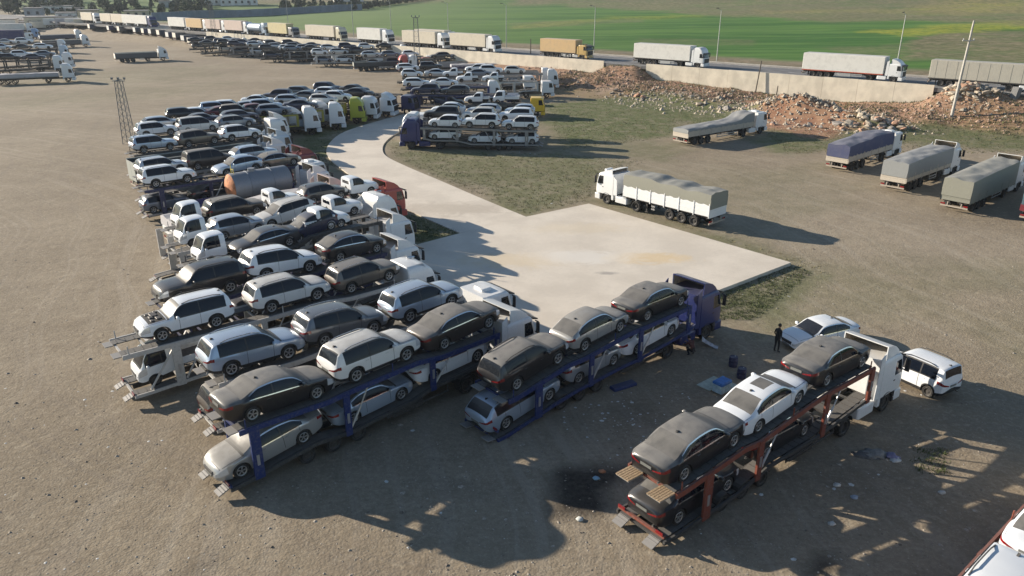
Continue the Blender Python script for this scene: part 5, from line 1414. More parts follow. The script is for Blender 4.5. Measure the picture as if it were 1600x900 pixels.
far_lorry((688, 153), R(-6), flat_deck(8.5), 11.5, 'flatbed lorry with a cream cab facing right in the packed middle', 'cream', 'fairing', FB)
q = at(690, 163, 1.3); place_car('sedan', 'navy', 'dark blue saloon tipped up behind the white fastback SUV', MZ((q.x, q.y), R(170), 1.3) @ Matrix.Rotation(R(-14), 4, 'Y'), lite=True)
q = at(745, 164, 1.3); place_car('hatch', 'navy', 'dark blue hatchback tipped up below the cream cab', MZ((q.x, q.y), R(170), 1.5) @ Matrix.Rotation(R(-16), 4, 'Y'), lite=True)
rw = far_row((640, 136), R(4), [('wagon', 'white', 'white estate on the stacked blue carrier, left end', 1), ('sedan', 'white', 'white saloon on the stacked blue carrier, cab end', 1)], 'blue steel carrier under two white cars in the packed middle', 'blue', 'white', 'high', lows=((1.0, 'sedan', 'bluegrey', 'blue saloon in the lower deck of the stacked blue carrier'),), cabx=13.4)
far_row((634, 121), R(6), [('hatch', 'white', 'white hatchback second from the front in the white stack', 1), ('sedan', 'silver', 'silver saloon in the packed middle behind the white stack', 1)], 'carrier behind the stacked blue carrier', 'dark', 'white', 'low')
far_row((628, 111), R(8), [('wagon', 'white', 'white estate at the back of the white stack', 1), ('bigsuv', 'darkgrey', 'dark green-grey SUV in the packed middle', 1)], 'carrier at the back of the white stack', 'dark', 'white', 'low')
r = far_row((785, 115), R(-2), [('suv', 'white', 'white SUV on the upper deck of the right-facing wall-side carrier', 1), ('hatch', 'dustywhite', 'white hatchback tilted behind the wall-side white cab', 1)], 'two-deck carrier facing right near the pale wall', 'grey', 'white', 'high', lows=((-1.9, 'sedan', 'silver', 'silver saloon on the lower deck of the wall-side carrier'), (3.2, 'sedan', 'silver', 'silver saloon below the tilted hatchback near the wall')), front=(873, 138), cabx=12.2, upfront=9.0, posts=(-2.2, 2.4, 8.6))
far_row((722, 129), R(4), [('pickup', 'white', 'white pickup facing left in the packed middle', -1), ('pickup', 'white', 'white dropside pickup above the pale breakdown frame', -1)], 'pale breakdown frame carrier beside the cream cab', 'white', 'white', 'low')
far_row((700, 121), R(6), [('pickup', 'white', 'white pickup near the navy-sided trailer', -1), ('sedan', 'bluegrey', 'pale saloon right of the navy-sided trailer', 1)], 'carrier in front of the navy-sided trailer', 'grey', 'white', 'low')
far_row((652, 148), R(-2), [('suv', 'navy', 'dark blue SUV in the packed middle left of the cream cab', -1), ('wagon', 'darkgrey', 'dark grey estate in the packed middle beside the cream cab', -1)], 'dark carrier wedged in front of the cream cab', 'navy', 'navy', 'low', lows=((1.2, 'sedan', 'black', 'black saloon low in the wedged dark carrier'),))
far_row((735, 112), R(3), [('wagon', 'white', 'white estate against the pale wall, left of the wall-side carrier', -1)], 'short carrier against the pale wall', 'grey', 'white', 'round', lows=((1.2, 'sedan', 'silver', 'silver saloon low against the pale wall'),))
TB = 'trailers in the far middle'
far_lorry((684, 113), R(13), tarp_trailer(12.5, None, 1.1, tpaint('grey'), None, True), 15.4, 'long grey open trailer in the far middle', 'white', 'low', TB)
far_lorry((705, 117), R(11), tarp_trailer(12.5, [(0, 2.3), (12.5, 2.4)], 1.0, tpaint('navy'), cloth('pale'), True), 15.4, 'navy-sided sheeted trailer in the far middle', 'white', 'low', TB)
for (px, py), h, pk, st, lab in (((622, 112), R(196), 'palered', 'high', 'faded red cab facing left in the far middle'), ((636, 112), R(198), 'white', 'high', 'white cab facing left between two red cabs'), ((657, 108), R(198), 'maroon', 'low', 'maroon cab facing left in the far middle')):
    p = settle(px, py); d = Vector((math.cos(h), math.sin(h))); zc = p.z if abs(p.z) > .35 else 0.0
    carr = carrier_parts([(-3, 2.8), (10.5, 2.8)], [(-3.4, .8), (11, 1.3)], (-2, 4, 10), steel('dark'), True)
    make_thing('car_carrier', shifted(tractor_parts(st, True), 14) + carr, lab, 'car carrier', RB, MZ((p.x-d.x*14, p.y-d.y*14), h, zc), dict(paint=tpaint(pk), skirt=tpaint(pk)))
    if pk != 'palered':
        for i, (k, c) in enumerate((('wagon', 'darkgrey'), ('sedan', 'bluegrey'))):
            s = 7.5-i*4.8
            lb = [['dark estate behind the white left-facing cab, far middle', 'blue-grey saloon at the tail behind the white left-facing cab'], ['dark estate behind the maroon cab', 'blue-grey saloon at the tail behind the maroon cab']][pk == 'maroon'][i]
            place_car(k, c, lb, MZ((p.x-d.x*14, p.y-d.y*14), h, zc) @ Matrix.Translation((s-1.5, 0, 2.83)), lite=True)
far_lorry((553, 111), R(17), bin_parts(12.5, .9, dk, dusted('bin_rim', (.27, .29, .27), .3, .7)), 15.6, 'long dark open trailer with a pale tail left of the faded red cab', 'grey', 'low', TB)

# ------------------------------------------------------------------ carrier cut by the lower right corner, white car and van on the ground
A, B_ = at(1500, 895, 2.95), at(1600, 790, 2.95); h = math.atan2(B_.y-A.y, B_.x-A.x)
rc = Row((A.x + math.sin(h)*1.22, A.y - math.cos(h)*1.22), h); rc.c = rc.c - rc.d*.5
rc.car('U', 'sedan', 'white', (3.1, 2.85), (.03,), 'white saloon on the carrier cut off by the lower right corner')
rc.car('U', 'wagon', 'white', (-2.1, 2.72), (.02,), 'white estate facing backwards at the lower right corner, half out of view', face=-1, dust=False)
rc.car('U', 'suv', 'silver', (8.2, 2.9), (.01,), 'unseen silver SUV added on the corner carrier upper deck to widen its shadow')  # added out of view, so the carrier casts a more solid shadow
rc.car('L', 'sedan', 'darkgrey', (-2.2, .75), (.02,), 'unseen dark saloon added low at the corner carrier tail to fill its shadow')  # this and the next two cars: unseen, added to close sunlit gaps below
rc.car('L', 'suv', 'black', (2.6, .98), None, 'unseen black SUV added low in the corner carrier middle to fill its shadow')
rc.car('L', 'hatch', 'silver', (7.2, 1.2), None, 'unseen silver hatchback added low at the corner carrier cab end to fill its shadow')
finish(rc, 'rust-red car carrier cut off by the lower right corner', 'rust', 'white', 'fairing', tail=-3.0, group='car carriers at the right front')
GP = 'cars parked on the dirt'
p = at(1272, 540); place_car('sedan', 'white', 'clean white saloon parked nose-left behind the rust-red carrier', MZ((p.x+.35, p.y+.45), R(203)), dust=False, group=GP)
pn = at(1448, 620); pf = at(1399, 597); h = math.atan2(pf.y-pn.y, pf.x-pn.x); d = Vector((math.cos(h), math.sin(h))); lf = Vector((-d.y, d.x))
c = Vector((pn.x, pn.y)) - lf*.78 + d*1.35
c2 = Vector((pn.x, pn.y)) + lf*(-.78 if lf.x < 0 else .78) + d*1.40
place_car('van', 'white', 'white small van with dark side windows beside the white cab of the rust-red carrier', MZ((c2.x, c2.y), h), dust=False, group=GP)

# ------------------------------------------------------------------ sheeted lorries on the right of the lot
RL = 'sheeted lorries on the open lot'
W_ = tpaint('white'); DB = dusted('dirty_boards', (.46, .41, .34), .4, .7, 0, 0, .4, .45)
p = at(1119, 356); lorry('white tipper lorry with an uneven grey-green sheet just behind the apron', MZ((p.x, p.y), R(132.5)), 'white', 'box',
    tarp_trailer(9.5, [(0, 3.15), (1.2, 3.25), (2.4, 3.1), (3.8, 3.3), (5.2, 3.2), (6.5, 3.4), (8, 3.35), (9.5, 3.3)], 1.15, W_, cloth('olive'), seed=3, skirt_drop=.2), 13.0, RL, wb=3.6)
p = at(1062, 227); lorry('white lorry with a low pale-grey sheet rising towards its cab, farthest on the open lot', MZ((p.x, p.y), R(36.5)), 'white', 'low',
    tarp_trailer(13.4, [(0, 2.15), (2, 2.2), (9.0, 2.3), (10.5, 2.45), (12.0, 3.05), (13.4, 3.15)], .8, DB, cloth('grey'), seed=8, skirt_drop=.2), 16.6, RL)
p = at(1305, 268); lorry('lorry with a lumpy dark blue sheet, left end of the right-hand trio', MZ((p.x, p.y), R(42)), 'white', 'low',
    tarp_trailer(11.2, [(0, 3.0), (2.5, 3.15), (5, 3.2), (6.5, 3.4), (9, 3.35), (11.2, 3.2)], .75, DB, cloth('blue'), seed=11, skirt_drop=.25), 14.2, RL)
p = at(1392, 300); lorry('lorry with a flat grey sheet and white cab, middle of the right-hand trio', MZ((p.x, p.y), R(41)), 'white', 'fairing',
    tarp_trailer(11.0, [(0, 3.1), (5, 3.25), (11.0, 3.3)], .75, DB, cloth('grey'), seed=14, skirt_drop=.6), 13.8, RL)
p = at(1488, 332); lorry('lorry under a full-length olive sheet, rightmost whole one', MZ((p.x, p.y), R(41)), 'white', 'fairing',
    tarp_trailer(11.6, [(0, 3.1), (5, 3.25), (11.6, 3.35)], .5, cloth('olive'), cloth('olive'), seed=17, skirt_drop=1.2), 14.4, RL)
p = at(1614, 352); lorry('lorry with a teal sheet cut by the right edge of the picture', MZ((p.x, p.y), R(41)), 'white', 'low',
    tarp_trailer(11.6, [(0, 3.0), (11.6, 3.2)], .8, tpaint('maroon'), cloth('teal'), seed=18), 14.4, RL)

# ------------------------------------------------------------------ lorries on the raised road
RT = 'lorries driving on the raised road'; hr = math.atan2(-RU.y, -RU.x)
def road_lorry(px, py, L, body, paintk, style, label, lane=3.6, rail=None, H=4.0, lite=True, cab=True, ribs=True):
    # the tail stands where the photograph shows it, measured along the road
    best = min(np.arange(-60, 560, .25), key=lambda t_: abs(pix(road_pt(t_, lane-1.25))[0]-px))
    p = road_pt(best, lane)
    tr = box_trailer(L, body, lite, H, rail, ribs)
    return lorry(label, MZ((p.x, p.y), hr, RZ+.01), paintk, style, tr, L+3.0, RT, lite)
def pix(p):
    z = p[1]*CP+(CAM_H-p[2])*SP
    return 800+FPX*p[0]/z, 450+FPX*((CAM_H-p[2])*CP-p[1]*SP)/z
rd = flat('red_rail', (.38, .07, .03), .6)
road_lorry(1448, 137, 13.6, cloth('dirty'), 'white', 'low', 'dusty cream curtain-sided lorry on the road behind the leaning pole', lite=False)
road_lorry(1251, 122, 13.6, cloth('white'), 'white', 'fairing', 'white curtain lorry with an orange-red lower rail on the road', lite=False, rail=rd, ribs=False)
road_lorry(989, 100, 12.6, cloth('white'), 'white', 'high', 'clean white box lorry on the road above the gap in the wall', lite=False, ribs=False)
road_lorry(843, 90, 9.6, cloth('tan'), 'tan', 'low', 'tan box lorry on the road above the long wall run', lite=False, ribs=False, H=3.9)
road_lorry(703, 80, 11.5, cloth('cream'), 'white', 'high', 'cream box lorry with a white cab, fifth from the right on the road', lite=False, ribs=False)
road_lorry(628, 75, 12.0, cloth('cream'), 'white', 'high', 'cream box lorry behind the small lattice mast')
road_lorry(648, 73, 11.0, cloth('cream'), 'white', 'fairing', 'white-cabbed lorry overlapped by the one at the lattice mast', lane=9.0)
road_lorry(558, 69, 9.5, cloth('white'), 'white', 'high', 'short white box lorry on the road over the far middle')
road_lorry(478, 62, 13.0, cloth('cream'), 'cream', 'high', 'long cream lorry with an ochre front on the road')
road_lorry(420, 54, 9.5, cloth('yellow'), 'grey', 'low', 'yellowish box lorry without a visible cab on the road')
def tanker(px, label):
    best = min(np.arange(0, 560, .25), key=lambda t_: abs(pix(road_pt(t_, 2.4))[0]-px)); p = road_pt(best, 3.6)
    P = axle_parts((1.2, 2.5), lite=True) + tail_gear(8, True)
    b = lathex([(0, .02), (.1, 1.0), (.3, 1.2), (7.6, 1.2), (7.9, 1.0), (8, .02)], 16); b.v = [(x, y, z+2.35) for x, y, z in b.v]
    P.append(Part('tank_shell', b.mesh('tanker'), dusted('tanker_blue', (.35, .42, .5), .2, .4, .3)))
    lorry(label, MZ((p.x, p.y), hr, RZ+.01), 'paleblue', 'high', P, 11, RT, True)
tanker(384, 'pale blue tanker lorry on the road left of the yellowish box')
for px, L, k, pk, lab in ((352, 10, 'pink', 'white', 'pinkish box lorry on the road, left part'), (322, 9, 'pink', 'white', 'pink-brown box lorry far along the road'), (292, 10, 'tan', 'white', 'tan box lorry far along the road'), (264, 11, 'white', 'white', 'bright white box lorry far along the road'),
    (208, 11, 'white', 'blue', 'white box lorry with a blue cab far along the road'), (192, 9, 'white', 'white', 'cream box lorry just left of the blue-cabbed one'), (175, 9, 'cream', 'white', 'cream box lorry among the far white row on the road'), (158, 9, 'cream', 'white', 'pale box lorry near the left end of the road row'), (128, 10, 'cream', 'white', 'leftmost pale box lorry in the road row')):
    road_lorry(px, 0, L, cloth(k), pk, 'high', lab)

# ------------------------------------------------------------------ far left yard
FL = 'trucks in the far left yard'
for k, ((px, py), L, hd, lab) in enumerate((((140, 49), 12, 42, 'ochre-striped tail'), ((170, 52), 12, 42, 'dark blue ribbed side'), ((186, 53), 12, 42, 'dark blue side'), ((211, 55), 12, 42, 'white posts'), ((224, 57), 12, 43, 'rusty tail bar'), ((235, 58), 12, 44, 'grey tail doors'), ((248, 60), 12, 44, 'cream tail frame'), ((262, 62), 12, 44, 'open tail'), ((273, 63), 12, 45, 'low sides'), ((286, 67), 12, 45, 'rusty underrun bar'), ((296, 70), 12, 46, 'twin white tail posts'))):
    dark = dusted('far_side_%d' % (k % 3), ((.05, .06, .09), (.03, .035, .10), (.10, .10, .105))[k % 3], .2, .7)
    rim = dusted('far_rim_%d' % (k % 2), ((.66, .62, .54), (.55, .55, .53))[k % 2], .2, .7)
    far_lorry((px, py), R(hd), bin_parts(L, 1.5, dark, rim), L+3, f'parked trailer with {lab}, {("left end","left part","left part","middle","middle","middle","middle","right part","right part","right part","right end")[k]} of the far trailer row', ('white', 'white', 'blue', 'white')[k % 4], 'high', 'trailers parked in the far row')
far_row((318, 71), R(20), [('sedan', 'darkgrey', 'dark saloon on the far carrier under the big pale wall end', 1), ('suv', 'darkgrey', 'dark SUV on the far carrier under the big pale wall end', 1), ('wagon', 'navy', 'dark blue estate on the far carrier under the big pale wall end', 1)], 'dark loaded car carrier at the right end of the far trailer row', 'dark', 'white', 'high')
far_row((362, 73), R(18), [('suv', 'navy', 'dark blue SUV at the tail, far carrier below the road', 1), ('sedan', 'black', 'black saloon in the middle, far carrier below the road', 1), ('suv', 'darkgrey', 'dark grey SUV at the cab end, far carrier below the road', 1)], 'far two-deck carrier of dark cars below the road', 'grey', 'white', 'high', lows=((-2.0, 'sedan', 'darkgrey', 'dark saloon low in the far carrier below the road'), (3.2, 'suv', 'darkgrey', 'dark SUV low in the far carrier below the road')))
far_row((425, 76), R(15), [('wagon', 'silver', 'pale estate at the tail of the far carrier near the wall start', 1), ('wagon', 'grey', 'grey estate in the middle of the far carrier near the wall start', 1), ('sedan', 'bluegrey', 'blue-grey saloon of the far carrier near the wall start', 1)], 'far carrier by the start of the pale wall', 'dark', 'white', 'low')
for k, ((px, py), hd, lab) in enumerate((((432, 88), 36, 'grey trailer with a pale tail bar in the far middle row'), ((459, 91), 35, 'dark trailer with a white tail frame in the far middle row'), ((486, 94), 34, 'grey trailer next to the white carrier cab, far middle row'))):
    far_lorry((px, py), R(hd), bin_parts(11.5, 1.1, dk, dusted('far_rim_0', (.66, .62, .54), .2, .7)), 14.5, lab, 'white', 'low', 'trailers parked in the far row')
p = settle(519, 99); hh_ = R(190); d = Vector((math.cos(hh_), math.sin(hh_)))
make_thing('car_carrier', shifted(tractor_parts('high', True), 14) + carrier_parts([(-3, 2.3), (10.5, 2.4)], [(-3.4, .8), (11, 1.3)], (-2, 4, 10), steel('white'), True), 'white low carrier with a white cab facing left, far middle row', 'car carrier', FL, MZ((p.x-d.x*14, p.y-d.y*14), hh_, p.z), dict(paint=tpaint('white'), skirt=tpaint('white')))
for i, s in enumerate((-1.8, 3.0, 7.6)):
    place_car('pickup' if i != 1 else 'wagon', 'white' if i != 1 else 'silver', ['white pickup at the tail of the white left-facing far carrier', 'silver estate on the white left-facing far carrier', 'white pickup behind the cab of the white left-facing far carrier'][i], MZ((p.x-d.x*14, p.y-d.y*14), hh_, p.z) @ Matrix.Translation((s, 0, 2.36)), lite=True)
far_lorry((181, 98), R(33), bin_parts(10.2, 1.2, dusted('far_side_2', (.10, .10, .105), .2, .7), dusted('far_rim_0', (.66, .62, .54), .2, .7)), 12.9, 'lone lorry with a dark open trailer and pale tail frame on the bare dirt', 'white', 'fairing', FL)
far_lorry((67, 76), R(38), bin_parts(11, 1.2, dusted('far_side_2', (.10, .10, .105), .2, .7), dusted('far_rim_0', (.66, .62, .54), .2, .7)), 13.6, 'pale-framed open trailer in front of the far left pair', 'white', 'high', FL)
far_lorry((63, 66), R(38), bin_parts(11, 1.1, dusted('far_side_0', (.05, .06, .09), .2, .7), dusted('far_rim_1', (.55, .55, .53), .2, .7)), 13.6, 'dark open trailer behind in the far left pair', 'white', 'high', FL)
far_lorry((18, 62), R(15), [*flat_deck(7)], 9.6, 'pale blue truck with a low deck at the far left edge', 'skyblue', 'high', FL)
far_lorry((-6, 66), R(15), box_trailer(9, cloth('navy'), True), 12, 'dark blue box lorry cut by the left edge', 'white', 'low', FL)
b3 = [('suv', 'black'), ('suv', 'black'), ('sedan', 'navy')]
far_lorry((-12, 133), R(24), tarp_trailer(12.4, [(0, 2.0), (12.4, 2.0)], .8, tpaint('grey'), cloth('pale'), True, seed=9, skirt_drop=1), 15.4, 'long silver low trailer with a scalloped edge at the left edge', 'white', 'high', FL)
for k, (fr, cars) in enumerate((((103, 113), [('suv', 'black', 'black SUV in the nearest loaded row at the left edge', 1), ('suv', 'black', 'black SUV behind the nearest cab at the left edge', 1), ('sedan', 'navy', 'dark blue saloon beside the white cabs at the left edge', 1)]),
     ((117, 107), [('wagon', 'white', 'white estate in the middle row at the left edge', 1), ('suv', 'white', 'white SUV in the middle row at the left edge', 1), ('sedan', 'bluegrey', 'blue-grey saloon in the middle row at the left edge', 1)]),
     ((110, 93), [('suv', 'paleblue', 'pale SUV in the back row at the left edge', 1), ('sedan', 'darkgrey', 'dark saloon in the back row at the left edge', 1), ('wagon', 'white', 'white estate in the back row at the left edge', 1)]),
     ((106, 83), [('sedan', 'silver', 'silver saloon in the hindmost row at the left edge', 1), ('suv', 'white', 'white SUV in the hindmost row at the left edge', 1)]))):
    far_row(None, R(22), cars, 'car carrier with a white cab in the %s of the left-edge cluster' % ('front', 'middle', 'back', 'hindmost row')[k], 'dark', 'white' if k != 2 else 'paleblue', 'high', front=fr)
random.seed(4)
for k in range(8):   # rows by the town, left of the road
    px, py = ((2, 52), (10, 49), (27, 48), (48, 46), (70, 44), (88, 43), (104, 44), (118, 45))[k]
    far_lorry((px, py), R(18), box_trailer(9, cloth(('white', 'grey', 'pale', 'cream', 'white', 'pale', 'white', 'cream')[k]), True, 3.7), 12, 'pale lorry in the far row below the town, %s' % ('cut by the left edge', 'second from the left edge', 'left of the dark blue stretch', 'in the left part', 'in the middle', 'right of the middle', 'near the right end', 'at the right end')[k], 'white', 'high', 'lorries below the town')

DK = ('dark saloon', 'blue-grey estate', 'dark grey SUV', 'white hatchback', 'silver estate', 'dark blue SUV')
KC = (('sedan', 'black'), ('wagon', 'bluegrey'), ('suv', 'darkgrey'), ('hatch', 'white'), ('wagon', 'silver'), ('suv', 'navy'))
for k, (px, py, hd, ids, where) in enumerate(((300, 66, 24, (0, 2, 3), 'ending the far trailer row'), (340, 69, 22, (5, 1, 0), 'between two dark far carriers'), (392, 73, 20, (4, 2, 5), 'right of the far two-deck carrier'), (412, 80, 18, (2, 3, 1), 'before the pale wall start'),
      (450, 80, 18, (1, 0, 4), 'behind the grey far trailers'), (492, 86, 16, (3, 4, 2), 'behind the white far carrier'), (536, 84, 14, (5, 3, 0), 'below the short white lorry'), (572, 90, 12, (4, 1, 3), 'left of the red cabs'))):
    far_row((px, py), R(hd), [(*KC[i], '%s %s, %s' % (DK[i], ('at the tail', 'in the middle', 'at the cab end')[q], where), 1) for q, i in enumerate(ids)], 'loaded car carrier %s' % where, ('dark', 'grey', 'white')[k % 3], ('white', 'paleblue', 'white')[k % 3], ('high', 'low')[k % 2], lows=((-1.8, *KC[(k+2) % 6], '%s low on the carrier %s' % (DK[(k+2) % 6], where)), (3.2, *KC[(k+4) % 6], '%s in the lower middle of the carrier %s' % (DK[(k+4) % 6], where))))

# ------------------------------------------------------------------ masts and poles
galv = dusted('galvanised_steel', (.20, .21, .22), .1, .5, .4)
def lattice(px, py, h, w0, w1, label, head=True):
    p = at(px, py, 0); z = gz(p); p = at(px, py, z)
    r = empty('lattice_mast', p); tag(r, label, 'mast')
    c = [(1, 1), (-1, 1), (-1, -1), (1, -1)]
    f = lambda q, z: Vector((q[0]*(w0+(w1-w0)*z/h)/2, q[1]*(w0+(w1-w0)*z/h)/2, z))
    for q in c: MB().bar(f(q, -.3), f(q, h), .065).build('leg', galv, r)
    n = 9
    for i in range(n):
        z0, z1 = h*i/n, h*(i+1)/n
        for j in range(4):
            a, b = c[j], c[(j+1) % 4]
            MB().bar(f(a, z0), f(b, z1), .032).bar(f(b, z1), f(a, z1), .03).build('lattice_bar', galv, r)
    if head:
        MB().box(-.8, .8, -.06, .06, h, h+.10).build('crossarm', galv, r)
        MB().box(-.06, .06, -.8, .8, h+.11, h+.21).build('crossarm', galv, r)
        for q in (-.8, 0, .8): MB().box(q-.11, q+.11, -.12, .12, h+.22, h+.50).build('floodlight', galv, r)
    return r
lattice(203, 224, 8.0, 1.25, .7, 'slim lattice floodlight mast standing alone left of the carriers')
lattice(652, 92, 8.5, 1.3, .8, 'small lattice mast in front of the cream lorries on the road')
lattice(335, 55, 9, 1.3, .8, 'far lattice mast by the pinkish lorries')
pole_m = flat('lamp_pole_steel', (.40, .41, .38), .5, .3)
for k, (px, lab) in enumerate(((1400, 'rightmost thin lamp pole, behind the white curtain lorry'), (1119, 'lamp pole right of the clean white box lorry'), (928, 'lamp pole right of the tan box lorry'), (791, 'lamp pole between the cream and the tan lorries'), (701, 'lamp pole at the tail of the fifth lorry'), (612, 'lamp pole left of the small lattice mast'), (553, 'lamp pole left of the short white lorry'), (452, 'lamp pole left of the long cream lorry'))):
    t_ = min(np.arange(-60, 400, .25), key=lambda t_: abs(pix(road_pt(t_, 16.6))[0]-px)); p = road_pt(t_, 16.6, RZ-.3)
    r = empty('lamp_pole', p); tag(r, lab, 'lamp pole', 'lamp poles along the far side of the road')
    MB().tube((0, 0, 0), (0, 0, 10.5), .11, .06, 8).build('pole', pole_m, r)
    a = Vector((-RM.x, -RM.y, 0))
    MB().tube((0, 0, 10.4), tuple(a*1.8+Vector((0, 0, 10.9))), .045, .04, 6).build('arm', pole_m, r)
    e = a*1.8+Vector((0, 0, 10.88)); MB().obox(Matrix.Translation(e) @ Matrix.Rotation(math.atan2(a.y, a.x), 4, 'Z'), .7, .24, .12).build('lamp_head', PLASTIC, r)
p = at(1487, 181, 1.3); p.z = gz(p)-.4
r = empty('utility_pole', p); tag(r, 'tall grey concrete utility pole leaning beside the boulder heap', 'utility pole')
cp_ = flat('pole_concrete', (.44, .42, .38), .85, 0, 2, .15)
MB().tube((0, 0, 0), (.35, 0, 14.0), .24, .13, 10).build('pole', cp_, r)
MB().box(-.7, 1.0, -.07, .07, 11.2, 11.34).build('crossarm', cp_, r)
for q in (-.6, .9): MB().tube((q, 0, 11.34), (q, 0, 11.6), .06, .04, 6).build('insulator', LAMP_W, r)
wood = flat('old_pole_wood', (.10, .085, .07), .9)
for (px, py, H, lean, lab) in ((1181, 136, 5.6, .5, 'short dark pole leaning in front of the wall'), (829, 99, 4.2, 0, 'short dark pole standing at the top of the long wall'), (872, 108, 2.4, 0, 'stub of a dark pole on the long wall'), (1214, 140, 1.8, .1, 'low post at the foot of the right wall')):
    p = at(px, py, 2.2); p.z = gz(p)-.3
    r = empty('post', p); tag(r, lab, 'post'); MB().tube((0, 0, 0), (lean, 0, H+.3), .11, .09, 8).build('pole', wood, r)

# ------------------------------------------------------------------ rubble
random.seed(11)
def rock_mesh(k):
    bm = bmesh.new(); bmesh.ops.create_icosphere(bm, subdivisions=1, radius=1)
    for v in bm.verts:
        n_ = mnoise.noise(v.co*1.3+Vector((k*5.1, 0, 0)))*.55 + mnoise.noise(v.co*3+Vector((0, k*3.3, 0)))*.25
        v.co *= 1+n_; v.co.z *= .72
    m = bpy.data.meshes.new('rock'); bm.to_mesh(m); bm.free(); m.materials.append(None); return m
RM_ = [rock_mesh(k) for k in range(9)]
stone = [flat('limestone_a', (.42, .36, .28), .9, 0, 3, .35, .3), flat('limestone_b', (.33, .28, .22), .9, 0, 3, .4, .3), flat('red_stone', (.40, .24, .16), .9, 0, 3, .35, .3), flat('grey_stone', (.24, .22, .20), .9, 0, 3, .4, .3)]
def rock(x, y, s, label, group, mats=stone):
    o = bpy.data.objects.new('boulder', random.choice(RM_)); COL.objects.link(o)
    o.scale = (s*random.uniform(.75, 1.3), s*random.uniform(.75, 1.2), s*random.uniform(.7, 1.05))
    o.rotation_euler = (random.uniform(-.5, .5), random.uniform(-.5, .5), random.uniform(0, 6.3))
    o.location = (x, y, gz((x, y))+s*random.uniform(-.05, .45))
    o.material_slots[0].link = 'OBJECT'; o.material_slots[0].material = random.choice(mats)
    return tag(o, label, 'boulder', group)
for (px, py, rx, ry, n_, sm, lab, grp, an) in ((1358, 197, 5.6, 2.0, 56, .36, 'pale jagged boulder in the long heap in front of the right wall', 'boulders in the long heap', .2), (1512, 184, 3.6, 1.7, 50, .34, 'rough boulder in the dark heap at the foot of the concrete pole', 'boulders in the heap at the pole', 0),
     (1160, 172, 8, 2.2, 26, .26, 'reddish boulder on the earth bank below the wall gap', 'boulders on the earth bank', -.4), (980, 148, 9, 1.8, 30, .25, 'stone on the red bank below the long wall', 'stones on the red bank', -.4), (1270, 194, 6, 1.0, 14, .22, 'stone at the foot of the red earth mound', 'stones at the red mound', .1)):
    c = at(px, py, .5)
    for i in range(n_):
        u, v = random.gauss(0, .5), random.gauss(0, .5); a = -.62+an
        rock(c.x+u*rx*math.cos(a)-v*ry*math.sin(a), c.y+u*rx*math.sin(a)+v*ry*math.cos(a), abs(random.gauss(sm, .14))+.1, lab, grp)
c = at(1577, 185, .8); MB().box(-.5, .5, -.5, .5, -.6, 1.5, .06).build('concrete_block', flat('block_grey', (.16, .16, .16), .9), None); o = bpy.data.objects['concrete_block']; o.location = (c.x, c.y, gz(c)); o.rotation_euler = (0, .25, .5)
tag(o, 'tilted dark concrete block right of the boulder heap at the pole', 'concrete block')

def scatter_stuff(name, pts, sizes, mat_list, flatness=.6, seed=1):
    """many small stones or scraps as one object"""
    rnd = random.Random(seed); V = []; F = []
    base = [(1, 0, 0), (.3, .95, 0), (-.8, .6, 0), (-.8, -.6, 0), (.3, -.95, 0), (0, 0, 1)]
    for (x, y, z), s in zip(pts, sizes):
        a = rnd.uniform(0, 6.3); ca, sa = math.cos(a)*s, math.sin(a)*s; k = len(V); st = rnd.uniform(.6, 1.3)
        for bx, by, bz in base:
            bx *= rnd.uniform(.7, 1.2); V.append((x+bx*ca-by*sa*st, y+bx*sa+by*ca*st, z-.01+bz*s*flatness*rnd.uniform(.6, 1.2)))
        F += [(k, k+1, k+5), (k+1, k+2, k+5), (k+2, k+3, k+5), (k+3, k+4, k+5), (k+4, k, k+5)]
    m = bpy.data.meshes.new(name); m.from_pydata(V, [], F); m.materials.append(mat_list)
    o = bpy.data.objects.new(name, m); COL.objects.link(o); o['kind'] = 'stuff'; return o
def ground_pts(n, box, seed, power=1.0, filt=None):
    rs = np.random.RandomState(seed); pts = []
    px = rs.uniform(box[0], box[2], n); py = box[1]+(box[3]-box[1])*rs.rand(n)**power
    P_ = np.array([tuple(at(a, b)) for a, b in zip(px, py)]); Z = ground_z(P_[:, 0], P_[:, 1]); P_[:, 2] = Z
    return P_
rs = np.random.RandomState(3)
pp = ground_pts(6500, (-40, 330, 1640, 930), 5, .8); scatter_stuff('pebbles', pp, rs.gamma(1.8, .014, len(pp))+.010, flat('pebble_stone', (.34, .30, .25), .9, 0, 9, .5), .6, 2)
pp = ground_pts(2600, (-40, 330, 1640, 930), 6, .9); scatter_stuff('dark_pebbles', pp, rs.gamma(2.0, .013, len(pp))+.012, flat('dark_clod', (.15, .125, .10), .95), .6, 3)
# rubble on the bank
Tq = rs.uniform(-25, 85, 5200); Sq = rs.normal(-6.5, 2.6, 5200); Sq = np.clip(Sq, -15, -1.2)
px_ = RD0.x+RU.x*Tq+RM.x*Sq; py_ = RD0.y+RU.y*Tq+RM.y*Sq
kp = np.hypot((px_-MOUNDS[0][0].x)/8, (py_-MOUNDS[0][0].y)/8) > 1; px_, py_ = px_[kp], py_[kp]
scatter_stuff('bank_rubble', np.stack([px_, py_, ground_z(px_, py_)], -1), rs.gamma(2.0, .055, len(px_))+.04, flat('rubble_stone', (.36, .25, .18), .95, 0, .8, .45), .9, 4)
pts = []
for c, rx, ry, h_ in MOUNDS: pts.append(np.stack([rs.normal(c.x, rx*.55, 500), rs.normal(c.y, rx*.5, 500)], -1))
pts = np.concatenate(pts); scatter_stuff('mound_stones', np.stack([pts[:, 0], pts[:, 1], ground_z(pts[:, 0], pts[:, 1])], -1), rs.gamma(2.2, .06, len(pts))+.05, stone[0], .9, 5)
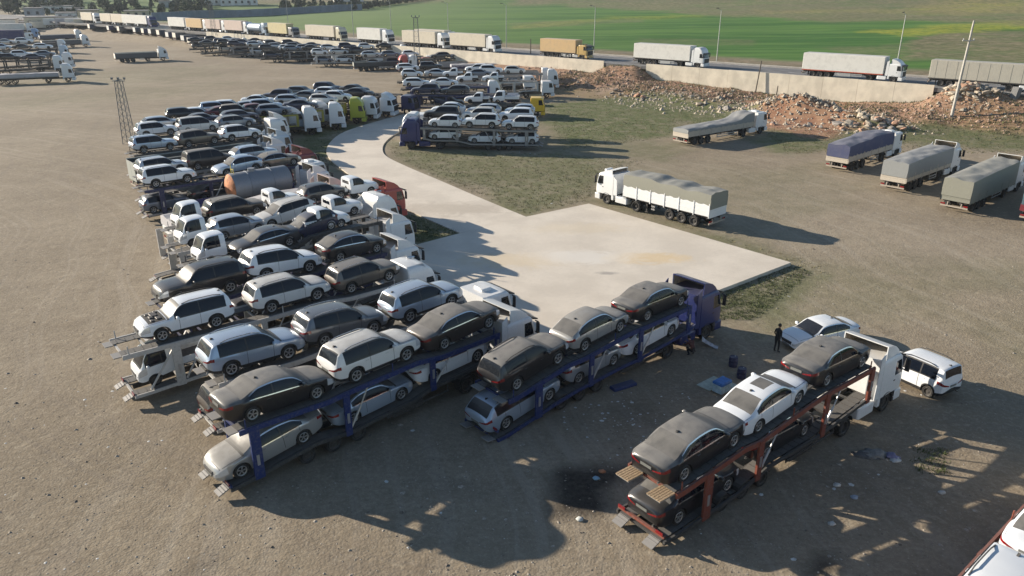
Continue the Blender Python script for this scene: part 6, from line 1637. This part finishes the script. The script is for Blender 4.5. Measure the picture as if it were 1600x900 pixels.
# litter: pale scraps, thick in front of the blue-cab carrier
pp = np.concatenate([ground_pts(170, (880, 600, 1080, 690), 8), ground_pts(60, (1130, 690, 1480, 780), 9), ground_pts(70, (600, 560, 1550, 880), 10), ground_pts(90, (0, 480, 420, 900), 11), ground_pts(60, (640, 225, 900, 330), 12), ground_pts(70, (1130, 430, 1240, 470), 13), ground_pts(40, (940, 640, 1000, 720), 14), ground_pts(60, (780, 235, 900, 245), 15)])
scatter_stuff('paper_litter', pp, rs.gamma(1.6, .028, len(pp))+.022, flat('scrap_white', (.55, .55, .53), .8, 0, 3, .3), .25, 6)
# weeds and thin grass: small blade tufts
def tufts(name, pts, size, mat_, seed):
    rnd = random.Random(seed); V = []; F = []
    for (x, y, z) in pts:
        for b in range(6):
            a = rnd.uniform(0, 6.3); s = size*rnd.uniform(.5, 1.3); k = len(V); w = s*.16; ox, oy = rnd.gauss(0, s*.6), rnd.gauss(0, s*.6)
            dx, dy = math.cos(a), math.sin(a); lx, ly = dx*s*.7, dy*s*.7
            V += [(x+ox-dy*w, y+oy+dx*w, z-.02), (x+ox+dy*w, y+oy-dx*w, z-.02), (x+ox+lx, y+oy+ly, z+s*rnd.uniform(.5, 1.0))]
            F.append((k, k+1, k+2))
    m = bpy.data.meshes.new(name); m.from_pydata(V, [], F); m.materials.append(mat_)
    o = bpy.data.objects.new(name, m); COL.objects.link(o); o['kind'] = 'stuff'; return o
weed = flat('weed_green', (.065, .085, .025), .9, 0, .5, .5); dry = flat('dry_grass', (.22, .19, .09), .9, 0, .5, .4)
def gp(n, poly, seed):
    xs_ = [q[0] for q in poly]; ys_ = [q[1] for q in poly]
    P_ = ground_pts(n*3, (min(xs_), min(ys_), max(xs_), max(ys_)), seed); W = [pix(q) for q in P_]
    ins = inpoly(np.array([w[0] for w in W]), np.array([w[1] for w in W]), poly)
    return P_[ins]
mid = [(606, 218), (660, 236), (860, 240), (1010, 250), (930, 300), (918, 314), (822, 334), (690, 281), (614, 244)]
tufts('weeds', np.concatenate([gp(900, mid, 21), gp(700, [(1120, 462), (1236, 414), (1270, 424), (1180, 500), (1120, 500)], 22), gp(500, [(622, 330), (722, 362), (652, 380)], 23), gp(900, [(850, 165), (1000, 150), (1200, 200), (1050, 215), (880, 235)], 24), gp(700, [(1190, 200), (1600, 190), (1600, 240), (1230, 240)], 25), gp(400, [(470, 200), (545, 196), (508, 242), (526, 262), (480, 250)], 26), gp(40, [(1430, 700), (1480, 700), (1480, 740), (1430, 740)], 27)]), .13, weed, 3)
bk = []
Tq2 = rs.uniform(-30, 70, 2600); Sq2 = np.clip(rs.normal(-7, 4, 2600), -18, -.8)
bx_ = RD0.x+RU.x*Tq2+RM.x*Sq2; by_ = RD0.y+RU.y*Tq2+RM.y*Sq2
tufts('bank_weeds', np.stack([bx_, by_, ground_z(bx_, by_)], -1), .30, weed, 9)
tufts('bank_dry_weeds', np.stack([bx_+1.3, by_-.8, ground_z(bx_+1.3, by_-.8)], -1), .26, dry, 10)
tufts('dry_weeds', np.concatenate([gp(900, mid, 31), gp(1200, [(850, 160), (1000, 145), (1210, 195), (1050, 215), (880, 235)], 32), gp(700, [(1190, 200), (1600, 190), (1600, 240), (1230, 240)], 33), gp(500, [(930, 305), (1110, 362), (1280, 415), (1290, 430), (1100, 366)], 34)]), .13, dry, 4)

# ------------------------------------------------------------------ people and small things near the front carriers
skin = flat('skin', (.32, .19, .13), .6); hairm = flat('dark_hair', (.012, .01, .009), .7)
def skin_mesh(name, nodes, edges, root=0, sub=2):
    m = bpy.data.meshes.new(name); m.from_pydata([n_[0] for n_ in nodes], edges, [])
    o = bpy.data.objects.new(name, m); COL.objects.link(o)
    md = o.modifiers.new('skin', 'SKIN'); md.use_smooth_shade = True
    for i, n_ in enumerate(nodes):
        v = m.skin_vertices[0].data[i]; v.radius = n_[1] if isinstance(n_[1], tuple) else (n_[1], n_[1]); v.use_root = (i == root)
    s = o.modifiers.new('sub', 'SUBSURF'); s.levels = s.render_levels = sub
    dg = bpy.context.evaluated_depsgraph_get(); me2 = bpy.data.meshes.new_from_object(o.evaluated_get(dg)); me2.name = name
    bpy.data.objects.remove(o); me2.shade_smooth(); return me2
def body_mats(me2, zones, default):
    """zones: (test(center), material)"""
    me2.materials.clear(); ms = [default]+[z_[1] for z_ in zones]
    for m in ms: me2.materials.append(m)
    for p in me2.polygons:
        for k, z_ in enumerate(zones):
            if z_[0](p.center): p.material_index = k+1
def hand(nodes, edges, wrist, palm_dir, side, k):
    """palm with four fingers of unequal length and a thumb leaving its side"""
    w = Vector(nodes[wrist][0]); d = Vector(palm_dir).normalized(); s = Vector(side).normalized()
    n0 = len(nodes); nodes.append((tuple(w+d*.055), (.032, .016))); edges.append((wrist, n0))
    n1 = len(nodes); nodes.append((tuple(w+d*.09), (.036, .015))); edges.append((n0, n1))
    for q, ln in ((-.028, .065), (-.010, .075), (.010, .070), (.028, .055)):
        a = len(nodes); nodes.append((tuple(w+d*(.10+ln*.5)+s*q), (.009, .009))); edges.append((n1, a))
        b = len(nodes); up = d.cross(s)*(.02)*k; nodes.append((tuple(w+d*(.10+ln)+s*q*1.1+up), (.0075, .0075))); edges.append((a, b))
    a = len(nodes); nodes.append((tuple(w+d*.07-s*.05*k), (.011, .011))); edges.append((n0, a))
    b = len(nodes); nodes.append((tuple(w+d*.105-s*.06*k), (.009, .009))); edges.append((a, b))
def person(loc, h, label, top, trousers, pose):
    r = empty('person', loc, h); tag(r, label, 'person')
    N = []; E = []
    def add(p_, rad, link=None):
        N.append((p_, rad)); 
        if link is not None: E.append((link, len(N)-1))
        return len(N)-1
    P_ = pose
    pel = add(P_['pelvis'], (.155, .115)); wst = add(P_['waist'], (.145, .10), pel); ch = add(P_['chest'], (.175, .115), wst); nk = add(P_['neck'], (.058, .058), ch); hd_ = add(P_['head0'], (.07, .078), nk); ht = add(P_['head1'], (.075, .09), hd_); tp = add(P_['head2'], (.055, .065), ht)
    hands = []
    for s in ('l', 'r'):
        k = 1 if s == 'l' else -1
        a = add(P_['sh'+s], (.06, .06), ch); b_ = add(P_['el'+s], (.043, .043), a); w = add(P_['wr'+s], (.028, .024), b_); hands.append((w, b_, k))
        hip = add(P_['hip'+s], (.088, .09), pel); kn = add(P_['kn'+s], (.06, .062), hip); an = add(P_['an'+s], (.042, .045), kn); toe = add(P_['toe'+s], (.04, .032), an)
    for w, b_, k in hands:
        dd = Vector(N[w][0])-Vector(N[b_][0]); hand(N, E, w, dd, Vector((1, 0, 0)) if abs(dd.normalized().x) < .8 else Vector((0, 0, 1)), k)
    me2 = skin_mesh('person_body', N, E, 0, 2)
    zp = P_['pelvis']; wr = [Vector(P_['wrl']), Vector(P_['wrr'])]; head = Vector(P_['head1'])
    hz = lambda c: (c-head).length < .165 and c.z > P_['neck'][2]+.02
    isH = lambda c: any((c-w).length < .02 or ((c-w).length < .22 and (c-w).dot(Vector(N[hands[i][0]][0])-Vector(N[hands[i][1]][0])) > 0) for i, w in enumerate(wr))
    legs = [Vector(P_[q+s]) for q in ('hip', 'kn', 'an') for s in 'lr']
    def lower(c):
        for s in 'lr':
            for q0, q1 in (('hip', 'kn'), ('kn', 'an'), ('an', 'toe')):
                a = Vector(P_[q0+s]); b_ = Vector(P_[q1+s]); t_ = max(0, min(1, (c-a).dot(b_-a)/(b_-a).length_squared))
                if (c-a-(b_-a)*t_).length < .13 and (c-a).dot(b_-a) > -.0: return True
        return (c-Vector(zp)).length < .17
    shoe = lambda c: min((c-Vector(P_['toel'])).length, (c-Vector(P_['toer'])).length) < .13
    body_mats(me2, [(hz, skin), (isH, skin), (shoe, PLASTIC), (lower, trousers)], top)
    o = bpy.data.objects.new('body', me2); COL.objects.link(o); o.parent = r
    fw = Vector(P_['face']).normalized(); hp = head
    up = Vector((0, 0, 1)); sd2 = up.cross(fw).normalized()
    hb_ = MB(); hb_.add(*[[tuple(hp+v) for v in vs_] for vs_ in [[]]], []) if False else None
    bm = bmesh.new(); bmesh.ops.create_icosphere(bm, subdivisions=2, radius=.108); mm = bpy.data.meshes.new('hair'); bm.to_mesh(mm); bm.free()
    for v in mm.vertices:
        if v.co.z < -.02: v.co.z = -.02-(.03 if v.co.dot(fw) < -.02 else 0)
        if v.co.dot(fw) > .03 and v.co.z < .05: v.co -= fw*.05
    mm.materials.append(hairm); mm.shade_smooth(); ho = bpy.data.objects.new('hair', mm); COL.objects.link(ho); ho.parent = r; ho.location = hp+Vector((0, 0, .045))-fw*.014
    nose = MB().obox(Matrix.Translation(hp+fw*.098-up*.01) @ fw.to_track_quat('X', 'Z').to_matrix().to_4x4(), .04, .026, .045); nose.build('nose', skin, r)
    for k in (-1, 1):
        MB().obox(Matrix.Translation(hp+fw*.088+sd2*.034*k+up*.022) @ fw.to_track_quat('X', 'Z').to_matrix().to_4x4(), .012, .026, .012).build('eye', hairm, r)
        MB().obox(Matrix.Translation(hp+sd2*.084*k) @ fw.to_track_quat('X', 'Z').to_matrix().to_4x4(), .035, .018, .055).build('ear', skin, r)
    MB().obox(Matrix.Translation(hp+fw*.09-up*.062) @ fw.to_track_quat('X', 'Z').to_matrix().to_4x4(), .012, .045, .010).build('mouth', flat('lips', (.22, .08, .07), .6), r)
    return r
black_c = flat('black_cloth', (.012, .012, .014), .85, 0, 8, .4, .3); grey_c = flat('grey_cloth', (.10, .11, .13), .9, 0, 8, .4, .3); brown_c = flat('brown_cloth', (.09, .035, .03), .9, 0, 8, .4, .3)
STAND = dict(pelvis=(0, 0, .96), waist=(.01, 0, 1.12), chest=(.03, 0, 1.36), neck=(.035, 0, 1.53), head0=(.05, 0, 1.60), head1=(.06, 0, 1.67), head2=(.05, 0, 1.75), face=(1, 0, -.15),
    shl=(.02, .19, 1.44), ell=(-.02, .25, 1.17), wrl=(.12, .22, .96), shr=(.02, -.19, 1.44), elr=(-.03, -.25, 1.17), wrr=(.07, -.25, .93),
    hipl=(0, .10, .88), knl=(.03, .11, .49), anl=(-.02, .12, .09), toel=(.13, .14, .04), hipr=(0, -.10, .88), knr=(.05, -.11, .49), anr=(.03, -.12, .09), toer=(.18, -.14, .04))
CROUCH = dict(pelvis=(-.12, 0, .38), waist=(-.05, 0, .55), chest=(.13, 0, .76), neck=(.24, 0, .88), head0=(.29, 0, .94), head1=(.32, 0, 1.0), head2=(.33, 0, 1.08), face=(1, 0, -.4),
    shl=(.12, .19, .82), ell=(.30, .24, .62), wrl=(.50, .16, .58), shr=(.12, -.19, .82), elr=(.32, -.22, .60), wrr=(.52, -.10, .62),
    hipl=(-.10, .11, .36), knl=(.27, .17, .50), anl=(.02, .15, .10), toel=(.17, .17, .04), hipr=(-.10, -.11, .36), knr=(.27, -.17, .50), anr=(.0, -.15, .10), toer=(.15, -.17, .04))
p = at(1212, 551); person((p.x, p.y, gz(p)), R(30), 'person in black clothes standing at the bonnet of the clean white saloon', black_c, black_c, STAND)
p = at(1080, 556); person((p.x, p.y, gz(p)), R(120), 'person in a dark red-brown top crouching by the blue cab wheels', brown_c, black_c, CROUCH)
p = at(1103, 541)
sh = MB(); n_ = 14
for i in range(n_):
    for j in range(8):
        u, v = i/(n_-1), j/7
        sh.v.append((-.25+u*.95, -.22+v*.42+.1*math.sin(u*4), .03+.55*(1-u)**2.2*(.6+.4*math.sin(v*3.1))+.07*abs(mnoise.noise(Vector((u*4, v*4, 1))))))
for i in range(n_-1):
    for j in range(7): sh.f.append((i*8+j, (i+1)*8+j, (i+1)*8+j+1, i*8+j+1))
o = sh.build('cloth_bundle', flat('pale_cloth', (.36, .37, .40), .9, 0, 5, .3), None, 60); o.location = (p.x, p.y, gz(p)); o.rotation_euler = (0, 0, R(-20)); tag(o, 'crumpled pale cloth on the ground by the blue cab front wheel', 'cloth')
# boards, blue cool box, dark drums
bw = flat('pale_board', (.38, .42, .36), .7, 0, 3, .25)
for k, (px, py, a, lab) in enumerate(((1112, 600, 40, 'pale green-grey board lying flat, left one beside the blue box'), (1130, 606, 36, 'pale green-grey board lying under the blue box'))):
    p = at(px, py); o = MB().box(-.75, .75, -.42, .42, 0, .04).build('board', bw); o.location = (p.x, p.y, gz(p)+.02+.03*k); o.rotation_euler = (0, 0, R(a)); tag(o, lab, 'board', 'boards beside the blue box')
p = at(1127, 612); r = empty('cool_box', (p.x, p.y, gz(p)+.1), R(40)); tag(r, 'blue-lidded pale cool box behind the white saloon', 'cool box')
MB().box(-.42, .42, -.30, .30, 0, .46, .05).build('tub', flat('pale_blue_plastic', (.32, .45, .52), .5), r, 40); MB().box(-.45, .45, -.33, .33, .465, .60, .06).build('lid', flat('blue_plastic', (.02, .13, .40), .45), r, 40)
navy_p = dusted('navy_drum', (.012, .015, .06), .3, .5)
for k, (px, py, lab) in enumerate(((1145, 572, 'dark blue drum standing farther from the cool box'), (1158, 590, 'dark blue drum nearest to the white saloon'))):
    p = at(px, py); r = empty('drum', (p.x, p.y, gz(p))); tag(r, lab, 'drum', 'dark blue drums'); r.scale = (.85, .85, .66)
    b = MB(); pr_ = [(.001, 0), (.28, 0), (.29, .3), (.305, .31), (.29, .33), (.29, .58), (.305, .6), (.29, .62), (.28, .88), (.25, .89), (.25, .86), (.001, .86)]
    n_ = 18; b.v = [(rr_*math.cos(2*math.pi*i/n_), rr_*math.sin(2*math.pi*i/n_), z_) for i in range(n_) for rr_, z_ in pr_]; m_ = len(pr_)
    b.f = [(i*m_+q, i*m_+q+1, ((i+1) % n_)*m_+q+1, ((i+1) % n_)*m_+q) for i in range(n_) for q in range(m_-1)]
    b.build('shell', navy_p, r, 40); MB().tube((.12, .1, .86), (.12, .1, .90), .035).build('bung', LAMP_W, r)
p = at(974, 604); o = MB().box(-.75, .75, -.25, .25, 0, .16, .04).build('trestle_ramp', steel('blue')); o.location = (p.x, p.y, gz(p)); o.rotation_euler = (0, 0, R(30)); tag(o, 'blue steel ramp piece lying beside the blue-cab carrier', 'ramp')
# heap of rags and a flattened sheet on the right
p = at(1366, 709); r = empty('rubbish_heap', (p.x, p.y, gz(p)), R(-10)); tag(r, 'heap of grey sheeting and rags on the shaded ground right of the rust-red carrier', 'rubbish heap')
for k, (x, y, sx, sy, sz, m_) in enumerate(((0, 0, .55, .38, .22, flat('rag_grey', (.22, .22, .21), .9)), (-.35, -.15, .6, .3, .12, flat('rag_dark', (.12, .12, .12), .9)), (.75, -.05, .3, .25, .18, flat('rag_violet', (.2, .19, .3), .9)), (.85, -.3, .25, .2, .08, flat('scrap_white', (.55, .55, .53), .8, 0, 3, .3)))):
    bm = bmesh.new(); bmesh.ops.create_icosphere(bm, subdivisions=3, radius=1)
    for v in bm.verts: v.co *= 1+mnoise.noise(v.co*2+Vector((k*4, 0, 0)))*.5; v.co.x *= sx; v.co.y *= sy; v.co.z = max(-.02, v.co.z*sz)
    mm = bpy.data.meshes.new('rag'); bm.to_mesh(mm); bm.free(); mm.materials.append(m_); mm.shade_smooth()
    o = bpy.data.objects.new('rag', mm); COL.objects.link(o); o.parent = r; o.location = (x, y, 0)
for px, py, c_, lab in ((932, 748, (.25, .42, .55), 'pale blue bottle lying on the burnt patch'), (941, 737, (.45, .2, .1), 'orange tin lying on the burnt patch'), (906, 812, (.5, .52, .5), 'pale cloth scrap below the burnt patch'), (1335, 776, (.3, .36, .45), 'flattened blue-grey bag on the shaded ground'), (1308, 757, (.5, .5, .48), 'white bag nearest the right drive wheel'), (1472, 769, (.5, .5, .48), 'white bag on the shaded ground to the right'), (1300, 818, (.5, .5, .48), 'white bag below the rust-red carrier wheels')):
    p = at(px, py); bm = bmesh.new(); bmesh.ops.create_icosphere(bm, subdivisions=2, radius=1)
    for v in bm.verts: v.co *= 1+mnoise.noise(v.co*2+Vector((px, 0, 0)))*.45; v.co.x *= .16; v.co.y *= .13; v.co.z = max(-.01, v.co.z*.09)
    mm = bpy.data.meshes.new('litter'); bm.to_mesh(mm); bm.free(); mm.materials.append(flat('litter_%d' % px, c_, .7)); mm.shade_smooth()
    o = bpy.data.objects.new('litter', mm); COL.objects.link(o); o.location = (p.x, p.y, gz(p)+.02); tag(o, lab, 'litter')

# ------------------------------------------------------------------ the far town, its wall and trees
random.seed(21)
wallm = {k: flat('render_'+k, c_, .9, 0, .4, .15) for k, c_ in dict(white=(.66, .64, .60), pink=(.50, .32, .28), cream=(.58, .52, .40), grey=(.33, .34, .35), sand=(.5, .42, .3)).items()}
roofm = flat('town_roof', (.30, .28, .27), .9, 0, .3, .2); winm = flat('far_pane', (.03, .035, .04), .3)
def house(px, py, w, dpt, hgt, k, label, rot=18, z=None):
    p = at(px, py, 4.0); p.z = gz(p)-.5
    w, dpt, hgt = w*.62, dpt*.62, max(3.0, hgt*.62)
    r = empty('building', p, R(rot)); tag(r, label, 'building', 'buildings of the far town')
    MB().box(-w/2, w/2, -dpt/2, dpt/2, 0, hgt+.5).build('wall', wallm[k], r)
    MB().box(-w/2-.3, w/2+.3, -dpt/2-.3, dpt/2+.3, hgt+.5, hgt+.85).build('roof', roofm, r)
    nf = max(1, int(hgt//3)); nw = max(2, int(w//3.2))
    wm = MB().box(-.6, .6, -.06, .06, -.7, .7).mesh('window_pane')
    wm.materials.append(winm)
    for f in range(nf):
        for q in range(nw):
            if len(r.children) > 16: break
            o = bpy.data.objects.new('window', wm); COL.objects.link(o); o.parent = r; o.location = (-w/2+(q+.5)*w/nw, -dpt/2-.01, 2.2+f*3.0)
    MB().box(w*.25, w*.25+1.2, -dpt/2-.05, -dpt/2+.05, .5, 2.7).build('door', roofm, r)
for a in ((8, 34, 14, 10, 8, 'white', 'white two-storey house at the far left edge of the town'), (28, 33, 13, 9, 5, 'pink', 'pink house next to the white one in the far town'), (55, 26, 12, 9, 6, 'grey', 'grey house among trees in the far town'), (80, 33, 30, 12, 6, 'cream', 'long cream warehouse in the far town'), (92, 22, 22, 10, 4, 'white', 'low building with a white roof line behind the warehouse'), (118, 24, 12, 9, 5, 'grey', 'grey shed right of the white-roofed building'), (105, 32, 12, 9, 4.5, 'white', 'small white house right of the cream warehouse'), (215, 28, 16, 9, 4.5, 'sand', 'reddish-brown low building left of the blue-grey wall'), (140, 27, 14, 9, 4, 'sand', 'sand house behind the far road lorries'),
          (335, 15, 24, 14, 8, 'white', 'white block behind the blue-grey wall, left one'), (375, 15, 34, 14, 7, 'white', 'wide white block behind the blue-grey wall, right one'), (240, 10, 14, 10, 5, 'white', 'white house up on the slope above the town'), (262, 17, 12, 9, 4, 'grey', 'grey house above the left end of the blue-grey wall'), (470, 9, 26, 10, 4, 'white', 'low pale building by the tree line'), (545, 12, 30, 10, 3.5, 'white', 'long low white shed at the end of the blue-grey wall'), (66, 17, 10, 8, 4, 'white', 'small white house on the slope over the town')): house(*a)
wg = flat('yard_wall', (.16, .20, .25), .9, 0, .2, .2)
A, B_ = at(238, 33, 4.0), at(566, 17.5, 4.0)
r = empty('perimeter_wall', A); tag(r, 'long blue-grey perimeter wall across the far fields', 'wall'); A.z = gz(A); B_.z = gz(B_)
n_ = 30
for i in range(n_):
    a = A.lerp(B_, i/n_); b_ = A.lerp(B_, (i+1)/n_-.0006); za, zb = gz(a), gz(b_)
    o_ = r.location; d = (b_-a).normalized(); nn = Vector((-d.y, d.x, 0))*.25
    vs_ = []
    for p_, z_ in ((a, za), (b_, zb)):
        for q in (-1, 1):
            for e in (-1.0, 3.3): vs_.append(Vector((p_.x, p_.y, z_+e))+nn*q-o_)
    MB().add(vs_, [(0, 1, 3, 2), (4, 6, 7, 5), (0, 4, 5, 1), (2, 3, 7, 6), (1, 5, 7, 3), (0, 2, 6, 4)]).build('wall_panel', wg, r)
leafm = [flat('far_foliage_a', (.035, .055, .028), .9, 0, .6, .45), flat('far_foliage_b', (.055, .08, .035), .9, 0, .6, .45)]
barkm = flat('far_bark', (.08, .06, .045), .9)
def crown_mesh(k, conif):
    rnd = random.Random(k); b = MB()
    for i in range(150):
        u = rnd.random(); z = .2+.8*u
        rad = (.34*(1-u)+.03) if conif else .48*math.sqrt(max(.02, 1-((u-.45)/.6)**2))
        a = rnd.uniform(0, 6.3); rr_ = rad*rnd.uniform(.45, 1.15); c_ = Vector((rr_*math.cos(a), rr_*math.sin(a), z+rnd.gauss(0, .03)))
        s = rnd.uniform(.05, .11); q = [Vector((rnd.gauss(0, s), rnd.gauss(0, s), rnd.gauss(0, s))) for _ in range(4)]
        b.add([c_+v for v in q], [(0, 1, 2), (0, 2, 3), (1, 3, 2)])
    m = b.mesh('crown'); m.materials.append(None); return m
CROWN = [crown_mesh(k, k < 3) for k in range(6)]
trunk = MB().tube((0, 0, -.1), (.01, 0, .55), .05, .02, 6).bar((0, 0, .3), (.12, .05, .5), .02).bar((0, 0, .35), (-.1, -.06, .55), .02).mesh('trunk'); trunk.materials.append(barkm)
def tree(px, py, h, k, label, group, z=4.0):
    p = at(px, py, z); p.z = gz(p)
    r = empty('tree', p, random.uniform(0, 6)); r.scale = (h, h, h); tag(r, label, 'tree', group)
    o = bpy.data.objects.new('crown', CROWN[k]); COL.objects.link(o); o.parent = r
    o.material_slots[0].link = 'OBJECT'; o.material_slots[0].material = random.choice(leafm)
    o = bpy.data.objects.new('trunk', trunk); COL.objects.link(o); o.parent = r
for i in range(62):
    f_ = i/61; tree(566+f_*190+random.uniform(-1, 1), 17.0-f_*12.5+random.uniform(-.4, .4), random.uniform(2.6, 4.0), random.choice((0, 1, 2)), 'small dark conifer in the straight tree row along the far edge of the field', 'tree row along the far edge of the field')
for i in range(56): tree(random.uniform(440, 566), random.uniform(14, 19), random.uniform(3, 4.5), random.choice((0, 1, 2)), 'dark shrub tree behind the blue-grey wall', 'trees behind the blue-grey wall')
for i in range(150):
    x = random.uniform(0, 330); tree(x, random.uniform(11, 27-x*.012), random.uniform(2.6, 5.2), random.choice((3, 4, 5, 1)), 'bushy tree among the houses of the far town', 'trees of the far town')

# ------------------------------------------------------------------ haze: the air between here and the town
hz = MB().box(-1150, 1150, -120, 1500, -4, 92).build('haze', bpy.data.materials.new('haze_air'), None)
hz['kind'] = 'stuff'
hm = hz.data.materials[0]; hm.use_nodes = True; hn = hm.node_tree.nodes; hn.clear()
ho_ = hn.new('ShaderNodeOutputMaterial'); hv = hn.new('ShaderNodeVolumePrincipled')
hv.inputs['Color'].default_value = (.80, .88, 1.0, 1); hv.inputs['Density'].default_value = .00012; hv.inputs['Anisotropy'].default_value = .2
hm.node_tree.links.new(hv.outputs[0], ho_.inputs['Volume'])
